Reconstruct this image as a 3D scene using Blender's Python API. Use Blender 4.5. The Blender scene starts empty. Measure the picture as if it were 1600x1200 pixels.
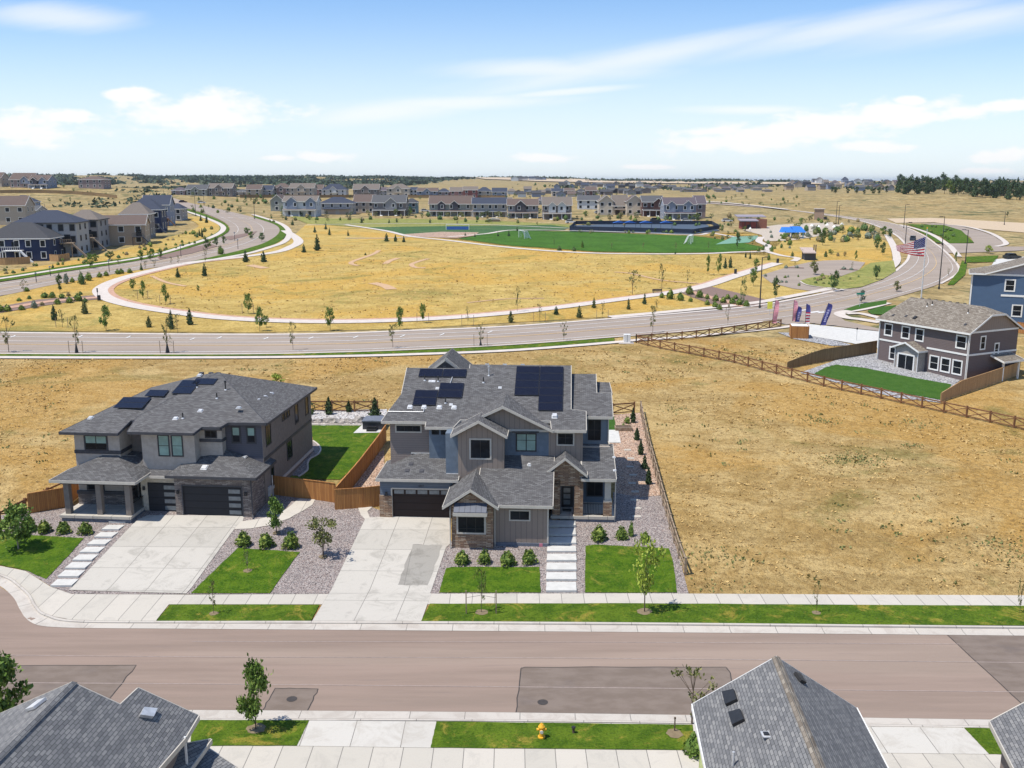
import bpy, bmesh, math, random
from mathutils import Vector, Matrix
S=bpy.context.scene
R=math.radians
rnd=random.Random(7)
# ---------------- camera, sky, sun, exposure ----------------
CH=28.5; PITCH=math.atan(317/1500)
cam=bpy.data.cameras.new('camera'); cam.sensor_width=36; cam.lens=36*1500/1600; cam.clip_end=30000; cam.clip_start=.5
camo=bpy.data.objects.new('camera',cam); S.collection.objects.link(camo); S.camera=camo
camo.location=(0,0,CH); camo.rotation_euler=(math.pi/2-PITCH,0,0)
SX,SY=.43,.16                                   # shadow offset per metre of height
sd=Vector((SX,SY,-1)).normalized()
SUN_EL=math.asin(-sd.z); SUN_AZ=math.atan2(-sd.x,-sd.y)
sl=bpy.data.lights.new('sun','SUN'); sl.energy=4.6; sl.angle=R(.53); sl.color=(1,.95,.86)
slo=bpy.data.objects.new('sun',sl); S.collection.objects.link(slo); slo.rotation_euler=sd.to_track_quat('-Z','Y').to_euler(); slo.location=(-40,-10,80)
S.view_settings.view_transform='Standard'; S.view_settings.look='None'; S.view_settings.exposure=.2; S.view_settings.gamma=1
w=bpy.data.worlds.new('World'); S.world=w; w.use_nodes=True
N=w.node_tree.nodes; L=w.node_tree.links; N.clear()
def nd(t,**k):
    n=N.new(t)
    for a,b in k.items(): setattr(n,a,b)
    return n
def put(n,i,v):
    if isinstance(v,bpy.types.NodeSocket): (n.id_data.links).new(v,n.inputs[i])
    else: n.inputs[i].default_value=v
def M_(op,a,b=0.,c=None):
    n=N.new('ShaderNodeMath'); n.operation=op; put(n,0,a); put(n,1,b)
    if c is not None: put(n,2,c)
    return n.outputs[0]
sky=nd('ShaderNodeTexSky',sky_type='NISHITA',sun_disc=False,sun_elevation=SUN_EL,sun_rotation=SUN_AZ,altitude=1800,air_density=1.0,dust_density=.6,ozone_density=1.6)
tc=nd('ShaderNodeTexCoord'); sp=nd('ShaderNodeSeparateXYZ'); L.new(tc.outputs['Generated'],sp.inputs[0])
yy=M_('MAXIMUM',sp.outputs[1],.05); U=M_('DIVIDE',sp.outputs[0],yy); V=M_('DIVIDE',sp.outputs[2],yy)
def noise(vec,scale,detail=5,rough=.55):
    n=nd('ShaderNodeTexNoise'); put(n,'Scale',scale); put(n,'Detail',detail); put(n,'Roughness',rough); L.new(vec,n.inputs['Vector']); return n.outputs[0]
def comb(a,b,c=0.):
    n=nd('ShaderNodeCombineXYZ'); put(n,0,a); put(n,1,b); put(n,2,c); return n.outputs[0]
def smooth(v,a,b):
    n=nd('ShaderNodeMapRange',interpolation_type='SMOOTHSTEP'); put(n,0,v); put(n,1,a); put(n,2,b); return n.outputs[0]
puff=noise(comb(U,M_('MULTIPLY',V,2.2)),22,8,.6)
def ell(px,py,wx,wy,k=0.):
    du=M_('SUBTRACT',U,(px-800)/1500); dv=M_('SUBTRACT',M_('SUBTRACT',V,(283-py)/1500),M_('MULTIPLY',du,k))
    a=M_('POWER',M_('ABSOLUTE',M_('DIVIDE',du,wx/1500)),2.); b=M_('POWER',M_('ABSOLUTE',M_('DIVIDE',dv,wy/1500)),2.)
    return M_('SUBTRACT',1.,M_('SQRT',M_('ADD',a,b)))
cl=None
for e in [(330,183,165,36),(232,158,58,12),(45,205,140,30,-.02),(130,188,60,12),(1160,222,165,25,.05),(1290,198,205,32,.12),(1400,165,34,9),(1545,172,60,12,.05),(1330,232,80,12),(1420,190,130,16,.12),(1560,245,70,14,.1),(515,246,55,10),(850,248,66,9),(1100,210,80,10),(440,248,40,7),(1000,262,60,5),(1520,268,60,7)]:
    q=ell(*e); cl=q if cl is None else M_('MAXIMUM',cl,q)
cum=smooth(M_('ADD',cl,M_('MULTIPLY',M_('SUBTRACT',puff,.5),2.4)),-.02,.62)
cum=M_('MULTIPLY',cum,smooth(cl,-.55,.1))
# cirrus: long soft streaks
w1=noise(comb(M_('MULTIPLY',U,.9),M_('ADD',M_('MULTIPLY',V,9.),M_('MULTIPLY',U,-1.8))),2.4,6,.62)
st=None
for e in [(1010,100,330,24,.18),(1330,55,330,26,.17),(860,120,200,18,.0),(700,168,180,12,.03),(130,45,120,22,-.05),(1480,50,260,30,.15),(1160,178,120,8),(880,152,110,6,.08),(600,180,160,20,.1)]:
    q=ell(*e); st=q if st is None else M_('MAXIMUM',st,q)
cir=M_('MULTIPLY',smooth(M_('ADD',st,M_('MULTIPLY',M_('SUBTRACT',w1,.5),1.5)),-.25,.9),.6)
lowhaze=M_('ADD',M_('MULTIPLY',smooth(V,.2,0.),.66),.2)
hs=nd('ShaderNodeHueSaturation'); put(hs,'Saturation',1.42); put(hs,'Hue',.504); L.new(sky.outputs[0],hs.inputs['Color'])
hz=nd('ShaderNodeMix',data_type='RGBA'); put(hz,0,lowhaze); L.new(hs.outputs[0],hz.inputs[6]); hz.inputs[7].default_value=(5.0,5.5,5.95,1)
fac=M_('MINIMUM',M_('MAXIMUM',M_('MULTIPLY',cum,.95),cir),1.)
mx=nd('ShaderNodeMix',data_type='RGBA'); put(mx,0,fac); L.new(hz.outputs[2],mx.inputs[6]); mx.inputs[7].default_value=(6.1,6.1,6.1,1)
SKYK=.15
bg=nd('ShaderNodeBackground'); put(bg,1,SKYK); L.new(mx.outputs[2],bg.inputs[0]); wo=nd('ShaderNodeOutputWorld'); L.new(bg.outputs[0],wo.inputs[0])

# ---------------- terrain height and pixel-ray survey ----------------
KN=[(-400,0),(44,0),(58.0,0),(58.35,.12),(63.3,.12),(75,1.4),(280,9.6),(475,12.5),(675,17),(1000,19.5),(1500,22),(2500,25),(4000,28),(9000,30),(20000,30)]
def prof(d):
    for (a,za),(b,zb) in zip(KN,KN[1:]):
        if d<b: return za+(zb-za)*max(0,(d-a))/(b-a)
    return 30
def g2(x,y,cx,cy,sx,sy): return math.exp(-((x-cx)/sx)**2-((y-cy)/sy)**2)
def H(x,y):
    d=y+.022*x; z=prof(d)
    if 58<d<64 and x<-34: z*=max(0,min(1,(x+44)/10))
    if y>330:
        z+=9.5*g2(x,y,-330,650,150,75)+4*g2(x,y,-260,480,110,90)
        if y>900:
            wv=math.sin(x*.011+1)+.6*math.sin(x*.027+y*.004)+.4*math.sin(x*.053+2)
            z+=(15+2.6*wv)*g2(x,y,-1000,2400,620,600)+(9+1.2*wv)*g2(x,y,-150,2700,420,500)+(5+.5*wv)*g2(x,y,1450,2500,260,300)
            z+=(3+1.0*wv)*g2(x,y,600,2900,900,400)
        z+=4.5*g2(x,y,330,640,230,90)
    return z
def ray(px,py):
    u=(px-800)/1500; v=(600-py)/1500
    return Vector((u, math.cos(PITCH)+v*math.sin(PITCH), -math.sin(PITCH)+v*math.cos(PITCH)))
def W(px,py,off=0.):
    d=ray(px,py); t=20.; st=.5
    while t<6000:
        if CH+d.z*t<H(d.x*t,d.y*t)+off:
            a,b=t-st,t
            for _ in range(30):
                m=(a+b)/2
                if CH+d.z*m<H(d.x*m,d.y*m)+off: b=m
                else: a=m
            return Vector((d.x*b,d.y*b,CH+d.z*b))
        st=max(.5,t*.01); t+=st
    t=5000; return Vector((d.x*t,d.y*t,H(d.x*t,d.y*t)))
def GZ(px,py,z):
    d=ray(px,py); t=(z-CH)/d.z; return Vector((d.x*t,d.y*t,z))
def depth(p): return p.y*math.cos(PITCH)-(p.z-CH)*math.sin(PITCH)
def mpp(p): return depth(p)/1500            # metres per photo pixel at a point

# ---------------- materials ----------------
def newmat(name,rough=.8,metal=0.,spec=.4):
    m=bpy.data.materials.new(name); m.use_nodes=True; t=m.node_tree; b=t.nodes['Principled BSDF']
    b.inputs['Roughness'].default_value=rough; b.inputs['Metallic'].default_value=metal; b.inputs['Specular IOR Level'].default_value=spec
    return m,t,b
def c4(c): return (c[0],c[1],c[2],1)
class T:
    def __init__(s,t): s.t=t
    def n(s,ty,**k):
        n=s.t.nodes.new(ty)
        for a,b in k.items(): setattr(n,a,b)
        return n
    def co(s,kind='Object',scale=(1,1,1),rot=0):
        c=s.n('ShaderNodeTexCoord'); m=s.n('ShaderNodeMapping'); m.inputs['Scale'].default_value=scale; m.inputs['Rotation'].default_value=(0,0,rot)
        s.t.links.new(c.outputs[kind],m.inputs[0]); return m.outputs[0]
    def noise(s,vec,sc,det=4,ro=.55,dist=0):
        n=s.n('ShaderNodeTexNoise'); put(n,'Scale',sc); put(n,'Detail',det); put(n,'Roughness',ro); put(n,'Distortion',dist); s.t.links.new(vec,n.inputs['Vector']); return n.outputs[0]
    def ss(s,v,a,b):
        n=s.n('ShaderNodeMapRange',interpolation_type='SMOOTHSTEP'); put(n,0,v); put(n,1,a); put(n,2,b); return n.outputs[0]
    def mix(s,f,a,b,mode='MIX'):
        n=s.n('ShaderNodeMix',data_type='RGBA',blend_type=mode); put(n,0,f)
        for i,v in ((6,a),(7,b)):
            if isinstance(v,bpy.types.NodeSocket): s.t.links.new(v,n.inputs[i])
            else: n.inputs[i].default_value=c4(v)
        return n.outputs[2]
    def math(s,op,a,b=0.):
        n=s.n('ShaderNodeMath',operation=op); put(n,0,a); put(n,1,b); return n.outputs[0]
    def bump(s,h,st,dist,b):
        n=s.n('ShaderNodeBump'); put(n,'Strength',st); put(n,'Distance',dist); s.t.links.new(h,n.inputs['Height']); s.t.links.new(n.outputs[0],b.inputs['Normal'])
def var(name,c1,c2,sc=3,rough=.8,bump=0,layers=(),kind='Object',scale=(1,1,1),metal=0,lo=.35,hi=.65,det=4,spec=.3,bd=.05):
    m,t,b=newmat(name,rough,metal,spec); q=T(t); v=q.co(kind,scale)
    n=q.noise(v,sc,det,.6); col=q.mix(q.ss(n,lo,hi),c1,c2)
    for (c,s2,a,bb,f) in layers:
        mm=q.math('MULTIPLY',q.ss(q.noise(v,s2,5,.6),a,bb),f); col=q.mix(mm,col,c)
    t.links.new(col,b.inputs['Base Color'])
    if bump: q.bump(n,bump,bd,b)
    return m
def grass_field(name,base,light,dark,orange,green,og=.5,gr=.4,tsc=1.3,tf=.75):
    m,t,b=newmat(name,.95,0,.08); q=T(t); v=q.co()
    def sh(dx): 
        n=q.n('ShaderNodeVectorMath',operation='ADD'); n.inputs[1].default_value=(dx,dx*2.3,5); t.links.new(v,n.inputs[0]); return n.outputs[0]
    big=q.noise(v,.03,5,.62,.6); mid=q.noise(sh(3),.16,6,.68,.8); tuft=q.noise(sh(11),tsc,5,.75,.4); fine=q.noise(v,tsc*3.6,3,.75); g=q.noise(sh(37),.06,7,.7,1.0); pale=q.noise(sh(71),.11,6,.7,.6)
    col=q.mix(q.ss(mid,.4,.6),base,light)
    vs=q.co('Object',(.05,.22,.1),R(28)); st=q.noise(vs,1.,6,.7,.7); col=q.mix(q.math('MULTIPLY',q.ss(st,.5,.62),.55),col,tuple(k*.74 for k in base))
    col=q.mix(q.math('MULTIPLY',q.ss(big,.49,.58),og),col,orange)
    col=q.mix(q.math('MULTIPLY',q.ss(pale,.56,.68),.5),col,tuple(min(.8,k*1.25) for k in light))
    col=q.mix(q.math('MULTIPLY',q.ss(g,.53,.66),gr),col,green)
    col=q.mix(q.math('MULTIPLY',q.ss(tuft,.52,.62),tf),col,dark)  # dark tufts, with the shadows between straw clumps put into the colour
    col=q.mix(q.math('MULTIPLY',q.ss(tuft,.47,.38),.45),col,light)
    col=q.mix(q.math('MULTIPLY',q.ss(fine,.5,.62),.6),col,dark)
    t.links.new(col,b.inputs['Base Color'])
    q.bump(q.math('ADD',tuft,q.math('MULTIPLY',fine,.35)),.9,.5,b); return m
def brick(name,c1,c2,mort,bw,bh,ms=.02,rough=.85,nz=.4,nc=(.1,.1,.1),bump=.3,off=.5,nsc=.6,bias=0,bd=.02,c3=None,spec=.25):
    m,t,b=newmat(name,rough,0,spec); q=T(t); v=q.co('UV')
    n=q.n('ShaderNodeTexBrick'); n.offset=off; put(n,'Scale',1.); put(n,'Brick Width',bw); put(n,'Row Height',bh); put(n,'Mortar Size',ms); put(n,'Mortar Smooth',.1); put(n,'Bias',bias)
    n.inputs['Color1'].default_value=c4(c1); n.inputs['Color2'].default_value=c4(c2); n.inputs['Mortar'].default_value=c4(mort); t.links.new(v,n.inputs[0])
    col=n.outputs[0]
    if c3:
        n2=q.n('ShaderNodeTexBrick'); n2.offset=off; put(n2,'Scale',1.); put(n2,'Brick Width',bw); put(n2,'Row Height',bh); put(n2,'Mortar Size',0.); t.links.new(v,n2.inputs[0])
        n2.inputs['Color1'].default_value=(0,0,0,1); n2.inputs['Color2'].default_value=(1,1,1,1)
        w_=q.math('FRACT',q.math('MULTIPLY',n2.outputs[0],7.31)); col=q.mix(q.math('MULTIPLY',q.ss(w_,.6,.8),q.math('SUBTRACT',1.,n.outputs[1])),col,c3)
    nn=q.noise(v,nsc,6,.65); col=q.mix(q.math('MULTIPLY',q.ss(nn,.4,.7),nz),col,nc)
    t.links.new(col,b.inputs['Base Color']); fi=q.noise(v,30,3,.6)
    q.bump(q.math('SUBTRACT',q.math('MULTIPLY',fi,.25),n.outputs[1]),bump,bd,b); return m
def paving(name,c1,c2,pw,ph,stain=(.2,.19,.17),sf=.5,joint=(.2,.185,.165),js=.022,rough=.85):
    m,t,b=newmat(name,rough,0,.2); q=T(t); v=q.co('UV')
    n=q.n('ShaderNodeTexBrick'); n.offset=0.; put(n,'Scale',1.); put(n,'Brick Width',pw); put(n,'Row Height',ph); put(n,'Mortar Size',js); put(n,'Mortar Smooth',.0)
    n.inputs['Color1'].default_value=c4(c1); n.inputs['Color2'].default_value=c4(c2); n.inputs['Mortar'].default_value=c4(joint); t.links.new(v,n.inputs[0])
    a=q.noise(v,.55,8,.76,1.0); f=q.noise(v,9,4,.6); col=q.mix(q.math('MULTIPLY',q.ss(a,.48,.64),sf),n.outputs[0],stain)
    col=q.mix(q.math('MULTIPLY',q.ss(f,.5,.8),.18),col,stain); t.links.new(col,b.inputs['Base Color']); q.bump(f,.1,.01,b); return m
def gravel(name,cols,sc=9,bump=.8):
    m,t,b=newmat(name,.9,0,.2); q=T(t); v=q.co()
    vo=q.n('ShaderNodeTexVoronoi'); put(vo,'Scale',sc); t.links.new(v,vo.inputs['Vector'])
    sx=q.n('ShaderNodeSeparateColor'); t.links.new(vo.outputs['Color'],sx.inputs[0])
    cr=q.n('ShaderNodeValToRGB'); cr.color_ramp.interpolation='CONSTANT'; t.links.new(sx.outputs[0],cr.inputs[0]); e=cr.color_ramp.elements
    e[0].color=c4(cols[0]); e[0].position=0; e[1].color=c4(cols[1]); e[1].position=1/len(cols)
    for i,c in enumerate(cols[2:]): k=e.new((i+2)/len(cols)); k.color=c4(c)
    col=q.mix(q.ss(vo.outputs['Distance'],.45,.9),cr.outputs[0],(.06,.05,.05)); nn=q.noise(v,.8,4,.6)
    col=q.mix(q.math('MULTIPLY',q.ss(nn,.4,.7),.22),col,(.15,.13,.12)); t.links.new(col,b.inputs['Base Color'])
    q.bump(q.math('SUBTRACT',1.,vo.outputs['Distance']),bump,.06,b); return m
def lawn(name,c1,c2,yel,yf=.5,sc=.9,stripe=0,fs=7.):
    m,t,b=newmat(name,.95,0,.1); q=T(t); v=q.co()
    a=q.noise(v,sc,6,.75,.4); f=q.noise(v,fs,4,.75); col=q.mix(q.ss(a,.4,.6),c1,c2)
    v2=q.n('ShaderNodeVectorMath',operation='ADD'); v2.inputs[1].default_value=(13,7,5); t.links.new(v,v2.inputs[0])
    y=q.noise(v2.outputs[0],sc*.6,7,.78,.8); col=q.mix(q.math('MULTIPLY',q.ss(y,.53,.66),yf),col,yel)
    col=q.mix(q.math('MULTIPLY',q.ss(f,.5,.64),.6),col,tuple(k*.4 for k in c1)); col=q.mix(q.math('MULTIPLY',q.ss(f,.46,.36),.4),col,tuple(k*1.3 for k in c2))
    t.links.new(col,b.inputs['Base Color']); q.bump(f,.8,.08,b); return m
def plain(name,c,rough=.7,metal=0,spec=.4,var_=.12,sc=4):
    return var(name,tuple(k*(1-var_) for k in c),tuple(min(1,k*(1+var_)) for k in c),sc,rough,0,metal=metal,spec=spec)
def planks(name,c1,c2,dark,w=.14,rough=.85):
    m,t,b=newmat(name,rough,0,.2); q=T(t); v=q.co('UV')
    n=q.n('ShaderNodeTexBrick'); n.offset=0.; put(n,'Scale',1.); put(n,'Brick Width',w); put(n,'Row Height',50.); put(n,'Mortar Size',.008); put(n,'Mortar Smooth',.0)
    n.inputs['Color1'].default_value=c4(c1); n.inputs['Color2'].default_value=c4(c2); n.inputs['Mortar'].default_value=c4(dark); t.links.new(v,n.inputs[0])
    mp=q.n('ShaderNodeMapping'); mp.inputs['Scale'].default_value=(14,.8,1); t.links.new(v,mp.inputs[0]); g=q.noise(mp.outputs[0],1.,5,.65)
    col=q.mix(q.math('MULTIPLY',q.ss(g,.4,.75),.5),n.outputs[0],dark); t.links.new(col,b.inputs['Base Color']); q.bump(q.math('SUBTRACT',g,n.outputs[1]),.4,.02,b); return m
def lap(name,c,h=.19,vert=False,rough=.75,dk=.5):
    m,t,b=newmat(name,rough,0,.25); q=T(t); v=q.co('UV'); s=q.n('ShaderNodeSeparateXYZ'); t.links.new(v,s.inputs[0])
    f=q.math('FRACT',q.math('DIVIDE',s.outputs[0 if vert else 1],h)); n=q.noise(v,1.2,4,.6)
    if vert: line=q.math('LESS_THAN',f,.12)
    else: line=q.math('LESS_THAN',f,.14)
    col=q.mix(q.math('MULTIPLY',q.ss(n,.35,.7),.25),c,tuple(k*.8 for k in c)); col=q.mix(q.math('MULTIPLY',line,.55),col,tuple(k*dk for k in c))
    t.links.new(col,b.inputs['Base Color']); q.bump(line if vert else f,.5,.03 if vert else -.02,b); return m
def glass(name,c,rough=.12):
    m,t,b=newmat(name,rough,0,.1); q=T(t); v=q.co(); n=q.noise(v,.7,2,.5); t.links.new(q.mix(q.ss(n,.4,.6),c,tuple(k*1.6 for k in c)),b.inputs['Base Color']); return m
def leafm(name,c1,c2,c3):
    m,t,b=newmat(name,.75,0,.25); q=T(t); v=q.co('Object'); n=q.noise(v,1.6,3,.6); g=q.n('ShaderNodeNewGeometry')
    col=q.mix(q.ss(n,.38,.62),c1,c2); col=q.mix(q.math('MULTIPLY',q.ss(g.outputs['Random Per Island'],.55,.95),.8),col,c3); t.links.new(col,b.inputs['Base Color'])
    b.inputs['Transmission Weight'].default_value=0
    return m
MT={}
MT['ground']=grass_field('dry_grass_lot',(.42,.275,.10),(.57,.41,.18),(.21,.125,.045),(.52,.295,.075),(.18,.165,.045),.6,.65,1.5,.5)
MT['field']=grass_field('dry_grass_park',(.44,.305,.09),(.56,.405,.135),(.28,.185,.055),(.56,.33,.07),(.23,.21,.06),.7,.8,.8,.45)
MT['fieldfar']=grass_field('dry_grass_far',(.27,.20,.09),(.42,.32,.155),(.12,.10,.045),(.35,.24,.10),(.095,.11,.045),.6,.95,.12,.5)
MT['lawn']=lawn('lawn',(.042,.095,.006),(.085,.145,.01),(.28,.24,.045),.6)
MT['lawn2']=lawn('verge_lawn',(.048,.095,.007),(.095,.148,.012),(.32,.24,.045),.7,.7)
MT['turf']=lawn('soccer_turf',(.04,.105,.01),(.06,.14,.016),(.07,.13,.02),.4,.12,fs=1.2)
MT['turf2']=lawn('far_turf',(.05,.11,.04),(.07,.13,.05),(.16,.18,.06),.4,.1,fs=1.)
MT['olive']=lawn('olive_grass',(.2,.21,.055),(.27,.26,.08),(.38,.3,.1),.6,.08,fs=1.)
MT['fake']=lawn('new_sod',(.04,.1,.014),(.055,.12,.02),(.08,.13,.02),.2)
MT['walk']=paving('sidewalk_concrete',(.52,.475,.41),(.455,.42,.36),1.55,60.,(.3,.28,.25),.25)
MT['drive']=paving('driveway_concrete',(.49,.455,.4),(.42,.39,.34),2.75,3.3,(.27,.25,.215),.5)
MT['kerb']=paving('kerb_concrete',(.5,.455,.4),(.46,.42,.37),3.0,60.,(.3,.25,.21),.35)
MT['bright']=plain('white_concrete',(.53,.515,.48),.8,0,.2,.06,2)
MT['asphalt']=var('asphalt_pink',(.232,.173,.138),(.28,.208,.167),.5,.92,.25,[((.345,.27,.215),.09,.52,.62,.35),((.19,.15,.135),1.8,.58,.72,.35),((.225,.175,.14),.12,.5,.7,.45),((.34,.28,.25),26,.6,.75,.5)],scale=(.12,1.6,1),spec=.2,bd=.01,det=8)
MT['asph2']=var('asphalt_patch',(.165,.128,.103),(.2,.158,.13),1.2,.92,.2,[((.12,.1,.095),.5,.55,.75,.5),((.25,.21,.195),26,.6,.75,.4)],scale=(.5,1,1),spec=.2,bd=.01)
MT['asph3']=var('asphalt_road',(.29,.235,.19),(.335,.272,.222),.25,.92,0,[((.25,.205,.19),.12,.5,.7,.4)],scale=(.3,1.3,1),spec=.2)
MT['line']=plain('road_line',(.72,.7,.67),.7); MT['yline']=plain('road_line_yellow',(.68,.45,.18),.7)
MT['tar']=plain('tar_seal',(.05,.043,.04),.8)
MT['gravel']=gravel('mauve_gravel',[(.31,.255,.235),(.39,.335,.305),(.25,.205,.19),(.46,.405,.37),(.34,.265,.235),(.27,.24,.23)],12)
MT['tan']=gravel('tan_gravel',[(.46,.29,.2),(.55,.38,.27),(.38,.24,.16),(.6,.45,.34)],8)
MT['white_gravel']=gravel('pale_gravel',[(.5,.48,.46),(.62,.6,.58),(.4,.38,.37),(.55,.5,.46)],5)
MT['grey_gravel']=gravel('grey_gravel',[(.36,.36,.37),(.5,.49,.48),(.27,.27,.28)],6)
MT['straw']=leafm('straw',(.46,.305,.11),(.58,.40,.16),(.33,.2,.07)); MT['path']=plain('pale_path',(.55,.485,.43),.85,0,.2,.06,1)
MT['red']=plain('red_path_shoulder',(.47,.285,.2),.9,0,.2,.1,1)
SH=dict(bw=.34,bh=.145,ms=.012,rough=.95,bump=.35,spec=.1)
MT['sh_dark']=brick('shingles_charcoal',(.09,.086,.086),(.135,.13,.129),(.058,.056,.056),nc=(.1,.1,.104),c3=(.155,.152,.15),nz=.2,**SH)
MT['sh_grey']=brick('shingles_slate',(.138,.138,.142),(.2,.198,.198),(.06,.06,.063),nc=(.145,.144,.145),c3=(.235,.23,.225),nz=.25,**SH)
MT['sh_brown']=brick('shingles_weathered',(.15,.125,.1),(.25,.215,.175),(.1,.085,.07),nc=(.17,.145,.12),c3=(.3,.265,.22),**SH)
MT['stone']=brick('brown_ledge_stone',(.42,.27,.165),(.22,.135,.09),(.07,.05,.04),.42,.11,.012,.9,.35,(.25,.17,.12),.7,.37,1.3,0,.03,(.5,.38,.27))
MT['stone2']=brick('grey_ledge_stone',(.27,.225,.2),(.155,.13,.12),(.045,.04,.04),.45,.1,.012,.9,.3,(.15,.12,.11),.7,.37,1.3,0,.03,(.33,.29,.265))
MT['taupe']=lap('taupe_board_batten',(.275,.22,.182),.42,True)
MT['tsid']=lap('taupe_lap_siding',(.25,.202,.178),.2)
MT['blue']=plain('blue_grey_stucco',(0.138,0.172,0.214),.85,0,.2,.08,2)
MT['bluesid']=lap('blue_lap_siding',(0.138,0.163,0.200),.17)
MT['found']=plain('painted_foundation',(0.145,0.159,0.193),.8,0,.2)
MT['trim']=plain('cream_trim',(.5,.46,.4),.6,0,.3,.05); MT['white']=plain('white_trim',(.75,.74,.71),.5,0,.35,.04)
MT['dktrim']=plain('dark_trim',(.05,.05,.058),.6); MT['metal']=plain('flashing',(.62,.62,.62),.45,.4); MT['pipe']=plain('pipe_black',(.03,.03,.03),.5)
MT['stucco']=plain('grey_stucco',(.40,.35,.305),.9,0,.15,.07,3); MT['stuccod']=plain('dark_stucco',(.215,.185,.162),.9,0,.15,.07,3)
MT['charsid']=lap('charcoal_siding',(0.103,0.099,0.117),.18); MT['beige']=plain('beige_stucco',(0.497,0.442,0.359),.9,0,.15)
MT['gdoor']=lap('brown_garage_door',(.035,.023,.02),.6); MT['gdoor2']=lap('black_garage_door',(.03,.03,.034),.6)
MT['glass']=glass('window_glass',(.012,.014,.017)); MT['blind']=plain('window_blind',(.2,.33,.3),.3,0,.6,.15,1.2); MT['frost']=plain('frosted_glass',(.17,.19,.2),.2,0,.6)
MT['seam']=brick('standing_seam',(.085,.095,.125),(.1,.11,.14),(.04,.045,.06),.42,9,.02,.35,0,bump=.4,off=0,spec=.6)
MT['pv']=brick('solar_cells',(.006,.007,.016),(.008,.009,.02),(.014,.015,.022),.17,.17,.004,.2,0,bump=0,off=0,spec=.3); MT['pvf']=plain('panel_frame',(.02,.02,.025),.4)
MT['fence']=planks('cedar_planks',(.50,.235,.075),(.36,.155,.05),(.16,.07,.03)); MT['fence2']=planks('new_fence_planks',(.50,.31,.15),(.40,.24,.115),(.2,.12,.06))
MT['fenced']=planks('shade_toned_brown_fence',(.3,.2,.1),(.23,.15,.075),(.12,.08,.04)); MT['rail']=var('rail_wood',(.16,.075,.035),(.24,.12,.055),3,.85)  # fenced: shade on one fence face put into its colour; plain brown on far fences
MT['railw']=var('weathered_rail',(.22,.15,.1),(.34,.26,.18),3,.85)
MT['gsid']=lap('plum_grey_siding',(.155,.12,.115),.2); MT['bsid']=lap('navy_siding',(.075,.125,.21),.2); MT['navy']=lap('deep_navy_siding',(.014,.02,.045),.2)
MT['bark']=var('bark',(.09,.06,.04),(.16,.12,.09),6,.9); MT['barkl']=var('pale_bark',(.25,.2,.15),(.35,.3,.24),6,.9)
MT['leaf']=leafm('leaf_green',(.085,.15,.025),(.14,.22,.04),(.24,.33,.07)); MT['leafy']=leafm('leaf_lime',(.2,.27,.03),(.33,.4,.05),(.45,.5,.1))
MT['leafo']=leafm('leaf_olive',(.11,.125,.035),(.18,.185,.06),(.28,.26,.1)); MT['conif']=leafm('needle_dark',(.035,.065,.025),(.055,.09,.035),(.1,.14,.055))
MT['conifp']=leafm('needle_olive',(.065,.09,.028),(.11,.13,.045),(.18,.18,.07)); MT['bush']=leafm('bush_green',(.07,.12,.02),(.13,.18,.03),(.27,.3,.06)); MT['bushd']=leafm('bush_dark',(.06,.11,.03),(.09,.15,.04),(.15,.2,.06))
MT['bushg']=leafm('bush_grey',(.12,.15,.11),(.17,.2,.15),(.25,.27,.2)); MT['scrub']=leafm('oak_scrub',(.03,.05,.025),(.05,.075,.035),(.08,.1,.05)); MT['dryb']=leafm('dry_shrub',(.2,.15,.07),(.3,.24,.11),(.4,.34,.17))
MT['yel']=plain('hydrant_yellow',(.75,.4,.03),.5); MT['rock']=var('boulder',(.24,.22,.2),(.45,.4,.36),2,.9,.4); MT['black']=plain('black_paint',(.02,.02,.022),.5)
def colm(name,c,rough=.8):
    if name not in MT: MT[name]=plain(name,c,rough)
    return MT[name]

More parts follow.
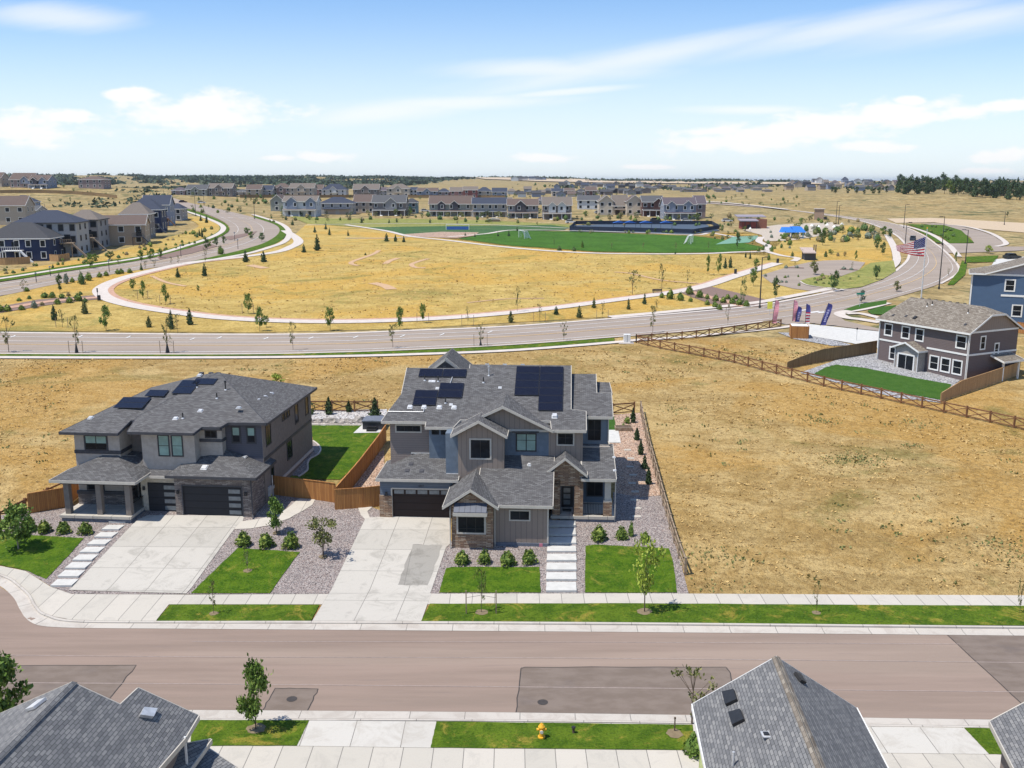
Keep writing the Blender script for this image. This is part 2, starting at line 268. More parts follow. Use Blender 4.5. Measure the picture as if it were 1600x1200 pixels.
# ---------------- mesh building ----------------
class MB:
    def __init__(s): s.v=[]; s.f=[]; s.mi=[]; s.mats=[]; s.cur=0
    def mat(s,m):
        if m not in s.mats: s.mats.append(m)
        s.cur=s.mats.index(m); return s
    def poly(s,pts):
        i=len(s.v); s.v+=[tuple(p) for p in pts]; s.f.append(list(range(i,i+len(pts)))); s.mi.append(s.cur); return s
    def box(s,x0,x1,y0,y1,z0,z1,M=None):
        P=[(x,y,z) for x in(x0,x1) for y in(y0,y1) for z in(z0,z1)]
        if M: P=[tuple(M@Vector(p)) for p in P]
        i=len(s.v); s.v+=P
        for f in((0,1,3,2),(4,6,7,5),(0,4,5,1),(2,3,7,6),(0,2,6,4),(1,5,7,3)): s.f.append([i+k for k in f]); s.mi.append(s.cur)
        return s
    def prism(s,pts,vec):
        n=len(pts); i=len(s.v); vec=Vector(vec); s.v+=[tuple(p) for p in pts]+[tuple(Vector(p)+vec) for p in pts]
        s.f.append([i+k for k in range(n)][::-1]); s.mi.append(s.cur); s.f.append([i+n+k for k in range(n)]); s.mi.append(s.cur)
        for k in range(n): s.f.append([i+k,i+(k+1)%n,i+n+(k+1)%n,i+n+k]); s.mi.append(s.cur)
        return s
    def tube(s,p,q,r,r2=None,n=6):
        p=Vector(p);q=Vector(q);r2=r if r2 is None else r2; d=(q-p)
        if d.length<1e-5: return s
        a=d.orthogonal().normalized(); b=d.normalized().cross(a); i=len(s.v)
        for c,rr in((p,r),(q,r2)):
            for k in range(n): t=2*math.pi*k/n; s.v.append(tuple(c+a*math.cos(t)*rr+b*math.sin(t)*rr))
        for k in range(n): s.f.append([i+k,i+(k+1)%n,i+n+(k+1)%n,i+n+k]); s.mi.append(s.cur)
        s.f.append([i+k for k in range(n)][::-1]); s.mi.append(s.cur); s.f.append([i+n+k for k in range(n)]); s.mi.append(s.cur); return s
    def bar(s,p,q,w,h=None):
        p=Vector(p);q=Vector(q);h=h or w;d=(q-p).normalized(); up=Vector((0,0,1)) if abs(d.z)<.9 else Vector((0,1,0)); a=d.cross(up).normalized()*w/2; b=a.cross(d).normalized()*h/2
        s.prism([p-a-b,p+a-b,p+a+b,p-a+b],q-p); return s
    def mesh(s,name,mat=None,uv=True,smooth=False,fixn=True):
        me=bpy.data.meshes.new(name); me.from_pydata(s.v,[],s.f)
        for m in (s.mats or [mat]): me.materials.append(m)
        if s.mats:
            me.polygons.foreach_set('material_index',s.mi)
        if fixn:
            b=bmesh.new(); b.from_mesh(me); bmesh.ops.recalc_face_normals(b,faces=b.faces); b.to_mesh(me); b.free()
        if uv: auto_uv(me)
        if smooth: me.polygons.foreach_set('use_smooth',[True]*len(me.polygons))
        me.update(); return me
    def build(s,name,mat=None,parent=None,**k):
        o=bpy.data.objects.new(name,s.mesh(name,mat,**k)); S.collection.objects.link(o)
        if parent: o.parent=parent
        return o
def auto_uv(me):
    uv=me.uv_layers.new(name='UVMap')
    for p in me.polygons:
        n=p.normal
        if abs(n.z)>.999: a=Vector((1,0,0)); b=Vector((0,1,0))
        else: a=Vector((0,0,1)).cross(n).normalized(); b=n.cross(a)
        for li in p.loop_indices:
            c=me.vertices[me.loops[li].vertex_index].co; uv.data[li].uv=(c.dot(a),c.dot(b))
def tag(o,label=None,cat=None,group=None,kind=None):
    if label: o['label']=label
    if cat: o['category']=cat
    if group: o['group']=group
    if kind: o['kind']=kind
    return o
def thing(name,label,cat,loc=(0,0,0),rz=0,group=None):
    o=bpy.data.objects.new(name,None); o.empty_display_size=.5; S.collection.objects.link(o); o.location=loc; o.rotation_euler=(0,0,rz); return tag(o,label,cat,group)
def copy_tree(o,parent=None):
    c=o.copy(); S.collection.objects.link(c); c.parent=parent
    for ch in o.children: copy_tree(ch,c)
    return c

# ---------------- air ----------------
def haze():
    m=bpy.data.materials.new('haze'); m.use_nodes=True; t=m.node_tree; t.nodes.clear(); v=t.nodes.new('ShaderNodeVolumePrincipled'); v.inputs['Density'].default_value=HAZE; v.inputs['Color'].default_value=(.86,.93,1,1); v.inputs['Anisotropy'].default_value=.3
    o=t.nodes.new('ShaderNodeOutputMaterial'); t.links.new(v.outputs[0],o.inputs['Volume'])
    me=MB().box(-26000,26000,-900,22000,-2,75).mesh('haze',m,uv=False); h=bpy.data.objects.new('haze',me); S.collection.objects.link(h); tag(h,kind='stuff')
HAZE=.00006

# ---------------- ground sheets ----------------
def cat_rom(P,n):
    out=[]; P=[Vector(p) for p in P]; m=len(P)
    for i in range(m-1):
        a=P[max(0,i-1)];b=P[i];c=P[i+1];d=P[min(m-1,i+2)]
        for k in range(n):
            t=k/n; out.append(.5*((2*b)+(c-a)*t+(2*a-5*b+4*c-d)*t*t+(3*b-a-3*c+d)*t**3))
    out.append(P[-1]); return out
def offz(off,y): return off+max(0,y-60)*.00035
def sheet(name,px,mat,off=.05,cell=None,uvrot=0,skirt=0,shear=None,world=None,kind='structure',raw=False):
    P=world or [W(*p) for p in px]; cx=sum(p[0] for p in P)/len(P); cy=sum(p[1] for p in P)/len(P)
    b=bmesh.new(); f=b.faces.new([b.verts.new((p[0],p[1],0)) for p in P]); bmesh.ops.triangulate(b,faces=[f])
    ys=[p[1] for p in P]; xs=[p[0] for p in P]; cell=cell or max(1.5,cy*.02)
    y=min(ys)
    for k,_ in KN:
        if min(ys)-2<k<max(ys)+2: bmesh.ops.bisect_plane(b,geom=b.verts[:]+b.edges[:]+b.faces[:],plane_co=(0,k,0),plane_no=Vector((.022,1,0)).normalized())
    y=math.ceil(min(ys)/cell)*cell
    while y<max(ys): bmesh.ops.bisect_plane(b,geom=b.verts[:]+b.edges[:]+b.faces[:],plane_co=(0,y,0),plane_no=(0,1,0)); y+=cell
    x=math.ceil(min(xs)/(cell*2))*cell*2
    while x<max(xs): bmesh.ops.bisect_plane(b,geom=b.verts[:]+b.edges[:]+b.faces[:],plane_co=(x,0,0),plane_no=(1,0,0)); x+=cell*2
    for v in b.verts: v.co.z=H(v.co.x,v.co.y)+offz(off,v.co.y)
    for f in b.faces:
        f.normal_update()
        if f.normal.z<0: f.normal_flip()
    if skirt:
        ed=[e for e in b.edges if e.is_boundary]; r=bmesh.ops.extrude_edge_only(b,edges=ed)
        for v in r['geom']:
            if isinstance(v,bmesh.types.BMVert): v.co.z-=skirt
    me=bpy.data.meshes.new(name); b.to_mesh(me); b.free(); me.materials.append(mat)
    uv=me.uv_layers.new(name='UVMap'); c,s=math.cos(uvrot),math.sin(uvrot); o0=P[0]; kk=0
    if shear: a_,b_=W(*shear[0]),W(*shear[1]); kk=(b_.x-a_.x)/(b_.y-a_.y); o0=a_
    for l in me.loops:
        q=me.vertices[l.vertex_index].co; dx,dy=q.x-o0[0],q.y-o0[1]; uv.data[l.index].uv=(dx-kk*dy,dy+.02*dx) if shear else (dx*c+dy*s,-dx*s+dy*c)
    o=bpy.data.objects.new(name,me); S.collection.objects.link(o); return tag(o,kind=kind)
def lerp(a,b,t): return a+(b-a)*t
def ribbon(name,Lp,Rp,mat,off=.05,f0=0.,f1=1.,n=8,k=3,w=None,wf=None,dash=None,raw=False,side=None,rng=(0,1),skirt=0):
    A=Lp if raw else [W(*p) for p in Lp]; B=Rp if raw else [W(*p) for p in Rp]
    A=cat_rom(A,n); B=cat_rom(B,n); m=len(A); me=bpy.data.meshes.new(name); v=[];f=[];uvs=[];dist=0;on=True;last=None
    i0=int(rng[0]*(m-1)); i1=int(rng[1]*(m-1))
    for i in range(i0,i1+1):
        a,b=A[i],B[i]; d=(b-a); d.z=0; ln=d.length
        if w is not None: c=lerp(a,b,wf); u=d/ln; p0=c-u*w/2; p1=c+u*w/2
        else: p0=lerp(a,b,f0); p1=lerp(a,b,f1)
        if last is not None: dist+=(p0-last).length
        last=p0.copy()
        for j in range(k+1):
            p=lerp(p0,p1,j/k); v.append((p.x,p.y,H(p.x,p.y)+offz(off,p.y))); uvs.append((dist,(p-p0).length))
        if i>i0 and (not dash or int(dist/dash)%2==0):
            o=(i-i0)*(k+1)
            for j in range(k): f.append((o-k-1+j,o-k+j,o+j+1,o+j))
    me.from_pydata(v,[],f); me.materials.append(mat); uv=me.uv_layers.new(name='UVMap')
    for l in me.loops: uv.data[l.index].uv=uvs[l.vertex_index]
    b=bmesh.new(); b.from_mesh(me); bmesh.ops.recalc_face_normals(b,faces=b.faces)
    if sum(ff.normal.z for ff in b.faces)<0: bmesh.ops.reverse_faces(b,faces=b.faces)
    if skirt:
        r=bmesh.ops.extrude_edge_only(b,edges=[e for e in b.edges if e.is_boundary])
        for q in r['geom']:
            if isinstance(q,bmesh.types.BMVert): q.co.z-=skirt
    b.to_mesh(me); b.free()
    o=bpy.data.objects.new(name,me); S.collection.objects.link(o); return tag(o,kind='structure')
def stroke(name,px,w,mat,off=.05,shift=0.,n=8,k=2,dash=None,skirt=0,raw=False):
    P=px if raw else [W(*p) for p in px]; P=[Vector(p) for p in P]; A=[];B=[]
    C=cat_rom(P,n)
    for i,c in enumerate(C):
        d=C[min(i+1,len(C)-1)]-C[max(i-1,0)]; d.z=0; d.normalize(); nn=Vector((-d.y,d.x,0)); A.append(c+nn*(shift+w/2)); B.append(c+nn*(shift-w/2))
    return ribbon(name,A,B,mat,off,n=1,k=k,raw=True,dash=dash,skirt=skirt)
def terrain():
    ys=[-60+6*i for i in range(17)]+[44,47]+[48+1*i for i in range(10)]+[58.0,58.35]+[59+i for i in range(4)]+[63.3]+[64+i for i in range(36)]
    y=101
    while y<18000: ys.append(y); y+=max(3,min(y*.022,160)) if y<1500 else y*.035
    ys=sorted(set(ys)); nc=190; v=[];f=[]
    for yv in ys:
        wd=(yv+110)*.95
        for j in range(nc+1):
            x=(-1+2*j/nc)*wd; y2=yv-.022*x if 40<yv<80 else yv
            v.append((x,y2,H(x,y2)))
    for i in range(len(ys)-1):
        for j in range(nc): a=i*(nc+1)+j; f.append((a,a+1,a+nc+2,a+nc+1))
    me=bpy.data.meshes.new('ground'); me.from_pydata(v,[],f); me.materials.append(MT['ground']); me.materials.append(MT['fieldfar']); 
    for p in me.polygons: p.material_index=1 if p.center.y>150 else 0; p.use_smooth=True
    o=bpy.data.objects.new('ground',me); S.collection.objects.link(o); tag(o,kind='structure')
terrain()
haze()
# ---------------- ground surfaces ----------------
sheet('street',[(-200,900),(-40,902),(0,917),(22,932),(36,948),(50,965),(95,978),(300,980),(800,981),(1600,986),(2050,990),(2050,1142),(1600,1134),(800,1124),(300,1119),(-300,1115)],MT['asphalt'],.02,cell=3)
def lerp(a,b,t): return a+(b-a)*t
def rag(P,a=1.2,n=7):
    r=random.Random(len(P)); out=[]
    for p,q in zip(P,P[1:]+P[:1]):
        for k in range(n): t=k/n; out.append((lerp(p[0],q[0],t)+(r.uniform(-a,a) if k else 0),lerp(p[1],q[1],t)+(r.uniform(-a,a)*.6 if k else 0)))
    return out
for i,P in enumerate([[(-160,1041),(213,1040),(168,1096),(-160,1110)],[(430,1076),(497,1077),(480,1112),(410,1111)],[(814,1044),(822,1043),(1136,1043),(1141,1052),(1160,1117),(806,1115)],[(1476,989),(1600,990),(1900,992),(1900,1118),(1597,1101)]]):
    sheet('road_patch',rag(P),MT['asph2'],.028,cell=4)
for P in ([(-160,1041),(213,1040),(168,1096)],[(410,1111),(430,1076),(497,1077),(480,1112)],[(806,1115),(814,1045),(820,1043),(1134,1043),(1141,1052),(1146,1117)],[(1476,989),(1597,1101)]):
    stroke('road_seam',sum([rag([p,q],1.,6)[:6] for p,q in zip(P,P[1:])],[])+[P[-1]],.06,MT['tar'],.034,n=1,k=1)
for P in ([(-200,1022),(300,1027),(900,1029),(1700,1037)],[(-200,1066),(500,1071),(1700,1083)],[(300,1003),(900,1004),(1500,1007)]): stroke('road_seam',P,.05,colm('pale_seam',(.36,.29,.26)),.036,n=4,k=1)
stroke('street_gutter',[(-40,889),(0,905),(18,915),(36,932),(46,950),(60,965),(105,975),(300,977),(500,978.5),(1000,982),(1500,986),(2050,992)],.95,MT['kerb'],.04,shift=-.1)
stroke('street_kerb',[(-40,885),(0,900),(22,911),(44,930),(56,950),(72,963),(120,973),(300,974.5),(500,974.5),(1000,976.5),(1500,981),(2050,986)],.17,MT['kerb'],.14,skirt=.2,n=10)
stroke('street_gutter',[(-300,1114),(300,1117),(800,1121),(1600,1133),(2050,1140)],.9,MT['kerb'],.04,shift=0)
stroke('street_kerb',[(-300,1123),(300,1127),(800,1129),(1600,1140),(2050,1147)],.17,MT['kerb'],.14,skirt=.2)
sheet('pavement',[(-300,1124),(300,1128),(800,1131),(1600,1141),(2050,1148),(2050,1260),(1600,1250),(800,1240),(-300,1235)],MT['walk'],.12,cell=3,skirt=.2,uvrot=0)
for P in ([(303,1129),(483,1129),(464,1169),(297,1169)],[(682,1131),(1082,1136),(1085,1176),(673,1172)],[(1506,1141),(1640,1143),(1660,1185),(1545,1182)]):
    sheet('verge_lawn',rag(P,.5,12),MT['lawn2'],.15,cell=3)
sheet('driveway_apron',[(483,1129),(682,1131),(673,1172),(464,1169)],paving('driveway_slabs',(.52,.49,.44),(.47,.44,.39),2.6,60.,(.36,.32,.27),.4),.135,cell=3)
sheet('driveway_apron',[(1360,1139),(1506,1141),(1545,1182),(1368,1180)],paving('driveway_slabs',(.52,.49,.44),(.47,.44,.39),2.6,60.,(.36,.32,.27),.4),.135,cell=3)
# far side pavement and verges
sheet('pavement',[(-200,860),(0,885),(40,893),(78,917),(112,929),(300,930),(500,929),(1000,928),(1600,931),(2050,936),(2050,954),(1600,948),(1000,944),(500,945),(264,945),(243,973.5),(120,972),(72,962),(56,948),(44,929),(24,910),(0,899),(-200,875)],MT['walk'],.045,cell=2,skirt=.2)
sheet('driveway_apron',[(514,928),(674,928),(658,972.5),(487,973)],MT['drive'],.055,cell=2,shear=((487,973),(571,810)))
sheet('verge_lawn',rag([(266,946),(499,946),(485,973),(243,973)],.55,10),MT['lawn2'],.075)
sheet('verge_lawn',rag([(672,944.5),(1000,944),(1600,948),(2050,954),(2050,984),(1600,979),(1000,975),(658,972)],.55,10),MT['lawn2'],.075)
sheet('gravel_bed',[(-90,862),(-60,835),(0,806),(40,798),(110,790),(300,780),(430,772),(530,775),(600,800),(620,812),(704,812),(704,846),(860,846),(880,812),(960,805),(985,775),(1036,775),(1076,928),(500,928.5),(300,929),(112,928.5),(78,916),(40,892)],MT['gravel'],.03,cell=2)
sheet('front_lawn',rag([(-90,842),(0,833),(60,838),(131,842),(110,866),(72,906),(40,892),(0,884),(-90,872)],.55,10),MT['lawn'],.07)
sheet('front_lawn',rag([(372,857),(469,864),(461,873),(422,928),(298,928)],.55,10),MT['lawn'],.07)
sheet('front_lawn',rag([(697,889),(708,887),(843,887),(845,927),(686,927)],.55,10),MT['lawn'],.07)
sheet('front_lawn',rag([(915,854),(930,852),(1045,858),(1052,880),(1058,927),(914,927)],.55,10),MT['lawn'],.07)
sheet('driveway',[(213,814),(231,806),(285,806),(382,807),(378,820),(366,828),(291,928.5),(107,923)],MT['drive'],.06,cell=2,shear=((107,923),(213,814)))
sheet('driveway',[(571,810),(600,808),(704,808),(704,850),(697,856),(672,928),(514,928.5)],MT['drive'],.06,cell=2,shear=((514,928),(571,810)))
sheet('damp_stain',rag([(645,852),(691,853),(668,916),(622,915)],1.8,8),paving('stained_concrete',(.31,.29,.255),(.27,.25,.22),2.75,9,(.19,.175,.15),.7),.066,cell=2)
sheet('garden_path',[(366,828),(376,816),(404,812),(430,806),(448,796),(462,784),(468,780),(493,781),(488,790),(472,800),(452,811),(420,822),(392,827)],MT['walk'],.065,cell=2)
sheet('garden_path',[(559,793),(567,792),(582,793),(574,800),(578,810),(570,812),(564,806)],MT['walk'],.065,cell=2)
# side yards and back yards
sheet('side_yard_stone',[(600,704),(601,735),(596,765),(530,766),(560,745),(592,708)],MT['tan'],.05,cell=2)
sheet('side_yard_stone',[(948,694),(950,650),(990,646),(1000,646),(1037,774),(1000,778),(962,772),(958,700)],MT['tan'],.045,cell=2)
sheet('side_yard_stone',[(958,770),(985,775),(1000,775),(1000,812),(958,812)],MT['gravel'],.05,cell=2)
sheet('back_lawn',rag([(486,665),(585,666),(601,672),(600,690),(540,742),(531,750),(430,748),(470,700),(489,690)],.55,10),MT['lawn'],.05,cell=2)
sheet('gravel_bed',[(484,642),(605,640),(602,668),(486,668)],MT['white_gravel'],.045,cell=2)
sheet('gravel_bed',[(434,742),(490,689),(500,700),(497,710),(484,718),(480,735),(467,745)],MT['gravel'],.08,cell=2)
stroke('lawn_edging',[(467,746),(480,736),(481,725),(485,718),(497,711),(501,703),(497,696),(489,690)],.16,MT['path'],.13,skirt=.1)
stroke('lawn_edging',[(486,664),(530,664.5),(565,665)],.2,MT['path'],.13,skirt=.1)
sheet('patio',[(565,666),(600,666),(600,677),(552,678)],MT['bright'],.09,cell=2)
sheet('back_lawn',rag([(948,651),(959,651),(963,673),(948,673)],.55,10),MT['fake'],.08,cell=2)
sheet('patio',[(948,673),(966,673),(970,693),(948,693)],MT['bright'],.09,cell=2)
# arterial road
AU=[(-150,519),(0,521),(200,523),(400,524),(520,522.5),(640,518),(800,511),(960,499),(1080,489),(1180,479),(1260,465),(1330,450),(1372,437),(1402,423),(1418,408),(1421,395),(1415,382),(1400,368),(1376,356),(1345,346),(1300,338),(1250,331),(1180,322),(1090,315)]
AL=[(-150,552),(0,553),(200,554),(400,553.5),(520,551),(640,547),(800,539),(960,527),(1080,517),(1190,503),(1290,490),(1350,478),(1425,458),(1468,444),(1492,430),(1497,420),(1487,405),(1465,385),(1437,366),(1395,350),(1337,341),(1275,333),(1200,326),(1100,318)]
ribbon('avenue',AU,AL,MT['asph3'],.05,k=4)
stroke('avenue_kerb',AU[:14],.9,MT['path'],.14,shift=.1,skirt=.15); stroke('avenue_kerb',AU[13:],.7,MT['path'],.14,shift=.1,skirt=.15)
stroke('avenue_gutter',AL[:10],.5,MT['path'],.1,shift=-.2); stroke('avenue_gutter',AL[13:],.6,MT['path'],.1,shift=-.2)
Aw=[W(*p) for p in AU]; Bw=[W(*p) for p in AL]
for f,m,ww in ((.2,'line',.2),(.42,'line',.2),(.58,'yline',.24),(.9,'line',.2)): ribbon('lane_marking',Aw,Bw,MT[m],.09,raw=True,w=ww,wf=f,k=1,rng=(0,.86))
for px,py in ((20,527),(125,527),(200,528),(300,531),(342,529),(415,530),(485,529.5),(555,528),(628,526.5),(690,524),(765,520)):
    stroke('lane_arrow',[(px-3,py+1.2),(px+2,py-.8),(px+4,py-2)],.22,MT['line'],.1,n=3,k=1)
sheet('verge_strip',[(-150,553.5),(0,554.5),(200,555),(400,555),(520,552.5),(640,549),(800,541),(960,529),(960,534),(800,547),(640,553),(520,556),(400,557),(200,557.5),(0,557.5),(-150,557)],MT['lawn2'],.1,cell=3)
stroke('avenue_footway',[(-150,558.5),(0,559.5),(200,560),(400,559.5),(520,558),(640,555),(800,548.5),(960,536),(1000,532),(1080,527),(1200,515),(1258,508)],1.4,MT['path'],.12)
stroke('avenue_footway',[(960,499),(1080,488),(1190,476),(1240,467),(1300,455),(1350,443),(1378,434),(1400,422),(1411,410),(1410,398),(1404,384),(1394,368)],2.0,MT['path'],.15,shift=1.6)
# junction side street to the right
sheet('side_street',[(1205,503),(1300,484),(1318,486),(1308,492),(1320,502),(1372,514),(1400,520),(1400,545),(1372,518),(1262,505),(1228,508)],MT['asph3'],.07)
sheet('concrete_pad',[(1262,507),(1374,519),(1374,545),(1352,541),(1257,524)],MT['bright'],.08)
sheet('corner_lawn',[(1318,485),(1345,476),(1385,470),(1385,476),(1350,483),(1330,487)],MT['fake'],.13); sheet('corner_lawn',[(1355,487),(1372,481),(1400,478),(1400,494),(1362,492)],MT['fake'],.13)
stroke('corner_footway',[(1386,474),(1350,483),(1313,490),(1322,497),(1345,500),(1375,505)],2.0,MT['path'],.12); stroke('corner_footway',[(1322,491),(1345,491),(1375,498)],1.6,MT['path'],.12)
for a,b in (((1248,487),(1262,485)),((1262,490),(1280,487.5)),((1278,490),(1298,488))): stroke('crossing_marking',[a,b],.6,MT['line'],.12,n=2,k=1)
# looping street and greens, far right
LR=[(1457,350),(1500,354.5),(1545,366),(1571,379),(1560,386)]; 
sheet('loop_street',[(1440,350),(1470,350),(1500,354),(1530,361),(1552,369),(1570,381),(1555,386),(1525,386),(1495,387),(1470,388),(1455,386),(1475,381),(1522,381),(1517,372),(1500,362),(1480,355),(1455,352)],MT['asph3'],.06)
stroke('loop_kerb',[(1455,350),(1500,353.5),(1530,359.5),(1554,368),(1572,381),(1555,386)],1.6,MT['path'],.13)
sheet('loop_lawn',[(1417,351),(1475,352.5),(1502,361),(1522,380),(1484,381),(1470,370),(1440,359)],MT['lawn'],.12); sheet('loop_lawn',[(1410,352),(1440,361),(1470,375),(1475,381),(1465,381),(1447,368),(1425,357)],MT['lawn'],.12)
stroke('loop_footway',[(1405,352),(1430,358),(1455,367),(1478,381),(1490,392),(1498,402)],1.6,MT['path'],.15)
sheet('driveway_apron',[(1450,388),(1475,386),(1600,386),(1600,392),(1500,396),(1465,396)],MT['asph3'],.08)
sheet('corner_lawn',[(1508,402),(1560,400),(1555,410),(1510,411)],MT['lawn'],.1); sheet('corner_lawn',[(1480,446),(1497,425),(1503,408),(1511,412),(1508,430),(1490,446)],MT['lawn'],.12)
sheet('concrete_pad',[(1555,406),(1600,402),(1640,402),(1640,430),(1548,418)],MT['bright'],.1)
sheet('bare_ground',[(1385,342),(1460,341),(1600,349),(1700,352),(1700,366),(1600,364),(1520,357),(1460,348),(1400,349)],colm('sandy_soil',(.5,.38,.25)),.06)
# dry park field, park greens
sheet('dry_field',[(-150,515),(-20,517),(400,520),(640,514),(960,495),(1180,476),(1300,455),(1365,434),(1395,415),(1390,380),(1330,352),(1240,362),(1200,400),(1130,397),(940,396),(800,386),(700,374),(560,356),(480,350),(445,380),(300,412),(150,446),(0,475),(-150,492)],MT['field'],.03,cell=6)
sheet('side_verge',[(-150,476),(0,464),(82,444),(207,424),(292,412),(400,388),(440,375),(470,375),(455,395),(300,420),(150,452),(0,485),(-150,500)],MT['field'],.04,cell=5)
sheet('park_lawn',[(452,338),(520,342),(620,342),(760,345),(900,352),(890,358),(760,357),(565,356),(480,350)],MT['olive'],.06,cell=8)
sheet('far_pitch',[(565,356),(690,354),(860,352),(890,356),(880,360),(800,363),(742,369),(690,365),(640,369),(600,362)],MT['turf2'],.09,cell=8)
sheet('soccer_pitch',[(716,374),(745,369),(800,361.5),(887,362.5),(1085,369.5),(1150,378),(1192,387),(1187,391),(1140,395),(1040,396),(930,394),(800,385),(755,379)],MT['turf'],.12,cell=8)
sheet('shrub_bed',[(628,367),(690,363),(748,364),(742,369),(712,373),(650,371)],MT['tan'],.12,cell=6)
sheet('splash_pool',[(1118,383),(1145,371),(1185,369),(1182,374),(1170,380),(1150,381)],colm('teal_court',(.15,.29,.2)),.14); sheet('court_floor',[(890,362),(1083,367),(1125,361),(1100,350),(950,351),(890,353)],colm('court_blue',(.06,.085,.12)),.12)
stroke('park_path',[(540,352),(600,361),(640,370),(700,376.5),(800,388),(930,396.5),(1080,397.5),(1150,395),(1195,393),(1200,385),(1186,378),(1190,371)],2.2,MT['path'],.14)
stroke('park_path',[(700,371),(760,366),(800,360.5),(887,361),(1000,364.5),(1085,368),(1110,365),(1150,371),(1190,371)],1.8,MT['path'],.14)
stroke('park_path',[(540,373),(600,373),(640,371)],1.3,MT['path'],.14); stroke('park_path',[(480,352),(640,350),(760,352),(900,358)],1.4,MT['path'],.14)
stroke('park_path',[(1195,393),(1220,400),(1245,404),(1240,409)],1.8,MT['path'],.14)
LP=[(445,361),(462,372),(466,380),(452,388),(430,395),(380,402),(300,411),(232,425),(185,438),(160,450),(158,460),(175,470),(215,480),(280,490),(350,498),(450,503),(560,503.5),(680,499),(780,491.5),(860,483),(960,470),(1050,458),(1100,448),(1140,435),(1175,424),(1215,412)]
lpw=[W(*p) for p in LP]
stroke('curving_path',lpw,3.0,MT['path'],.14,raw=True)
stroke('curving_path_shoulder',lpw[5:20],1.5,MT['red'],.12,shift=1.9,raw=True); stroke('curving_path_shoulder',lpw[19:],1.3,MT['red'],.12,shift=1.6,raw=True)
for P,wd in (([(592,392),(585,397),(572,402),(552,409),(549,413),(560,416)],1.6),([(622,404),(610,408),(602,413)],2.0),([(670,405),(655,409),(643,414),(650,419),(665,419)],1.6),([(582,443),(600,447),(612,453)],3.),([(237,432),(260,442),(290,448)],1.3),([(960,426),(985,428),(1030,438),(1070,442),(1110,445)],1.2),([(730,474),(790,468),(850,467)],.9),([(390,415),(415,420)],3),([(600,470),(640,470)],0)):
    if wd: stroke('dirt_trail',P,wd*.8,colm('trail_dirt',(.50,.32,.18)),.1)
sheet('planting_bed',[(-100,505),(0,480),(60,469),(150,462),(158,468),(100,474),(60,480),(0,490),(-60,500)],colm('mulch',(.2,.13,.1)),.1); stroke('dirt_trail',[(-60,494),(20,481),(80,472),(152,466)],2.2,MT['red'],.16)
sheet('planting_bed',[(1065,459),(1100,446),(1200,470),(1190,480),(1130,482),(1080,465)],colm('mulch',(.2,.13,.1)),.1); stroke('dirt_trail',[(1075,456),(1110,466),(1165,480)],2.0,MT['red'],.16)
# parking lot
sheet('parking_lot',[(1189,431),(1228,419),(1262,411),(1288,408),(1324,407),(1352,411),(1342,423),(1312,433),(1290,431),(1262,437),(1250,441),(1262,447),(1296,452),(1340,457),(1322,463),(1285,458),(1240,452),(1205,443)],MT['asph3'],.1)
sheet('parking_bed',[(1250,440),(1262,436),(1290,431),(1312,434),(1340,424),(1360,412),(1396,408),(1400,425),(1378,438),(1345,450),(1318,453),(1290,450),(1262,447)],MT['olive'],.16)
stroke('parking_kerb',[(1250,441),(1262,447),(1296,452),(1325,456)],.4,MT['path'],.22)
for P in ([(1225,419),(1256,420)],[(1312,422),(1340,423)]): stroke('parking_bed',P,1.6,colm('mulch',(.2,.13,.1)),.18)
sheet('pavilion_plaza',[(1160,360),(1215,352),(1300,348),(1320,356),(1290,368),(1240,376),(1195,378),(1190,368)],colm('plaza',(.45,.38,.3)),.1)
# left-hand street
BL=[(-150,462),(0,442),(107,425),(212,409),(280,394),(330,377),(358,362),(352,349),(325,336),(287,324),(255,314),(228,305)]
BR=[(-150,480),(0,463),(82,446),(207,424),(292,411),(390,388),(425,374),(437,361),(428,351),(395,340),(350,329),(262,306)]
ribbon('boulevard',BL,BR,MT['asph3'],.08,k=4)
b0=[W(*p) for p in BL]; b1=[W(*p) for p in BR]
for f,m in ((.5,'yline'),(.72,'line'),(.2,'line')): ribbon('lane_marking',b0,b1,MT[m],.14,raw=True,w=.3,wf=f,k=1)
for a,b in (((345,341),(400,342)),): stroke('crossing_marking',[a,b],.8,MT['line'],.16,dash=2.2,k=1)
ribbon('boulevard_verge',[(-150,452),(0,433),(107,416),(212,402),(270,388),(318,373),(342,361),(338,350),(310,339),(276,327)],[(-150,461),(0,441),(107,424.5),(212,408.5),(280,393.5),(330,376.5),(357,362),(351,349.5),(324,337),(286,325)],MT['lawn'],.12,k=2)
stroke('boulevard_footway',[(-150,455),(0,436.5),(107,420),(212,405),(275,390),(324,374),(347,362),(345,352),(318,340),(280,327),(268,320)],2.0,MT['path'],.17)
ribbon('boulevard_bank',[(-150,440),(0,424),(80,414),(150,400),(212,385),(262,372),(300,360),(310,352),(290,340)],[(-150,452),(0,433),(107,416),(212,402),(270,388),(318,373),(342,361),(338,350),(310,339)],MT['field'],.1,k=2)
ribbon('boulevard_verge',[(292,411),(390,388),(425,374),(437,361),(428,351),(395,340)],[(300,414),(395,393),(437,378),(448,362),(436,350),(400,338)],MT['lawn'],.12,k=2)
stroke('boulevard_footway',[(290,414),(350,404),(400,394),(440,381),(452,368),(447,356),(430,347),(395,336)],2.0,MT['path'],.17)
sheet('median_bed',[(250,407),(300,397),(340,386),(330,382),(292,390),(245,402)],colm('mulch',(.2,.13,.1)),.16)
sheet('median_bed',[(345,372),(370,368),(402,362),(398,366),(360,376)],colm('mulch',(.2,.13,.1)),.16)
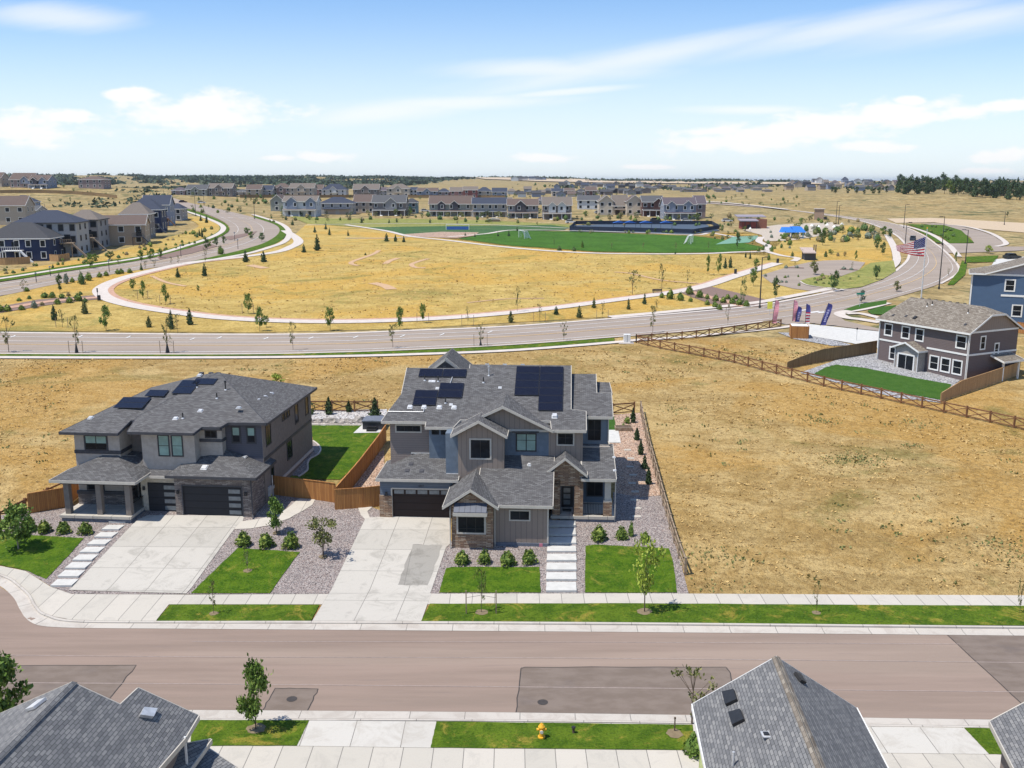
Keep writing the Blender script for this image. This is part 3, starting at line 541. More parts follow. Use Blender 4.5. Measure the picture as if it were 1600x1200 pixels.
# yard of the plum-grey house
sheet('gravel_bed',[(1250,583),(1310,562),(1368,552),(1400,560),(1505,590),(1490,604),(1470,630),(1400,622),(1320,602)],MT['grey_gravel'],.05,cell=3)
sheet('back_lawn',rag([(1272,585),(1290,575),(1306,571),(1350,576),(1420,590),(1487,602),(1470,626),(1425,618),(1370,609),(1325,600)],.55,10),MT['fake'],.1,cell=3)
sheet('gravel_bed',[(1215,520),(1250,521),(1300,532),(1335,540),(1300,541),(1240,530)],MT['grey_gravel'],.06)
# far distance: roads and pale earthworks
stroke('far_road',[(1090,316),(1130,318),(1180,323),(1230,329)],3,MT['path'],.5)
for P,m in (([(585,281),(640,276.5),(760,279),(900,283),(900,286),(700,285),(600,284)],'path'),([(900,286),(1100,282),(1120,285),(950,290)],'sandy_soil'),([(1210,283.5),(1290,281),(1330,283),(1290,286)],'path')):
    pass
def disc(name,px,py,r,mat,off):
    p=W(px,py); rr=random.Random(int(px)); sheet(name,None,mat,off,cell=3,world=[Vector((p.x+r*(1+rr.uniform(-.15,.15)*(name!='manhole_cover'))*math.cos(t*.449),p.y+r*(1+rr.uniform(-.15,.15)*(name!='manhole_cover'))*math.sin(t*.449),0)) for t in range(14)])
for a in ((848,1098),(456,1093)): disc('manhole_cover',*a,.3,MT['tar'],.04)
for a,r_ in (((400,1143),.8),((752,958),.7),((1007,957),.8),((1275,959),.5),((334,960),.5),((387,893),.5),((432,834),.5),((505,871),.5),((1054,1150),.7)): disc('mulch_ring',*a,r_*.62,colm('mulch_pale',(.2,.15,.085)),.165 if a[1]>1100 else .085)
# ---------------- house building kit ----------------
def FX(face,c,a,z,d=0.):
    """point on a facade: face F(-y) B(+y) L(-x) R(+x); c = plane, a = along, d = outwards"""
    return {'F':(a,c-d,z),'B':(a,c+d,z),'L':(c-d,a,z),'R':(c+d,a,z)}[face]
def fbox(mb,face,c,a0,a1,z0,z1,d0,d1):
    p=FX(face,c,a0,z0,d0); q=FX(face,c,a1,z1,d1); mb.box(min(p[0],q[0]),max(p[0],q[0]),min(p[1],q[1]),max(p[1],q[1]),min(p[2],q[2]),max(p[2],q[2]))
def window(root,face,c,a0,a1,z0,z1,trim,frame='dktrim',tw=.1,mv=(.5,),mh=(),glass='glass',blinds=(),sill=True,name='window'):
    m=MB(); 
    if tw>0:
        for b in ((a0-tw,a0,z0-tw,z1+tw),(a1,a1+tw,z0-tw,z1+tw),(a0,a1,z1,z1+tw),(a0,a1,z0-tw,z0)): fbox(m,face,c,*b,0,.05)
    o=m.build(name,MT[trim],root) if tw>0 else None
    f=MB(); fw=.05
    for b in ((a0,a0+fw,z0,z1),(a1-fw,a1,z0,z1),(a0+fw,a1-fw,z1-fw,z1),(a0+fw,a1-fw,z0,z0+fw)): fbox(f,face,c,*b,0,.03)
    for t in mv: x=a0+(a1-a0)*t; fbox(f,face,c,x-fw*.5,x+fw*.5,z0+fw,z1-fw,0,.028)
    for t in mh: z=z0+(z1-z0)*t; fbox(f,face,c,a0+fw,a1-fw,z-.02,z+.02,0,.026)
    fr=f.build('frame' if o else name,MT[frame],o or root); g=MB(); fbox(g,face,c,a0+.01,a1-.01,z0+.01,z1-.01,0,.012); g.build('pane',MT[glass],o or fr)
    for (b0,b1,c0,c1) in blinds:
        g=MB(); fbox(g,face,c,a0+(a1-a0)*b0+.04,a0+(a1-a0)*b1-.04,z0+(z1-z0)*c0+.02,z0+(z1-z0)*c1-.04,.012,.018); g.build('blind',MT['blind'],o or fr)
    return o or fr
def part(root,name,mat,fn,**k):
    m=MB(); fn(m); return m.build(name,MT[mat] if isinstance(mat,str) else mat,root,**k)
def roof(root,polys,mat,th=.18,fascia='trim',name='roof',fw=.05):
    b=bmesh.new()
    for P in polys: b.faces.new([b.verts.new(p) for p in P])
    bmesh.ops.remove_doubles(b,verts=b.verts,dist=.02)
    for f in b.faces:
        f.normal_update()
        if f.normal.z<0: f.normal_flip()
    b.verts.ensure_lookup_table(); V=[v.co.copy() for v in b.verts]; m=MB(); F=[[v.index for v in f.verts] for f in b.faces]; b.verts.index_update()
    F=[[v.index for v in f.verts] for f in b.faces]
    m.v=[tuple(v) for v in V]+[(v.x,v.y,v.z-th) for v in V]; n=len(V)
    for f in F: m.f.append(f); m.mi.append(0); m.f.append([i+n for i in f][::-1]); m.mi.append(0)
    fa=MB()
    for e in b.edges:
        if e.is_boundary:
            i,j=e.verts[0].index,e.verts[1].index; m.f.append([i,j,j+n,i+n]); m.mi.append(0)
            f=e.link_faces[0]; p,q=V[i],V[j]; d=(q-p); d.z=0
            if d.length<.02: continue
            o=Vector((d.y,-d.x,0)).normalized(); c=f.calc_center_median(); 
            if (c-p).dot(o)>0: o=-o
            z0=Vector((0,0,.015)); z1=Vector((0,0,-th-.03)); fa.prism([p+z0+o*.004,q+z0+o*.004,q+z1+o*.004,p+z1+o*.004],o*fw)
    b.free(); r=m.build(name,MT[mat],root)
    if fascia: fa.build('fascia',MT[fascia],r)
    return r
def pv(root,plane,x0,x1,y0,y1,nx,ny,lift=.12):
    """solar modules lying on plane z=f(x,y)"""
    for i in range(nx):
        for j in range(ny):
            a0=x0+(x1-x0)*i/nx+.02;a1=x0+(x1-x0)*(i+1)/nx-.02;b0=y0+(y1-y0)*j/ny+.015;b1=y0+(y1-y0)*(j+1)/ny-.015
            def q(a,b,l): return (a,b,plane(a,b)+l)
            m=MB().prism([q(a0,b0,lift-.04),q(a1,b0,lift-.04),q(a1,b1,lift-.04),q(a0,b1,lift-.04)],(0,0,.04)); o=m.build('solar_panel',MT['pvf'],root)
            e=.03; MB().prism([q(a0+e,b0+e,lift),q(a1-e,b0+e,lift),q(a1-e,b1-e,lift),q(a0+e,b1-e,lift)],(0,0,.006)).build('cells',MT['pv'],o)
def vent(root,plane,x,y,w=.32,h=.14,mat='metal',name='roof_vent'):
    z=plane(x,y); m=MB(); m.prism([(x-w/2-.06,y-w/2-.06,plane(x,y-w/2-.06)+.01),(x+w/2+.06,y-w/2-.06,plane(x,y-w/2-.06)+.01),(x+w/2+.06,y+w/2+.06,plane(x,y+w/2+.06)+.01),(x-w/2-.06,y+w/2+.06,plane(x,y+w/2+.06)+.01)],(0,0,.02))
    m.prism([(x-w/2,y-w/2,plane(x,y-w/2)-.02),(x+w/2,y-w/2,plane(x,y-w/2)-.02),(x+w/2,y+w/2,plane(x,y+w/2)-.02),(x-w/2,y+w/2,plane(x,y+w/2)-.02)],(0,0,h)); return m.build(name,MT[mat],root)
def pipe(root,plane,x,y,h=.6,r=.05,mat='pipe',cap=False,name='vent_pipe'):
    z=plane(x,y); m=MB().mat(MT[mat]).tube((x,y,z-.05),(x,y,z+h),r,n=8); 
    if cap: m.tube((x,y,z+h),(x,y,z+h+.14),r*1.8,n=8)
    m.mat(MT['metal']).tube((x,y,z-.02),(x,y,z+.08),r*2.4,r*1.3,n=8); return m.build(name,None,root)
def downspout(root,x,y,z1,z0,mat='trim',kick=(0,-.8),top=(0,.3)):
    m=MB().bar((x+top[0],y+top[1],z1+.25),(x,y,z1),.08).bar((x,y,z1),(x,y,z0+.25),.08).bar((x,y,z0+.25),(x+kick[0],y+kick[1],z0+.06),.08); return m.build('downspout',MT[mat],root)
def lantern(root,x,y,z): 
    part(root,'wall_lantern','black',lambda m:(m.box(x-.09,x+.09,y-.2,y-.06,z,z+.3),m.box(x-.04,x+.04,y-.06,y,z+.1,z+.2)))
def frame_of(px,py,rot,z=None):
    p=W(px,py) if z is None else GZ(px,py,z); return p
# ================= central house =================
def central_house():
    o=GZ(595,808,1.4); h=thing('house','large taupe and blue grey house with brown stone gables and solar panels, centre of photo','house',(o.x,o.y,1.4),R(-3.2))
    P=lambda n,m,f,**k: part(h,n,m,f,**k)
    k=.42; mp=lambda x,y:7.58+k*(y-2.25)
    # walls --- garage block
    P('garage_wall','bluesid',lambda m:(m.box(0,1.0,0,.3,1.9,3.35),m.box(5.97,6.44,0,.3,1.9,3.35),m.box(1.0,5.97,0,.3,2.52,3.35),m.box(0,6.4,.3,12,-.6,3.35)))
    P('garage_pier','stone',lambda m:m.box(-.06,.98,-.1,.3,-.5,1.9)); P('garage_pier','stone',lambda m:m.box(5.99,6.44,-.1,.3,-.5,1.9))
    P('door_trim','trim',lambda m:(m.box(.9,1.02,-.06,.02,.0,2.55),m.box(5.95,6.07,-.06,.02,.0,2.55),m.box(1.02,5.95,-.06,.02,2.45,2.57)))
    gd=P('garage_door','gdoor',lambda m:m.box(1.02,5.95,.1,.16,.02,2.46))
    for i in range(5):
        x=1.15+i*.97; part(gd,'door_window','frost',lambda m:m.box(x,x+.8,.07,.1,2.03,2.36))
    for x in (2.26,3.49,4.72): pass
    lantern(h,.55,-.1,1.95)
    cu=bpy.data.curves.new('house_number','FONT'); cu.body='4807'; cu.size=.24; cu.extrude=.01; t=bpy.data.objects.new('house_number',cu); S.collection.objects.link(t)
    dg=bpy.context.evaluated_depsgraph_get(); me=bpy.data.meshes.new_from_object(t.evaluated_get(dg)); bpy.data.objects.remove(t); me.materials.clear(); me.materials.append(MT['black']); t=bpy.data.objects.new('house_number',me); S.collection.objects.link(t); t.parent=h; t.location=(3.15,-.01,2.66); t.rotation_euler=(R(90),0,0)
    # bay
    P('bay_wall','stone',lambda m:(m.prism([(6.47,-5,-1.3),(9.65,-5,-1.3),(9.65,-5,2.8),(8.03,-5,3.95),(6.47,-5,2.8)],(0,.35,0)),m.box(6.47,9.65,-4.65,0,-1.3,2.75)))
    P('foundation','found',lambda m:(m.box(6.5,9.62,-5.03,-4.9,-1.4,-.85),m.box(9.6,13.9,-4.5,-4.3,-1.4,-.25),m.box(13.85,14.0,-4.5,1.5,-1.4,-.4)))
    P('wing_wall','taupe',lambda m:m.box(9.65,13.85,-4.42,2.0,-1.2,2.9)); P('corner_board','trim',lambda m:m.box(9.66,9.78,-4.5,-4.4,-.25,2.75)); P('corner_board','trim',lambda m:m.box(13.78,13.9,-4.46,-4.34,-.25,2.8))
    window(h,'F',-5.0,6.98,8.98,.72,1.98,'trim','black',.13,(.33,.67),(.25,)); aw=P('awning','seam',lambda m:m.prism([(6.7,-5.02,3.05),(9.22,-5.02,3.05),(9.22,-5.75,2.55),(6.7,-5.75,2.55)],(0,0,.06)))
    part(aw,'awning_fascia','trim',lambda m:(m.box(6.66,9.26,-5.78,-5.70,2.28,2.54),m.box(6.66,6.76,-5.7,-5.02,2.3,2.5),m.box(9.16,9.26,-5.7,-5.02,2.3,2.5)))
    window(h,'F',-4.42,10.95,12.4,1.62,2.32,'trim','black',.1,(.5,)); downspout(h,6.38,-5.1,2.5,-1.2,kick=(-.25,-1.1)); downspout(h,9.78,-4.6,2.6,-1.1,kick=(0,-1.0))
    # upper storey
    P('upper_wall','tsid',lambda m:(m.box(.45,3.83,2.7,12,3.2,7.55),m.box(.45,3.83,12,17,-.5,7.2)))
    P('upper_wall','blue',lambda m:(m.box(3.83,5.42,2.05,6,3.2,7.3),m.box(5.42,6.47,.28,6,3.2,7.15)))
    P('upper_wall','taupe',lambda m:(m.prism([(6.46,0,3.0),(10.15,0,3.0),(10.15,0,7.05),(8.2,0,8.1),(6.46,0,7.1)],(0,4,0)),))
    P('upper_wall','blue',lambda m:m.box(10.15,13.75,1.9,5,4.2,7.0)); P('gable_wall','taupe',lambda m:m.prism([(6.6,1.75,7.12),(13.7,1.75,7.12),(10.03,1.75,8.95)],(0,3,0)))
    P('gable_band','trim',lambda m:m.box(10.3,13.75,1.66,1.74,7.0,7.2)); P('upper_wall','taupe',lambda m:m.box(13.75,16.55,1.9,6,3.9,7.2)); P('upper_wall','blue',lambda m:(m.box(16.55,18.6,4.1,14,-.6,7.95),m.box(18.6,19.0,9,13.6,-.6,8.2)))
    P('main_wall','tsid',lambda m:(m.box(.6,15.4,6,17.9,-.8,7.3),m.prism([(.85,6.2,7.3),(.85,17.6,7.3),(.85,9.9,10.5)],(.2,0,0)),m.prism([(15.2,4,7.3),(15.2,18,7.3),(15.2,10.2,10.7)],(.2,0,0)),m.box(14.1,16.6,4.3,14,-.8,7.2)))
    for q in [(3.85,5.4,1.99,2.04,4.4,4.5),(5.45,6.45,.2,.27,3.68,3.78),(10.2,13.7,1.83,1.89,4.72,4.81),(8.6,10.1,-.07,-.01,4.18,4.27),(2.2,3.75,2.6,2.69,4.72,4.8)]: P('flashing','metal',lambda m:m.box(*q))
    window(h,'F',2.7,1.0,3.03,6.62,7.12,'trim','black',.1,(.333,.667)); window(h,'F',2.05,4.05,4.68,6.55,7.02,'blue','black',.06,()); window(h,'F',2.05,4.82,5.36,6.55,7.02,'blue','black',.06,())
    window(h,'F',0.0,7.5,9.05,5.2,6.72,'trim','black',.12,(.5,)); w=window(h,'F',1.9,11.1,12.7,5.32,6.78,'dktrim','black',.06,(.5,),(.62,),blinds=((0,.5,0,1),(.5,1,0,1)))
    P('sun_canopy','black',lambda m:m.box(10.75,12.95,1.45,1.88,6.98,7.05))
    window(h,'F',1.9,14.5,15.75,5.92,6.85,'trim','black',.1,(.5,),(.6,)); window(h,'F',4.1,17.0,18.1,5.7,7.5,'blue','black',.06,(.5,),(.5,))
    downspout(h,18.72,4.05,7.6,5.4,kick=(.1,-.3)); P('corner_board','taupe',lambda m:m.box(10.05,10.2,-.05,.05,4.3,7.1))
    # entry and porch
    P('entry_wall','stone',lambda m:(m.box(14.12,14.75,.0,1.9,-1.1,3.4),m.box(15.9,16.6,.0,.7,-.3,3.4),m.prism([(14.12,0,2.95),(16.6,0,2.95),(16.6,0,4.1),(15.36,0,5.0),(15.11,0,5.15),(14.86,0,5.0),(14.12,0,4.1)],(0,.6,0))))
    P('entry_back_wall','stucco',lambda m:(m.box(14.7,15.95,2.2,2.4,-.1,3.3),m.box(16.6,18.9,3.6,4.1,-.1,5.3))); 
    dr=P('front_door','black',lambda m:m.box(14.78,15.82,2.1,2.18,.42,2.85))
    for i in range(4): z=.68+i*.52; part(dr,'door_pane','frost',lambda m:m.box(15.02,15.58,2.06,2.1,z,z+.4))
    P('door_trim','dktrim',lambda m:(m.box(14.75,14.86,.3,.5,.4,2.9),m.box(15.79,15.9,.3,.5,.4,2.9),m.box(14.75,15.9,.3,.5,2.82,2.96)))
    P('porch_slab',MT['walk'],lambda m:m.box(14.0,19.15,-.12,3.6,.2,.44)); P('porch_base','found',lambda m:m.box(16.0,19.1,-.05,3.5,-1.2,.2)); P('doormat','black',lambda m:m.box(14.95,15.7,1.0,1.6,.445,.47))
    P('porch_wall','blue',lambda m:(m.box(16.6,18.7,3.5,3.6,.4,3.6),)); window(h,'F',3.5,17.0,18.3,1.0,2.9,'dktrim','black',.06,(.5,))
    c=P('porch_column','trim',lambda m:(m.box(18.35,18.85,.12,.6,1.75,3.4),m.box(18.25,18.95,.02,.7,1.62,1.78))); part(c,'column_base','stone',lambda m:m.box(18.25,18.95,.02,.7,.3,1.64))
    P('railing','black',lambda m:([m.bar((16.7+i*.13,.2,.5),(16.7+i*.13,.2,1.4),.025) for i in range(12)],m.bar((16.6,.2,1.42),(18.3,.2,1.42),.05),m.bar((16.6,.2,.55),(18.3,.2,.55),.04)))
    P('porch_beam','trim',lambda m:m.box(16.5,19.0,.1,.45,3.3,3.55))
    downspout(h,19.2,.1,3.3,-.4,kick=(.9,-.3))
    # roofs
    gp=lambda x,y:3.45+k*(y+.45)
    roof(h,[[(-.2,-.5,3.45),(6.0,-.5,3.45),(6.5,-.5,3.45),(6.5,3,4.92),(3.0,3,4.92)],[(-.2,-.5,3.45),(3.0,3,4.92),(3.0,4.5,4.92),(-.2,4.5,3.45)]],'sh_dark',name='garage_roof')
    bz=lambda x:4.28-.667*abs(x-7.98)
    roof(h,[[(5.85,-5.35,bz(5.85)),(7.98,-5.35,4.28),(7.98,.02,4.28),(5.85,.02,bz(5.85))],[(10.08,-5.35,bz(10.08)),(7.98,-5.35,4.28),(7.98,.02,4.28),(10.08,.02,bz(10.08))]],'sh_dark',name='bay_roof')
    wz=lambda x,y:2.9+.3*(y+4.85)
    roof(h,[[(8.3,-4.85,2.9),(14.2,-4.85,2.9),(14.2,1.95,wz(0,1.95)),(8.3,1.95,wz(0,1.95))]],'sh_dark',name='wing_roof')
    ez=lambda x:5.42-.8*abs(x-15.13)
    roof(h,[[(13.45,-.35,ez(13.45)),(15.13,-.35,5.42),(15.13,3,5.42),(13.45,3,ez(13.45))],[(16.9,-.35,ez(16.9)),(15.13,-.35,5.42),(15.13,3,5.42),(16.9,3,ez(16.9))]],'sh_dark',name='entry_roof')
    pz=lambda x,y:3.68+.4*(y+.2)
    roof(h,[[(16.45,-.25,3.66),(19.22,-.25,3.66),(19.1,4.1,pz(0,4.1)),(16.45,4.1,pz(0,4.1))],[(13.9,1.0,pz(0,1.0)),(16.45,1.0,pz(0,1.0)),(16.45,2.2,pz(0,2.2)),(13.9,2.2,pz(0,2.2))]],'sh_dark',name='porch_roof')
    q=lambda x,y:(x,y,mp(x,y)); rz=10.94; rl=10.69
    front=[q(-.15,2.25),q(3.6,2.25),q(3.6,1.6),q(5.9,1.6),q(6.4,2.6),q(13.9,2.6),q(14.0,1.45),q(16.8,1.45),q(16.8,3.9),q(15.55,4.1),q(15.55,10.25),q(6.5,10.25),q(6.5,9.65),q(.85,9.65),q(.95,5.94)]
    b=bmesh.new(); f=b.faces.new([b.verts.new(p) for p in front]); f.normal_update(); bmesh.ops.triangulate(b,faces=[f]); tr=[[tuple(v.co) for v in f.verts] for f in b.faces]; b.free()
    roof(h,tr+[[(-.15,2.25,7.58),q(.95,5.94),(-.15,6.2,7.7)],[(.85,9.65,rl),(6.5,9.65,rl),(6.5,18.4,7.2),(.85,18.4,7.2)],[(6.5,10.25,rz),(15.55,10.25,rz),(15.55,18.6,7.3),(6.5,18.6,7.3)]],'sh_dark',name='main_roof')
    dz=lambda x:9.22-.485*abs(x-10.0)
    roof(h,[[(5.95,1.28,dz(5.95)),(10.0,1.28,9.22),(10.0,6.3,9.22),(5.95,3.0,dz(5.95))],[(14.1,1.28,dz(14.1)),(10.0,1.28,9.22),(10.0,6.3,9.22),(14.1,3.0,dz(14.1))]],'sh_dark',name='gable_roof')
    cz=lambda x:8.42-.55*abs(x-8.18)
    roof(h,[[(5.95,-.5,cz(5.95)),(8.18,-.5,8.42),(8.18,2.4,8.42),(5.95,2.4,cz(5.95))],[(10.45,-.5,cz(10.45)),(8.18,-.5,8.42),(8.18,2.4,8.42),(10.45,2.4,cz(10.45))]],'sh_dark',name='gable_roof')
    fz=lambda y:7.85+.36*(y-3.7)
    roof(h,[[(15.3,3.7,7.85),(19.05,3.7,7.85),(19.05,7.2,fz(7.2)),(17.78,7.2,fz(7.2)),(17.78,10.2,fz(10.2)),(15.3,10.2,fz(10.2))],[(15.3,10.2,fz(10.2)),(17.78,10.2,fz(10.2)),(17.78,15,8.2),(15.3,15,8.2)]],'sh_dark',name='side_roof')
    roof(h,[[(17.7,8.2,8.9),(19.15,8.2,8.9),(19.0,10.4,9.4),(17.7,10.6,9.4)],[(17.7,10.6,9.4),(19.0,10.4,9.4),(19.1,14,8.0),(17.7,14,8.0)]],'sh_dark',name='side_roof')
    roof(h,[[(1.6,13.8,9.1),(3.85,13.8,10.9),(3.85,18.8,10.9),(1.6,18.8,9.1)],[(6.1,13.8,9.1),(3.85,13.8,10.9),(3.85,18.8,10.9),(6.1,18.8,9.1)],[(1.6,13.8,9.1),(6.1,13.8,9.1),(3.85,13.2,10.88)]],'sh_dark',name='rear_gable_roof')
    part(h,'rear_gable_wall','taupe',lambda m:m.prism([(2.0,18.4,7),(5.7,18.4,7),(5.7,18.4,8.9),(3.85,18.4,10.5),(2.0,18.4,8.9)],(0,.2,0)))
    # on the roof
    pv(h,mp,2.05,6.3,8.2,9.35,2,1); pv(h,mp,4.12,6.25,5.3,7.35,1,2); pv(h,mp,2.1,4.1,4.25,6.3,1,2); pv(h,mp,10.68,14.9,5.75,9.9,2,4); pv(h,mp,12.78,14.88,3.75,5.75,1,2)
    for x in (1.95,3.15,4.45,5.7): vent(h,mp,x,4.1)
    for x,y in ((3.2,7.7),(3.5,7.7),(3.95,6.7),(5.4,4.5),(9.4,6.9)): vent(h,mp,x,y,.18,.08)
    vent(h,mp,14.2,3.1,.36,.22)
    for x,y,c in ((8.3,8.6,True),(7.9,7.6,False),(2.7,7.8,False),(3.9,7.7,False),(4.9,4.7,False)): pipe(h,mp,x,y,.75 if c else .5,.05,'metal' if c else 'pipe',c)
    P('conduit','metal',lambda m:(m.tube((.2,3.4,mp(0,3.4)+.08),(3.2,3.4,mp(0,3.4)+.08),.035),m.tube((3.2,3.4,mp(0,3.4)+.08),(3.2,4.2,mp(0,4.2)+.08),.035),m.tube((5.0,7.3,mp(0,7.3)+.1),(5.1,8.2,mp(0,8.2)+.1),.035)))
    for x,y in ((2.4,1.3),(3.4,.5),(2.2,.5)): vent(h,gp,x,y,.3,.1,'dktrim')
    vent(h,lambda x,y:wz(x,y),12.2,.5,.2,.16); vent(h,lambda x,y:bz(x)+0.,7.0,-2.5,.2,.1,'dktrim') if 0 else None
    for x in (8.0,9.6,11.2): vent(h,lambda x,y:10.94-.43*(y-10.25),x,10.6,.35,.16)
    for y in (.8,2.4): vent(h,pz,19.15,y,.12,.1)
    return h
HC=central_house()
def steps():
    # slabs of the front path, rising to the porch
    for i,(xl,xr,y0,y1) in enumerate([(853,901,926.5,910),(853,901,908.5,895),(853.5,901,893.5,880),(854,901,878.5,866),(854.5,900.5,864,853.5),(855,900.5,851.5,840),(856,900,838.5,826),(857,899.5,824.5,810)]):
        a=W(xl,y0);b=W(xr,y0);c=W(xr-1,y1);d=W(xl+1,y1); z=max(H(c.x,c.y),.12)+.05
        o=MB().prism([(a.x,a.y,z-.4),(b.x,b.y,z-.4),(c.x,c.y,z-.4),(d.x,d.y,z-.4)],(0,0,.4)).build('path_slab',MT['bright']); tag(o,kind='structure')
    for i in range(9):
        t=i/8; xl=lerp(79,170,t); y0=lerp(918,818,t**.93); dx=lerp(33,26,t); dy=lerp(13.5,9.5,t); sk=lerp(11,10,t)
        a=W(xl,y0);b=W(xl+dx,y0);c=W(xl+dx+sk,y0-dy+1.5);d=W(xl+sk,y0-dy+1.5); z=H(c.x,c.y)+.06
        o=MB().prism([(a.x,a.y,z-.4),(b.x,b.y,z-.4),(c.x,c.y,z-.4),(d.x,d.y,z-.4)],(0,0,.4)).build('path_slab',MT['bright']); tag(o,kind='structure')
steps()
# ================= left house =================
def left_house():
    o=GZ(276,805,1.4); h=thing('house','grey stucco house with low hipped roof and columned porch, left of the central house','house',(o.x,o.y,1.4),R(-4.65))
    P=lambda n,m,f,**k: part(h,n,m,f,**k)
    P('garage_wall','stone2',lambda m:(m.box(0,.62,0,.35,-.3,3.4),m.box(5.68,6.54,0,.35,-.3,3.4),m.box(.62,5.68,0,.35,2.6,3.4),m.box(0,6.54,.35,6,-.3,3.4)))
    P('door_trim','dktrim',lambda m:(m.box(.56,.66,-.02,.1,.05,2.66),m.box(5.64,5.74,-.02,.1,.05,2.66),m.box(.66,5.64,-.02,.1,2.56,2.68)))
    g=P('garage_door','gdoor2',lambda m:m.box(.64,5.66,.12,.2,.03,2.58))
    for i in range(4): part(g,'door_window','frost',lambda m:m.box(4.5,5.5,.09,.12,.18+i*.6,.52+i*.6))
    g=P('garage_door','gdoor2',lambda m:m.box(-2.66,-.1,.72,.8,.03,2.52))
    for i in range(4): part(g,'door_window','frost',lambda m:m.box(-1.25,-.15,.69,.72,.18+i*.6,.52+i*.6))
    P('garage_wall','beige',lambda m:(m.box(-3.25,-2.66,.75,1.1,-.2,3.1),m.box(-2.66,.1,.75,1.1,2.55,3.1),m.box(-3.25,.1,1.1,5,-.2,3.1)))
    lantern(h,.3,0,1.9); lantern(h,6.0,0,1.9); lantern(h,-2.95,.75,1.9); downspout(h,6.5,-.05,3.2,0,'dktrim',(.1,-.3))
    # porch
    P('porch_slab',MT['walk'],lambda m:m.box(-9.0,-3.0,-1.9,3.2,.2,.42)); P('porch_base','found',lambda m:m.box(-8.9,-3.05,-1.8,3,-.9,.2))
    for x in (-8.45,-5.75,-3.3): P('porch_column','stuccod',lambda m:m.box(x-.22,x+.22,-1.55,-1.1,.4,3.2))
    P('porch_beam','dktrim',lambda m:(m.box(-8.9,-2.9,-1.6,-1.05,3.0,3.3),m.box(-8.85,-8.4,-1.05,1.0,3.0,3.3),m.box(-3.35,-2.9,-1.05,1.0,3.0,3.3)))
    P('lower_wall','stucco',lambda m:(m.box(-8.8,-4.9,1.0,8,.3,3.6),m.box(-4.9,-3.2,3.2,8,.3,3.4))); P('wainscot','stone2',lambda m:(m.box(-8.86,-4.84,.9,1.0,.35,1.35),m.box(-4.9,-4.8,1,3.2,.35,1.35))); P('ledge','dktrim',lambda m:m.box(-8.92,-4.78,.84,1.04,1.35,1.62))
    window(h,'F',1.0,-8.0,-6.6,1.7,2.9,'dktrim','black',.08,(.5,)); P('front_door','black',lambda m:m.box(-4.6,-3.6,3.1,3.2,.42,2.7))
    P('railing','black',lambda m:([m.bar((-3.1,-.9+i*.14,.45),(-3.1,-.9+i*.14,1.35),.025) for i in range(12)],m.bar((-3.1,-1,1.36),(-3.1,.75,1.36),.05)))
    # upper
    P('upper_wall','stucco',lambda m:(m.box(-8.8,-4.9,1,9,3.4,6.75),m.box(-3.1,1.45,1.2,9,3.4,6.9),m.box(1.45,3.4,2.2,9,3.3,7.0)))
    P('wall_band','dktrim',lambda m:(m.box(-8.86,-4.84,.95,1.0,4.85,5.15),m.box(-4.9,-4.84,1,3,4.85,5.15),m.box(1.5,3.46,2.12,2.2,5.75,6.0),m.box(3.4,3.46,2.2,3.0,5.75,6.0),m.box(1.5,3.46,2.12,2.2,6.75,6.9)))
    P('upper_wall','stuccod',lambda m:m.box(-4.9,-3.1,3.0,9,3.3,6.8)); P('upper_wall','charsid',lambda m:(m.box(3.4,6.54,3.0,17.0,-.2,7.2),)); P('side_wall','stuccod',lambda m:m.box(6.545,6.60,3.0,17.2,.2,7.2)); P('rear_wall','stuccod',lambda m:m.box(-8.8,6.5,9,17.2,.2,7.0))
    P('wall_band','dktrim',lambda m:m.box(6.6,6.64,3.0,17.2,3.9,4.15)); P('foundation_strip','path',lambda m:m.box(6.6,6.68,4.0,17.2,.9,1.15))
    window(h,'F',1.0,-7.85,-6.0,5.2,6.4,'dktrim','black',.1,(.5,),blinds=((0,.5,.45,1),(.5,1,.45,1))); window(h,'F',1.2,-1.65,-.75,4.75,6.5,'dktrim','black',.06,(),(.5,),blinds=((0,1,0,1),)); window(h,'F',1.2,-.5,.4,4.75,6.5,'dktrim','black',.06,(),(.5,),blinds=((0,1,0,1),))
    window(h,'F',2.2,2.0,2.95,6.12,6.72,'dktrim','black',.05,(.5,)); window(h,'F',3.0,4.0,4.65,5.55,6.85,'dktrim','black',.1,(),(.45,),blinds=((0,1,.45,1),)); window(h,'F',3.0,5.3,5.95,5.55,6.85,'dktrim','black',.1,(),(.45,),blinds=((0,1,.45,1),)); P('hanging_lamp','black',lambda m:m.box(-3.9,-3.7,2.8,3.0,5.9,6.3))
    for a0,a1,z0,z1 in ((3.8,5.0,5.0,6.8),(8.3,8.8,6.1,6.8),(9.1,9.6,6.1,6.8),(9.9,10.4,6.1,6.8),(12.0,12.9,4.9,6.8),(15.3,16.2,4.9,6.8),(9.2,10.6,2.2,3.8)): window(h,'R',6.6,a0,a1,z0,z1,'dktrim','black',.07,(.5,) if a1-a0>1 else ())
    P('utility_meter','metal',lambda m:(m.box(6.56,6.75,3.6,4.2,.6,1.4),m.tube((6.68,4.6,.3),(6.68,4.6,2.2),.05))); window(h,'R',6.6,4.6,5.3,1.2,2.8,'dktrim','black',.06,())
    # roofs
    roof(h,[[(-.5,-.5,3.55),(7.1,-.5,3.55),(3.3,3.1,4.95)],[(7.1,-.5,3.55),(3.3,3.1,4.95),(3.6,4.6,4.95),(7.1,4.6,3.55)],[(-.5,-.5,3.55),(3.3,3.1,4.95),(1.5,4.6,4.95),(-.5,4.6,3.55)]],'sh_dark',name='garage_roof',fascia='dktrim')
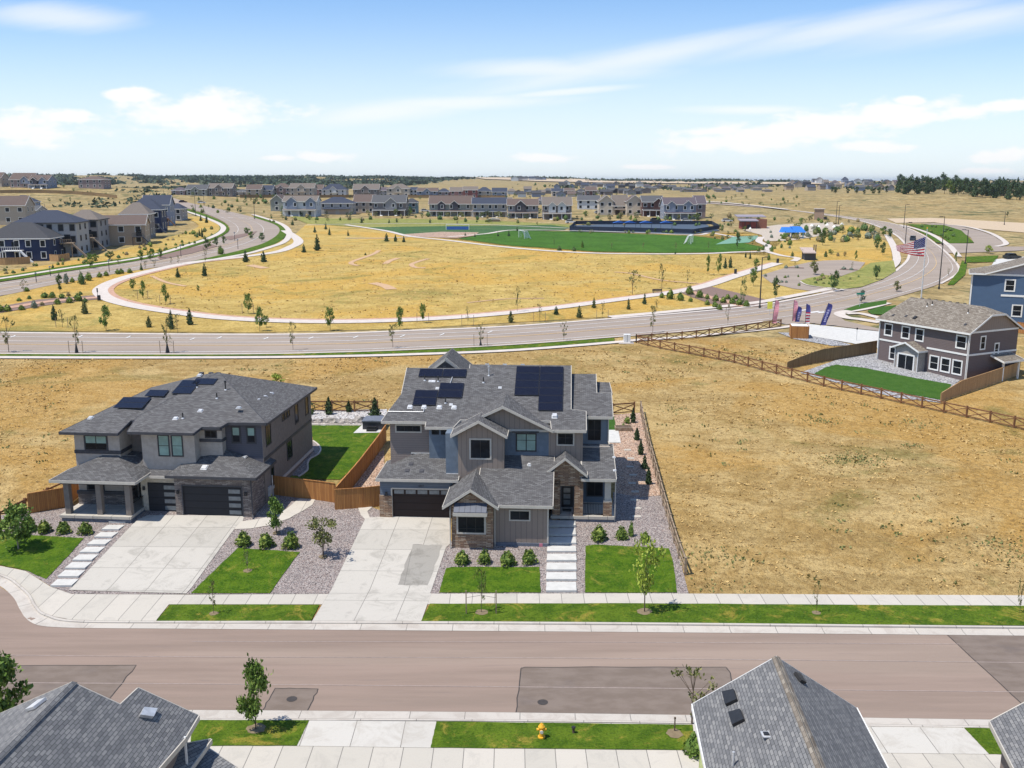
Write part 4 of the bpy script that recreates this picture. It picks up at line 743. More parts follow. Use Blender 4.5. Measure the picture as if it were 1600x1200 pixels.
    roof(h,[[(-3.4,.3,3.25),(0.2,.3,3.25),(.6,3.1,4.2),(-3.4,3.1,4.2)]],'sh_dark',name='garage_roof')
    roof(h,[[(-9.55,-1.95,3.4),(-2.35,-1.95,3.4),(-5.2,1.02,4.75),(-6.4,1.02,4.75)],[(-9.55,-1.95,3.4),(-6.4,1.02,4.75),(-9.55,1.3,3.4)],[(-2.35,-1.95,3.4),(-2.35,1.3,3.4),(-3.4,3.0,4.1),(-5.2,1.02,4.75)]],'sh_dark',name='porch_roof')
    roof(h,[[(-4.95,1.0,4.3),(-3.1,1.0,3.85),(-3.1,3.1,4.4),(-4.95,3.1,4.6)]],'sh_dark',name='valley_roof',fascia=None)
    AP=(-.3,11.6,9.75); MPl=lambda x,y:6.88+.262*(y-.6)
    roof(h,[[(-9.7,.4,6.8),(-4.65,.4,6.8),(-4.65,2.8,7.3),(-3.95,2.8,7.35),(-2.2,8.3,8.85),AP],[(-9.7,.4,6.8),AP,(-1.5,11.6,9.6),(-9.7,17.8,6.9)],[(-9.7,17.8,6.9),(-1.5,11.6,9.6),AP,(7.15,17.6,7.2)],[(7.15,17.6,7.2),AP,(7.15,2.5,7.35)]],'sh_dark',name='main_roof',fascia='dktrim')
    roof(h,[[(-3.95,.6,6.9),(1.65,.6,6.9),(1.95,1.65,7.17),(3.5,1.65,7.17),(3.9,2.45,7.38),(7.15,2.5,7.40),(-.3,11.6,9.79),(-1.3,9.5,9.24)],[(-3.95,.6,6.9),(-1.3,9.5,9.24),(-4.3,3.2,7.5)]],'sh_dark',name='front_hip_roof',fascia='dktrim')
    lp=lambda x,y:6.8+.26*(y-.4)+.012*(x+4) if x<-3.9 else MPl(x,y)
    mpp_=lambda x,y:6.8+.262*(y-.4)
    pvp=lambda x,y:6.83+.265*(y-.4)
    pv(h,lambda x,y:6.8+.255*(y-.4)+.05,-7.0,-4.4,4.4,6.4,1,2); 
    pv(h,lambda x,y:6.8+.26*(y-.4)+.03,-5.2,-3.4,6.6,7.8,1,1); pv(h,MPl,-3.0,-1.2,7.2,9.8,1,2,.1); pv(h,MPl,-1.9,.2,9.0,10.2,1,1,.1)
    for x,y in ((-.8,2.9),(.8,4.3)): vent(h,MPl,x,y)
    for x,y in ((3.0,4.3),(4.6,8.0),(4.7,9.5),(4.8,11.0)): vent(h,lambda x,y:7.2+(7.15-x)*.33,max(x,4.2),y)
    for x,y in ((-8.2,2.8),(-1.9,11.0)): vent(h,lambda x,y:6.8+.26*(y-.4),x,y)
    for x,y,c in ((1.6,8.2,True),(1.4,6.6,False),(-.2,3.0,False),(-1.2,8.6,False)): pipe(h,MPl,x,y,.7 if c else .5,.06,'pipe',c)
    gz=lambda x,y:3.55+.389*(y+.5)
    vent(h,gz,2.4,.6,.42,.12); vent(h,lambda x,y:3.55+(7.1-x)*.368,5.0,2.7,.42,.12)
    for x in (-2.2,-1.3,-.6): vent(h,lambda x,y:9.35,x,12.2,.35,.3,'dktrim')
    return h
HL=left_house()
# ================= plum-grey house, right =================
def right_house():
    A=W(1371,562); B=W(1509,597); ang=math.atan2(B.y-A.y,B.x-A.x); wd=(B-A).xy.length; dp=9.2
    h=thing('house','plum grey house with white trim and weathered brown roof behind the field at right','house',(A.x,A.y,A.z),ang); P=lambda n,m,f,**k: part(h,n,m,f,**k)
    zb=B.z-A.z; s=wd
    P('wall','gsid',lambda m:m.box(0,s,0,dp,-1.2,5.9)); P('side_gable','taupe',lambda m:m.prism([(s-.12,.2,5.9),(s-.12,dp-.2,5.9),(s-.12,dp*.62,8.05),(s-.12,dp*.42,8.05)],(.14,0,0)))
    P('wall_band','white',lambda m:(m.box(-.03,s*.30,-.06,.0,2.85,3.08),m.box(s*.56,s+.03,-.06,0,2.85,3.08),m.box(s,s+.06,0,dp,2.85,3.08),m.box(s,s+.06,0,dp,5.75,5.98),m.box(-.06,.1,-.07,0,-1,5.8),m.box(s-.1,s+.07,-.07,0,-1,5.8)))
    u=s/138.
    for x0,x1 in ((8,21),(36,49),(58,71),(119,134)): window(h,'F',0,x0*u+.1,x1*u-.1,3.75,5.25,'white','white',.14,(),(.5,))
    window(h,'F',0,20*u,30*u,.55,2.15,'white','white',.14,(),(.5,))
    for x0 in (84,101,118): window(h,'F',0,x0*u,(x0+12)*u,.3,2.0,'white','white',.14,(),(.5,))
    window(h,'R',s,2.1,2.9,3.6,5.2,'white','white',.12,(),(.5,)); window(h,'R',s,4.9,5.6,2.6,4.1,'white','white',.12,(),(.5,))
    # projecting nook with patio door
    P('nook_wall',colm('pale_grey_panel',(.33,.3,.27),.8),lambda m:(m.box(38*u,76*u,-1.3,0,-1.0,2.6),m.prism([(38*u,-1.3,2.6),(76*u,-1.3,2.6),(57*u,-1.3,3.35)],(0,1.3,0))))
    roof(h,[[(35*u,-1.7,2.6),(57*u,-1.7,3.55),(57*u,.02,3.55),(35*u,.02,2.6)],[(79*u,-1.7,2.6),(57*u,-1.7,3.55),(57*u,.02,3.55),(79*u,.02,2.6)]],'sh_brown',name='nook_roof',fascia='white')
    window(h,'F',-1.3,45*u,69*u,-.4,1.75,'white','white',.16,(.5,),name='patio_door')
    for i in range(3): P('step','bright',lambda m:m.box(50*u,64*u,-1.9-i*.4,-1.3,-1.2,-.45-.2*i))
    for x in (0.05,40*u,76*u,s-.05): downspout(h,x,-.15 if x<1 or x>s-1 else -1.4,2.5 if 1<x<s-1 else 5.4,-.8,'white',(-.5,-.9),(0,.1))
    rz=8.75; y1=dp/2; 
    roof(h,[[(-.4,-.5,5.85),(s+.35,-.5,5.85),(s+.35,3.3,8.0),(s-1.8,y1,rz),(.9,y1,rz)],[(-.4,-.5,5.85),(.9,y1,rz),(-.4,dp+.5,5.85)],[(s+.35,dp+.5,5.85),(-.4,dp+.5,5.85),(.9,y1,rz),(s-1.8,y1,rz),(s+.35,dp-3.3,8.0)],[(s+.35,3.3,8.0),(s+.35,dp-3.3,8.0),(s-1.8,y1,rz)]],'sh_brown',fascia='white')
    pl=lambda x,y:5.85+(y+.5)*.569
    for x,y in ((1.6,.6),(3.6,.8),(s-1.6,.9)): vent(h,pl,x,y,.25,.12,'dktrim')
    vent(h,pl,5.2,.7,.4,.2,'black')
    for x,y in ((5.4,3.6),(4.9,3.2),(s-3,3.0)): pipe(h,pl,x,y,.5,.06,'pipe')
    for i in range(7): vent(h,lambda x,y:rz-.05,2.6+i*1.15,y1+.25,.3,.12,'dktrim')
    # covered rear porch at the far side
    P('porch_post','white',lambda m:(m.box(s+1.6,s+1.8,4.5,4.7,-.8,2.1),m.box(s+1.6,s+1.8,7.5,7.7,-.8,2.1))); roof(h,[[(s+.06,4.2,2.7),(s+2.1,4.2,2.1),(s+2.1,8.2,2.1),(s+.06,8.2,2.7)]],'sh_brown',name='porch_roof',fascia='white')
right_house()
def blue_house():
    A=W(1512,503); h=thing('house','bright blue house with grey gable and white trim, cut off by the right edge','house',(A.x,A.y,A.z),R(-25)); P=lambda n,m,f,**k: part(h,n,m,f,**k)
    k=mpp(A)/math.cos(PITCH)*.985; s=150*k; top=(503-427)*k; q=lambda y:top-(y-427)*k; ap=90*k
    P('wall','bsid',lambda m:m.box(0,s,0,12,-2.5,top-.2)); P('gable_wall',colm('lilac_grey_panel',(.3,.285,.31),.8),lambda m:m.prism([(18*k,0,top-.1),(s-4*k,0,top-.1),(ap,0,top+22*k)],(0,.3,0)))
    P('wall_band','white',lambda m:m.box(-.05,s,-.06,0,top-.3,top)); P('wall_band','white',lambda m:m.box(42*k,s,-.06,0,q(461),q(458))); P('corner_board','white',lambda m:m.box(-.08,.14,-.07,0,-2,top))
    for x0,x1,y0,y1 in ((47,59,436,452),(75,87,447,462),(110,122,436,452)): window(h,'F',0,x0*k,x1*k,q(y1),q(y0),'white','white',.16,(),(.5,))
    window(h,'F',0,60*k,72*k,q(490),q(474),'white','white',.16,(),(.5,)); window(h,'F',0,100*k,118*k,q(490),q(474),'white','white',.16,(.5,),(.5,))
    rz=top+24*k
    roof(h,[[(16*k,-.6,top-.05),(ap,-.6,rz),(ap,12.6,rz),(16*k,12.6,top-.05)],[(s-3*k,-.6,top-.05),(ap,-.6,rz),(ap,12.6,rz),(s-3*k,12.6,top-.05)]],'sh_brown',fascia='white')
    roof(h,[[(-.5,-.6,top-.02),(17*k,-.6,top-.02),(60*k,4.5,top+13*k),(60*k,8,top+13*k),(-.5,8,top-.02)]],'sh_brown',fascia='white',name='lower_roof')
    P('porch_roof','sh_brown',lambda m:m.prism([(80*k,-2.4,q(472)),(s,-2.4,q(472)),(s,0,q(466)),(80*k,0,q(466))],(0,0,.15)))
blue_house()
# ================= roofs in the foreground =================
def onplane(px,py,a,b,c):
    n=(b-a).cross(c-a).normalized(); d=ray(px,py); o=Vector((0,0,CH)); t=(a-o).dot(n)/d.dot(n); return o+d*t
def fg_left():
    A0=GZ(112,1066,8.6); A1=GZ(-50,1228,8.6); C=GZ(310,1118,5.6)
    on=lambda x,y:onplane(x,y,A0,A1,C); h=thing('house','slate grey shingled house roof in the lower left corner, with a pale square vent','house'); 
    Vv=on(188,1101); P2=on(216,1075); D=on(289,1153); Eb=on(235,1215)
    Ll=GZ(-30,1128,5.9); Lb=Ll+(A1-A0)*1.05; A1b=A1
    rt=roof(h,[[A0,Vv,P2,C,D,Eb,A1],[A0,A1,Lb,Ll]],'sh_grey',th=.2,fascia='trim')
    bd=(A1-A0).normalized(); S2=on(196,1109)
    part(h,'dormer_slope','sh_grey',lambda m:m.poly([P2,P2+bd*2.2-Vector((0,0,.0)),P2+Vector((-.9,.1,-.75)),Vv+Vector((0,0,-.02))]))
    n=(A1-A0).cross(C-A0).normalized(); n=n if n.z>0 else -n
    rc=MB(); rc.prism([A0+n*.02,A0+n*.02+(C-A0).normalized()*.22,A1+n*.02+(C-A0).normalized()*.22,A1+n*.02],n*.04); rc.build('ridge_cap',MT['sh_grey'],h)
    q=[on(222,1109),on(243,1111),on(237,1124),on(216,1121)]; MB().prism([p+n*.02 for p in q],n*.16).build('roof_vent',MT['metal'],h)
    q2=[A0+(A1-A0)*.15+Vector((-1.3,-.5,-.9))]; c=GZ(50,1108,7.6)
    lp=lambda x,y:onplane(x,y,A0,A1,Ll); n2=(A1-A0).cross(Ll-A0).normalized(); n2=n2 if n2.z>0 else -n2
    MB().prism([p+n2*.03 for p in (lp(42,1113),lp(62,1098),lp(74,1094),lp(55,1109))],n2*.12).build('roof_vent',MT['metal'],h)
    # lower roof in front
    R0=GZ(330,1155,4.6); R1=GZ(234,1172,5.0); R2=GZ(-60,1212,6.4); B0=GZ(303,1201,4.1)
    roof(h,[[R0,R1,R2,R2+Vector((-3,-9,-2.5)),B0+Vector((-3,-3,-.4)),B0+Vector((-.6,-2.0,-.3))]],'sh_grey',fascia='trim',name='lower_roof')
    T0=GZ(326,1170,4.0);T1=GZ(369,1198,3.6)
    roof(h,[[T0,T1,T1+Vector((-1.0,-4,-.2)),T0+Vector((-3.5,-4,.2))]],'sh_grey',fascia='trim',name='lower_roof')
    def wl(m):
        ring=[A0*.97+C*.03,C,D,Eb,A1,Ll]; 
        for a,b_ in ((A0,C),(C,D),(D,Eb),(Ll,A0)):
            i=Vector((-.3,-.5,0)); a2=a.lerp((A0+A1+C+Ll)/4,.1); b2=b_.lerp((A0+A1+C+Ll)/4,.1); m.poly([(a2.x,a2.y,-.2),(b2.x,b2.y,-.2),(b2.x,b2.y,b2.z-.4),(a2.x,a2.y,a2.z-.4)])
    part(h,'wall','tsid',wl); downspout(h,*(D.xy),D.z-.2,0,'white',(0,.3),(0,0))
fg_left()
def fg_right():
    A0=GZ(1213,1026,8.9); A1=GZ(1296,1230,8.9); L0=GZ(1082,1100,6.0); L1=GZ(1108,1222,6.0); R0=GZ(1338,1106,5.6)
    d=(A1-A0); R1=R0+d*1.15; L1=L0+d*1.1; A1=A0+d*1.1; h=thing('house','gabled slate grey roof at lower right with two dark square vents and lime wall','house')
    roof(h,[[A0,A1,L1,L0],[A0,R0,R1,A1]],'sh_grey',fascia='white')
    nl=(A1-A0).cross(L0-A0).normalized(); nl=nl if nl.z>0 else -nl; nr=(A1-A0).cross(R0-A0).normalized(); nr=nr if nr.z>0 else -nr
    onl=lambda x,y:onplane(x,y,A0,A1,L0); onr=lambda x,y:onplane(x,y,A0,A1,R0)
    s=(L0-A0).normalized(); s2=(R0-A0).normalized()
    MB().mat(MT['sh_brown']).prism([A0+nl*.03,A1+nl*.03,A1+nl*.03+s*.2,A0+nl*.03+s*.2],nl*.03).prism([A0+nr*.03,A1+nr*.03,A1+nr*.03+s2*.2,A0+nr*.03+s2*.2],nr*.03).build('ridge_cap',None,h)
    for P in ([(1131,1084),(1149,1080),(1154,1096),(1136,1104)],[(1141,1116),(1159,1111),(1165,1127),(1147,1136)]): MB().prism([onl(*p)+nl*.03 for p in P],nl*.12).build('roof_vent',MT['black'],h)
    MB().prism([onr(*p)+nr*.03 for p in [(1239,1053),(1247,1056),(1257,1070),(1249,1066)]],nr*.12).build('roof_vent',MT['black'],h)
    c=onl(1200,1149); MB().mat(MT['metal']).prism([c+nl*.02+Vector(v) for v in ((-.2,-.2,0),(.2,-.2,0),(.2,.2,0),(-.2,.2,0))],nl*.05).mat(MT['black']).prism([c+nl*.07+Vector(v) for v in ((-.1,-.1,0),(.1,-.1,0),(.1,.1,0),(-.1,.1,0))],nl*.06).build('roof_vent',None,h)
    c=onl(1145,1197); MB().tube(c,c+Vector((0,0,.6)),.05).build('vent_pipe',MT['metal'],h)
    lime=colm('lime_sheathing',(.5,.56,.25)); i=(R0-L0).normalized()*.35
    def wl(m):
        a,b_=L0+i,L1+i; m.prism([(a.x,a.y-.3,-.2),(b_.x,b_.y,-.2),(b_.x,b_.y,b_.z-.2),(a.x,a.y-.3,a.z-.1)],i*.5)
        c_,e=R0-i,R1-i; m.prism([(c_.x,c_.y-.3,-.2),(e.x,e.y,-.2),(e.x,e.y,e.z-.2),(c_.x,c_.y-.3,c_.z-.1)],-i*.5)
        t=A0+(A1-A0).normalized()*.4; a=L0+i+(A1-A0).normalized()*.4; c_=R0-i+(A1-A0).normalized()*.4
        m.poly([(a.x,a.y,-.2),(c_.x,c_.y,-.2),(c_.x,c_.y,c_.z-.2),(t.x,t.y,t.z-.3),(a.x,a.y,a.z-.2)])
    part(h,'wall',lime,wl)
fg_right()
def fg_corner():
    A=GZ(1547,1127,5.2); B=GZ(1605,1096,6.0); h=thing('house','roof corner of the house cut off by the lower right corner of the photo','house')
    E=GZ(1566,1164,5.2); E=A+(E-A)*2.2; B=A+(B-A)*2.2
    roof(h,[[A,B,B+(E-A),E]],'sh_grey',fascia='trim')
    a=A+Vector((.5,-.3,0)); e=E+Vector((.5,0,0)); b_=B+Vector((0,-.6,0)); part(h,'wall','tsid',lambda m:(m.poly([(a.x,a.y,-.2),(e.x,e.y,-.2),(e.x,e.y,5),(a.x,a.y,5)]),m.poly([(a.x,a.y,-.2),(b_.x,b_.y,-.2),(b_.x,b_.y,b_.z-.3),(a.x,a.y,5)])))
fg_corner()
# ---------------- plants ----------------
ONES='first second third fourth fifth sixth seventh eighth ninth tenth eleventh twelfth thirteenth fourteenth fifteenth sixteenth seventeenth eighteenth nineteenth'.split()
TENS={2:('twenty','twentieth'),3:('thirty','thirtieth'),4:('forty','fortieth'),5:('fifty','fiftieth'),6:('sixty','sixtieth'),7:('seventy','seventieth'),8:('eighty','eightieth'),9:('ninety','ninetieth')}
def ordw(i):
    i+=1
    if i<20: return ONES[i-1]
    a,b=divmod(i,10); return TENS[a][1] if b==0 else TENS[a][0]+'-'+ONES[b-1]
def leafquad(m,c,r,rn,flat=.0):
    n=Vector((rn.gauss(0,1),rn.gauss(0,1),rn.gauss(0,1)+flat)).normalized(); a=n.orthogonal().normalized(); b=n.cross(a); t=rn.random()*6.28; u=(a*math.cos(t)+b*math.sin(t))*r; v=(-a*math.sin(t)+b*math.cos(t))*r*.62
    m.poly([c-u,c+v*.9,c+u,c-v])
def core(m,rx,rz,cz,seed,cone=False):
    n=7; rings=[]
    for j in range(6):
        t=j/5; z=cz+rz*(2*t-1); q=(1-t)**.9 if cone else math.sin(math.pi*min(.97,max(.05,t)))**.6
        rings.append([Vector((rx*q*(1+.25*math.sin(i*2.1+j*1.7+seed))*math.cos(6.283*i/n),rx*q*(1+.25*math.sin(i*2.9+j+seed))*math.sin(6.283*i/n),z)) for i in range(n)])
    for a,b in zip(rings,rings[1:]):
        for i in range(n): m.poly([a[i],a[(i+1)%n],b[(i+1)%n],b[i]])
def crown(kind,seed,n):
    rn=random.Random(seed*31+len(kind)); m=MB()
    if kind=='conif': core(m,.27,.38,.46,seed,True)
    if kind=='shrub': core(m,.36,.42,.42,seed)
    if kind=='conif':
        for i in range(n):
            z=rn.random()**1.15; rr=(1-z)**.62*.5*min(1,.55+z*3)*(.8+.2*math.sin(z*31+seed)+.15*math.sin(z*9+seed*2)); a=rn.random()*6.28; q=rr*(.35+.65*rn.random()**.5)
            leafquad(m,Vector((q*math.cos(a),q*math.sin(a),.06+.94*z-.04*q)),.055+.05*(1-z),rn,.6)
    elif kind=='shrub':
        for i in range(n):
            a=rn.random()*6.28; e=rn.random()*1.45; s=.5*(.6+.4*rn.random()**.4)*(.88+.2*math.sin(3*a+seed)*math.cos(2*e)); leafquad(m,Vector((s*math.cos(a)*math.cos(e),s*math.sin(a)*math.cos(e),.04+s*1.9*math.sin(e))),.085,rn,.3)
    else:
        sp=kind=='sparse'; z0=.30 if sp else .26; cl=[]; vase=kind=='vase'
        if vase: z0=.33
        if kind=='column': z0=.08
        nc=14 if sp else 26
        for i in range(nc):
            z=rn.random(); a=rn.random()*6.28; wd=math.sin(math.pi*min(1,max(.05,z*.86+.1)))**.7*(.40 if not sp else .44); q=wd*rn.random()**.55
            if vase: q=(.16+.34*z)*rn.random()**.5
            cl.append((Vector((q*math.cos(a),q*math.sin(a),z0+(1-z0)*z*.95)),(.10 if not sp else .065)*(.7+.6*rn.random())))
        for i in range(n):
            c,r=cl[i%nc]; d=Vector((rn.gauss(0,1),rn.gauss(0,1),rn.gauss(0,.8))); leafquad(m,c+d*r*.62,(.052 if not sp else .036)*(1.25 if n<200 else (1. if n<1500 else .78))*(.75 if vase else 1.),rn,.4)
    return m,(None if kind in('conif','shrub','column') else cl)
def trunk_mb(kind,cl,seed):
    rn=random.Random(seed); m=MB()
    if kind in('conif','column'): m.tube((0,0,-.05),(0,0,.5),.022,.01); return m
    if kind=='shrub': m.tube((0,0,-.05),(0,0,.35),.03,.015); return m
    m.tube((0,0,-.05),(.01,0,.36),.020,.014).tube((.01,0,.36),(0,.01,.9),.014,.004)
    for c,r in (cl or [])[:14 if kind=='sparse' else 9]: m.tube((.005,0,max(.22,c.z*.62)),tuple(c),.007,.003,4)
    return m
PC={}
def plant_meshes(kind,mat,v,lod,bark='bark'):
    k=(kind,mat,v,lod,bark)
    if k not in PC:
        n={'conif':(560,260,110),'shrub':(420,200,90),'vase':(620,300,100),'decid':(1900,600,150),'sparse':(240,110,60),'column':(600,220,90)}[kind][lod]
        m,cl=crown(kind,v*7+3,n); PC[k]=(m.mesh('crown',MT[mat],uv=False,fixn=False),trunk_mb(kind,cl,v).mesh('trunk',MT[bark],uv=False))
    return PC[k]
NAME={'vase':('leafy_tree','tree'),'conif':('conifer_tree','tree'),'shrub':('shrub','shrub'),'decid':('leafy_tree','tree'),'sparse':('sapling','tree'),'column':('slender_tree','tree')}
def plant(px,py,h,w,kind,mat,label,group=None,lod=1,bark='bark',stakes=False,bag=False,tz=0):
    p=W(px,py); k=mpp(p); v=rnd.randrange(4); cm,tm=plant_meshes(kind,mat,v,lod,bark); nm,cat=NAME[kind]
    r=thing(nm,label,cat,(p.x,p.y,p.z+tz),rnd.random()*6.28,group); hh=h*k/math.cos(PITCH)
    wf={'conif':1.0,'shrub':1.0,'decid':.84,'sparse':.9,'column':.84,'vase':.95}[kind]
    r.scale=(w*k/wf,w*k/wf,hh*(1.0 if kind!='shrub' else 1.0))
    for n_,me in (('crown',cm),('trunk',tm)):
        o=bpy.data.objects.new(n_,me); S.collection.objects.link(o); o.parent=r
    if stakes:
        for i,s in enumerate((-1,1)):
            q=thing('tree_stake','%s stake of the %s'%(('left','right')[i],' '.join(label.replace(', from left','').split()[:11])),'stake',(p.x+s*1.0,p.y-.2,p.z),0,'tree stakes'); q.name='tree_stake'
            z=MB().bar((0,0,-.2),(0,0,1.9 if hh>4 else hh*.5),.07).build('post',MT['railw'],q)
            MB().tube((0,0,1.2 if hh>4 else hh*.35),(-s*.95,.15,1.3 if hh>4 else hh*.38),.012,n=4).build('tie_wire',MT['pipe'],q)
    if bag: MB().tube((0,0,0),(0,0,.28),.16,.02,8).build('watering_bag',MT['black'],r)
    return r
def zone(items,kind,mat,desc,where,lod=1,cat=None,bark='bark',stk=()):
    items=sorted(items,key=lambda t:t[0]); n=len(items)
    for i,t in enumerate(items):
        px,py,h,w=t[:4]; mt=t[4] if len(t)>4 else mat; kd=t[5] if len(t)>5 else kind
        lab=('%s from left of the %s %s'%(ordw(i),desc,where)) if n>1 else '%s %s'%(desc,where)
        plant(px,py,h,w,kd,mt,lab,'%s %s'%(desc,where),lod,bark,stakes=i in stk,bag=(kind=='sparse' and i in stk))
# front yards
plant(400,1143,116,50,'decid','leaf','bright green street tree on the near lawn strip, left of the fire hydrant',lod=0)
plant(1081,1134,103,72,'sparse','leafo','thin olive tree with sparse leaves beside the lone gabled roof',lod=0)
plant(1084,1182,42,36,'shrub','leaf','leafy green bush against the lime wall of the gabled house',lod=0)
plant(8,1160,136,88,'decid','leaf','dense green tree at the left edge above the lower left roof',lod=0)
plant(432,834,58,32,'decid','leaf','small round tree beside the curved garden path of the left house',lod=0)
plant(505,871,66,58,'vase','leafo','olive leaved young tree in the gravel between the two driveways',lod=0)
plant(29,859,76,56,'decid','leaf','large leafy yard tree with pale trunk on the far left lawn',lod=0,bark='barkl')
plant(387,893,38,14,'sparse','leafo','tiny sapling in the middle of the lawn between the driveways',lod=0,bark='barkl')
plant(334,960,56,18,'sparse','leafo','bare thin sapling on the verge strip below the left driveway lawn',lod=0)
plant(752,958,78,26,'sparse','bush','staked green sapling on the verge in front of the small front lawn',lod=0,stakes=True)
plant(1007,957,118,54,'vase','leafy','lime yellow young tree on the verge in front of the right lawn',lod=0)
plant(1275,959,56,13,'sparse','leafo','nearly bare sapling on the verge beside the empty dry lot',lod=0)
plant(1593,959,60,16,'sparse','leafo','bare sapling on the verge at the right edge of the photo',lod=0)
plant(432,606,22,26,'decid','leafy','yellow green tree top rising behind the roof of the left house')
zone([(46,830,26,24),(70,832,20,24),(100,833,20,24),(134,834,20,25)],'shrub','bush','green shrubs','before the left porch',0)
zone([(381,853,24,27),(416,855,24,28),(455,856,26,29)],'shrub','bush','green shrubs','above the lawn between the driveways',0)
zone([(722,881,22,27),(757,880,23,24),(793,883,24,28),(827,880,24,27)],'shrub','bush','green shrubs','under the bay window of the central house',0)
zone([(936,844,24,28),(971,842,20,22),(986,838,24,10,'leaf'),(1008,846,16,17)],'shrub','bush','green shrubs','in the gravel right of the front steps',0)
zone([(989,661,24,12),(995,688,20,13),(1001,711,24,13),(1007,733,22,13),(1013,757,28,14)],'conif','conif','narrow dark evergreens','along the right side yard fence',0)
zone([(514,648,28,17),(545,644,18,14),(586,652,30,21)],'conif','conif','dark evergreens','in the pale gravel behind the back lawn',0)
zone([(487,648,20,12)],'column','bushd','narrow dark bush','at the back corner of the left house',0)
zone([(980,662,12,12),(974,668,7,8)],'shrub','bush','small bushes','by the raised planter',1)
# along the avenue, near side
zone([(14,551,56,26),(120,552,60,18),(262,552,62,20),(458,548,46,16),(614,544,42,18),(751,541,38,14),(881,533,32,13),(1020,521,44,17),(1137,509,34,9)],'sparse','leafo','thin verge trees','on the near avenue verge',0,stk=(1,2,5))
zone([(85,501,24,14),(133,491,22,15,'conifp'),(233,512,18,13,'conifp'),(268,515,30,14),(297,508,26,15),(798,504,18,13,'conifp'),(869,492,13,12),(905,497,19,13,'conifp'),(928,482,17,9,'conifp'),(982,484,17,8,'conifp'),(1007,476,17,9)],'conif','conif','small pines','between the path and avenue')
zone([(98,512,32,14,'leafo','sparse'),(166,517,38,18),(278,521,34,13,'leafo','sparse'),(406,518,40,14),(416,512,20,10),(516,517,38,14),(625,516,36,15),(661,505,32,11),(731,509,34,8,'leafo','sparse'),(843,503,30,10,'leafo','sparse'),(941,498,28,10,'leafo','sparse'),(1026,487,22,9,'leafo','sparse'),(1078,470,26,7,'leafo','sparse')],'decid','leaf','young leafy trees','between path and avenue',1,stk=(0,7,8,9,10))
zone([(208,455,20,10),(224,468,28,10),(259,476,30,12),(310,455,9,6),(388,491,34,13),(808,488,44,14,'leafo','sparse'),(988,461,42,24,'leafo','sparse'),(1034,452,44,15,'leafo','sparse'),(1074,444,24,9,'leafo','sparse'),(1106,430,30,8),(1123,430,32,9)],'decid','leaf','young trees','inside the path loop',1,stk=(1,2,4))
zone([(278,434,15,10),(320,432,20,12),(384,410,18,13),(412,410,17,14),(475,395,13,9),(496,392,25,13),(604,378,13,10),(618,378,11,8),(631,379,10,7),(1133,420,17,8),(1141,419,18,9),(571,399,4,6),(1055,398,5,4)],'conif','conif','dark pines','standing on the dry park field')
zone([(1034,466,9,10),(1047,468,17,15),(1063,470,14,14),(1077,461,15,15),(1079,472,8,8),(1093,466,14,14),(1105,468,9,9),(1118,471,11,13),(1130,474,11,12),(1137,468,9,10),(1144,476,12,13),(1149,468,8,10),(1155,478,13,12),(1105,477,9,10),(1117,481,11,12),(1124,485,10,11),(1166,480,12,12)],'shrub','bush','round green shrubs','in the mulch bed beside the bench')
plant(1161,479,48,11,'column','bushd','tall slim dark tree among the round shrubs near the light pole')
zone([(0,488,13,16),(12,487,12,14),(34,485,9,12),(54,482,13,12,'bushg'),(90,476,10,12),(109,474,11,13),(122,471,14,15),(30,471,6,10),(46,468,7,8,'bushd'),(70,466,10,14),(82,466,11,12),(97,467,9,12),(107,463,6,8,'dryb'),(126,461,6,7,'bushd'),(133,473,8,10,'bushd'),(66,478,7,9,'dryb')],'shrub','bush','low shrubs','in the bed left of path bend')
zone([(37,456,20,16,'leafo','sparse'),(42,456,8,9),(94,458,28,13,'bushd','decid'),(104,444,18,10,'bushg'),(113,442,9,9),(128,445,20,13,'bushd'),(139,439,14,13),(156,434,9,10),(166,432,9,9),(184,429,9,9),(190,428,9,10),(203,427,8,10),(221,423,12,6,'bushd','conif'),(228,423,16,7,'leafo','sparse'),(241,419,14,9,'leafo','sparse'),(268,413,12,8,'leafo','sparse'),(279,413,14,8,'leafo','sparse'),(321,414,30,9,'leafo','sparse'),(345,398,14,12)],'shrub','bush','roadside bushes','below the left boulevard')
zone([(221,409,18,12),(236,408,19,13),(251,404,15,11),(141,420,24,12),(150,411,14,10),(173,406,14,12,'bushd'),(186,415,14,10,'leafo','sparse'),(324,392,20,9,'bushd'),(338,386,16,8,'bushd'),(350,382,13,9,'bushd'),(314,346,10,6,'conif','conif'),(323,349,12,7,'conif','conif'),(312,370,12,5,'conif','conif'),(316,372,15,6,'conif','conif'),(80,395,14,12,'bush'),(18,405,16,8),(409,378,15,9,'bushd'),(392,374,12,11),(386,366,10,11)],'decid','leaf','street trees','around the left boulevard')
zone([(492,364,11,7),(509,359,11,7),(515,368,13,7),(544,369,9,6),(565,349,9,7),(608,349,7,5),(620,348,7,5),(672,349,8,6),(457,352,9,8),(447,344,8,7),(778,370,8,5),(795,370,10,6),(808,362,8,5),(742,371,6,5),(727,369,6,5)],'conif','conif','small evergreens','on green lawns before far houses',2)
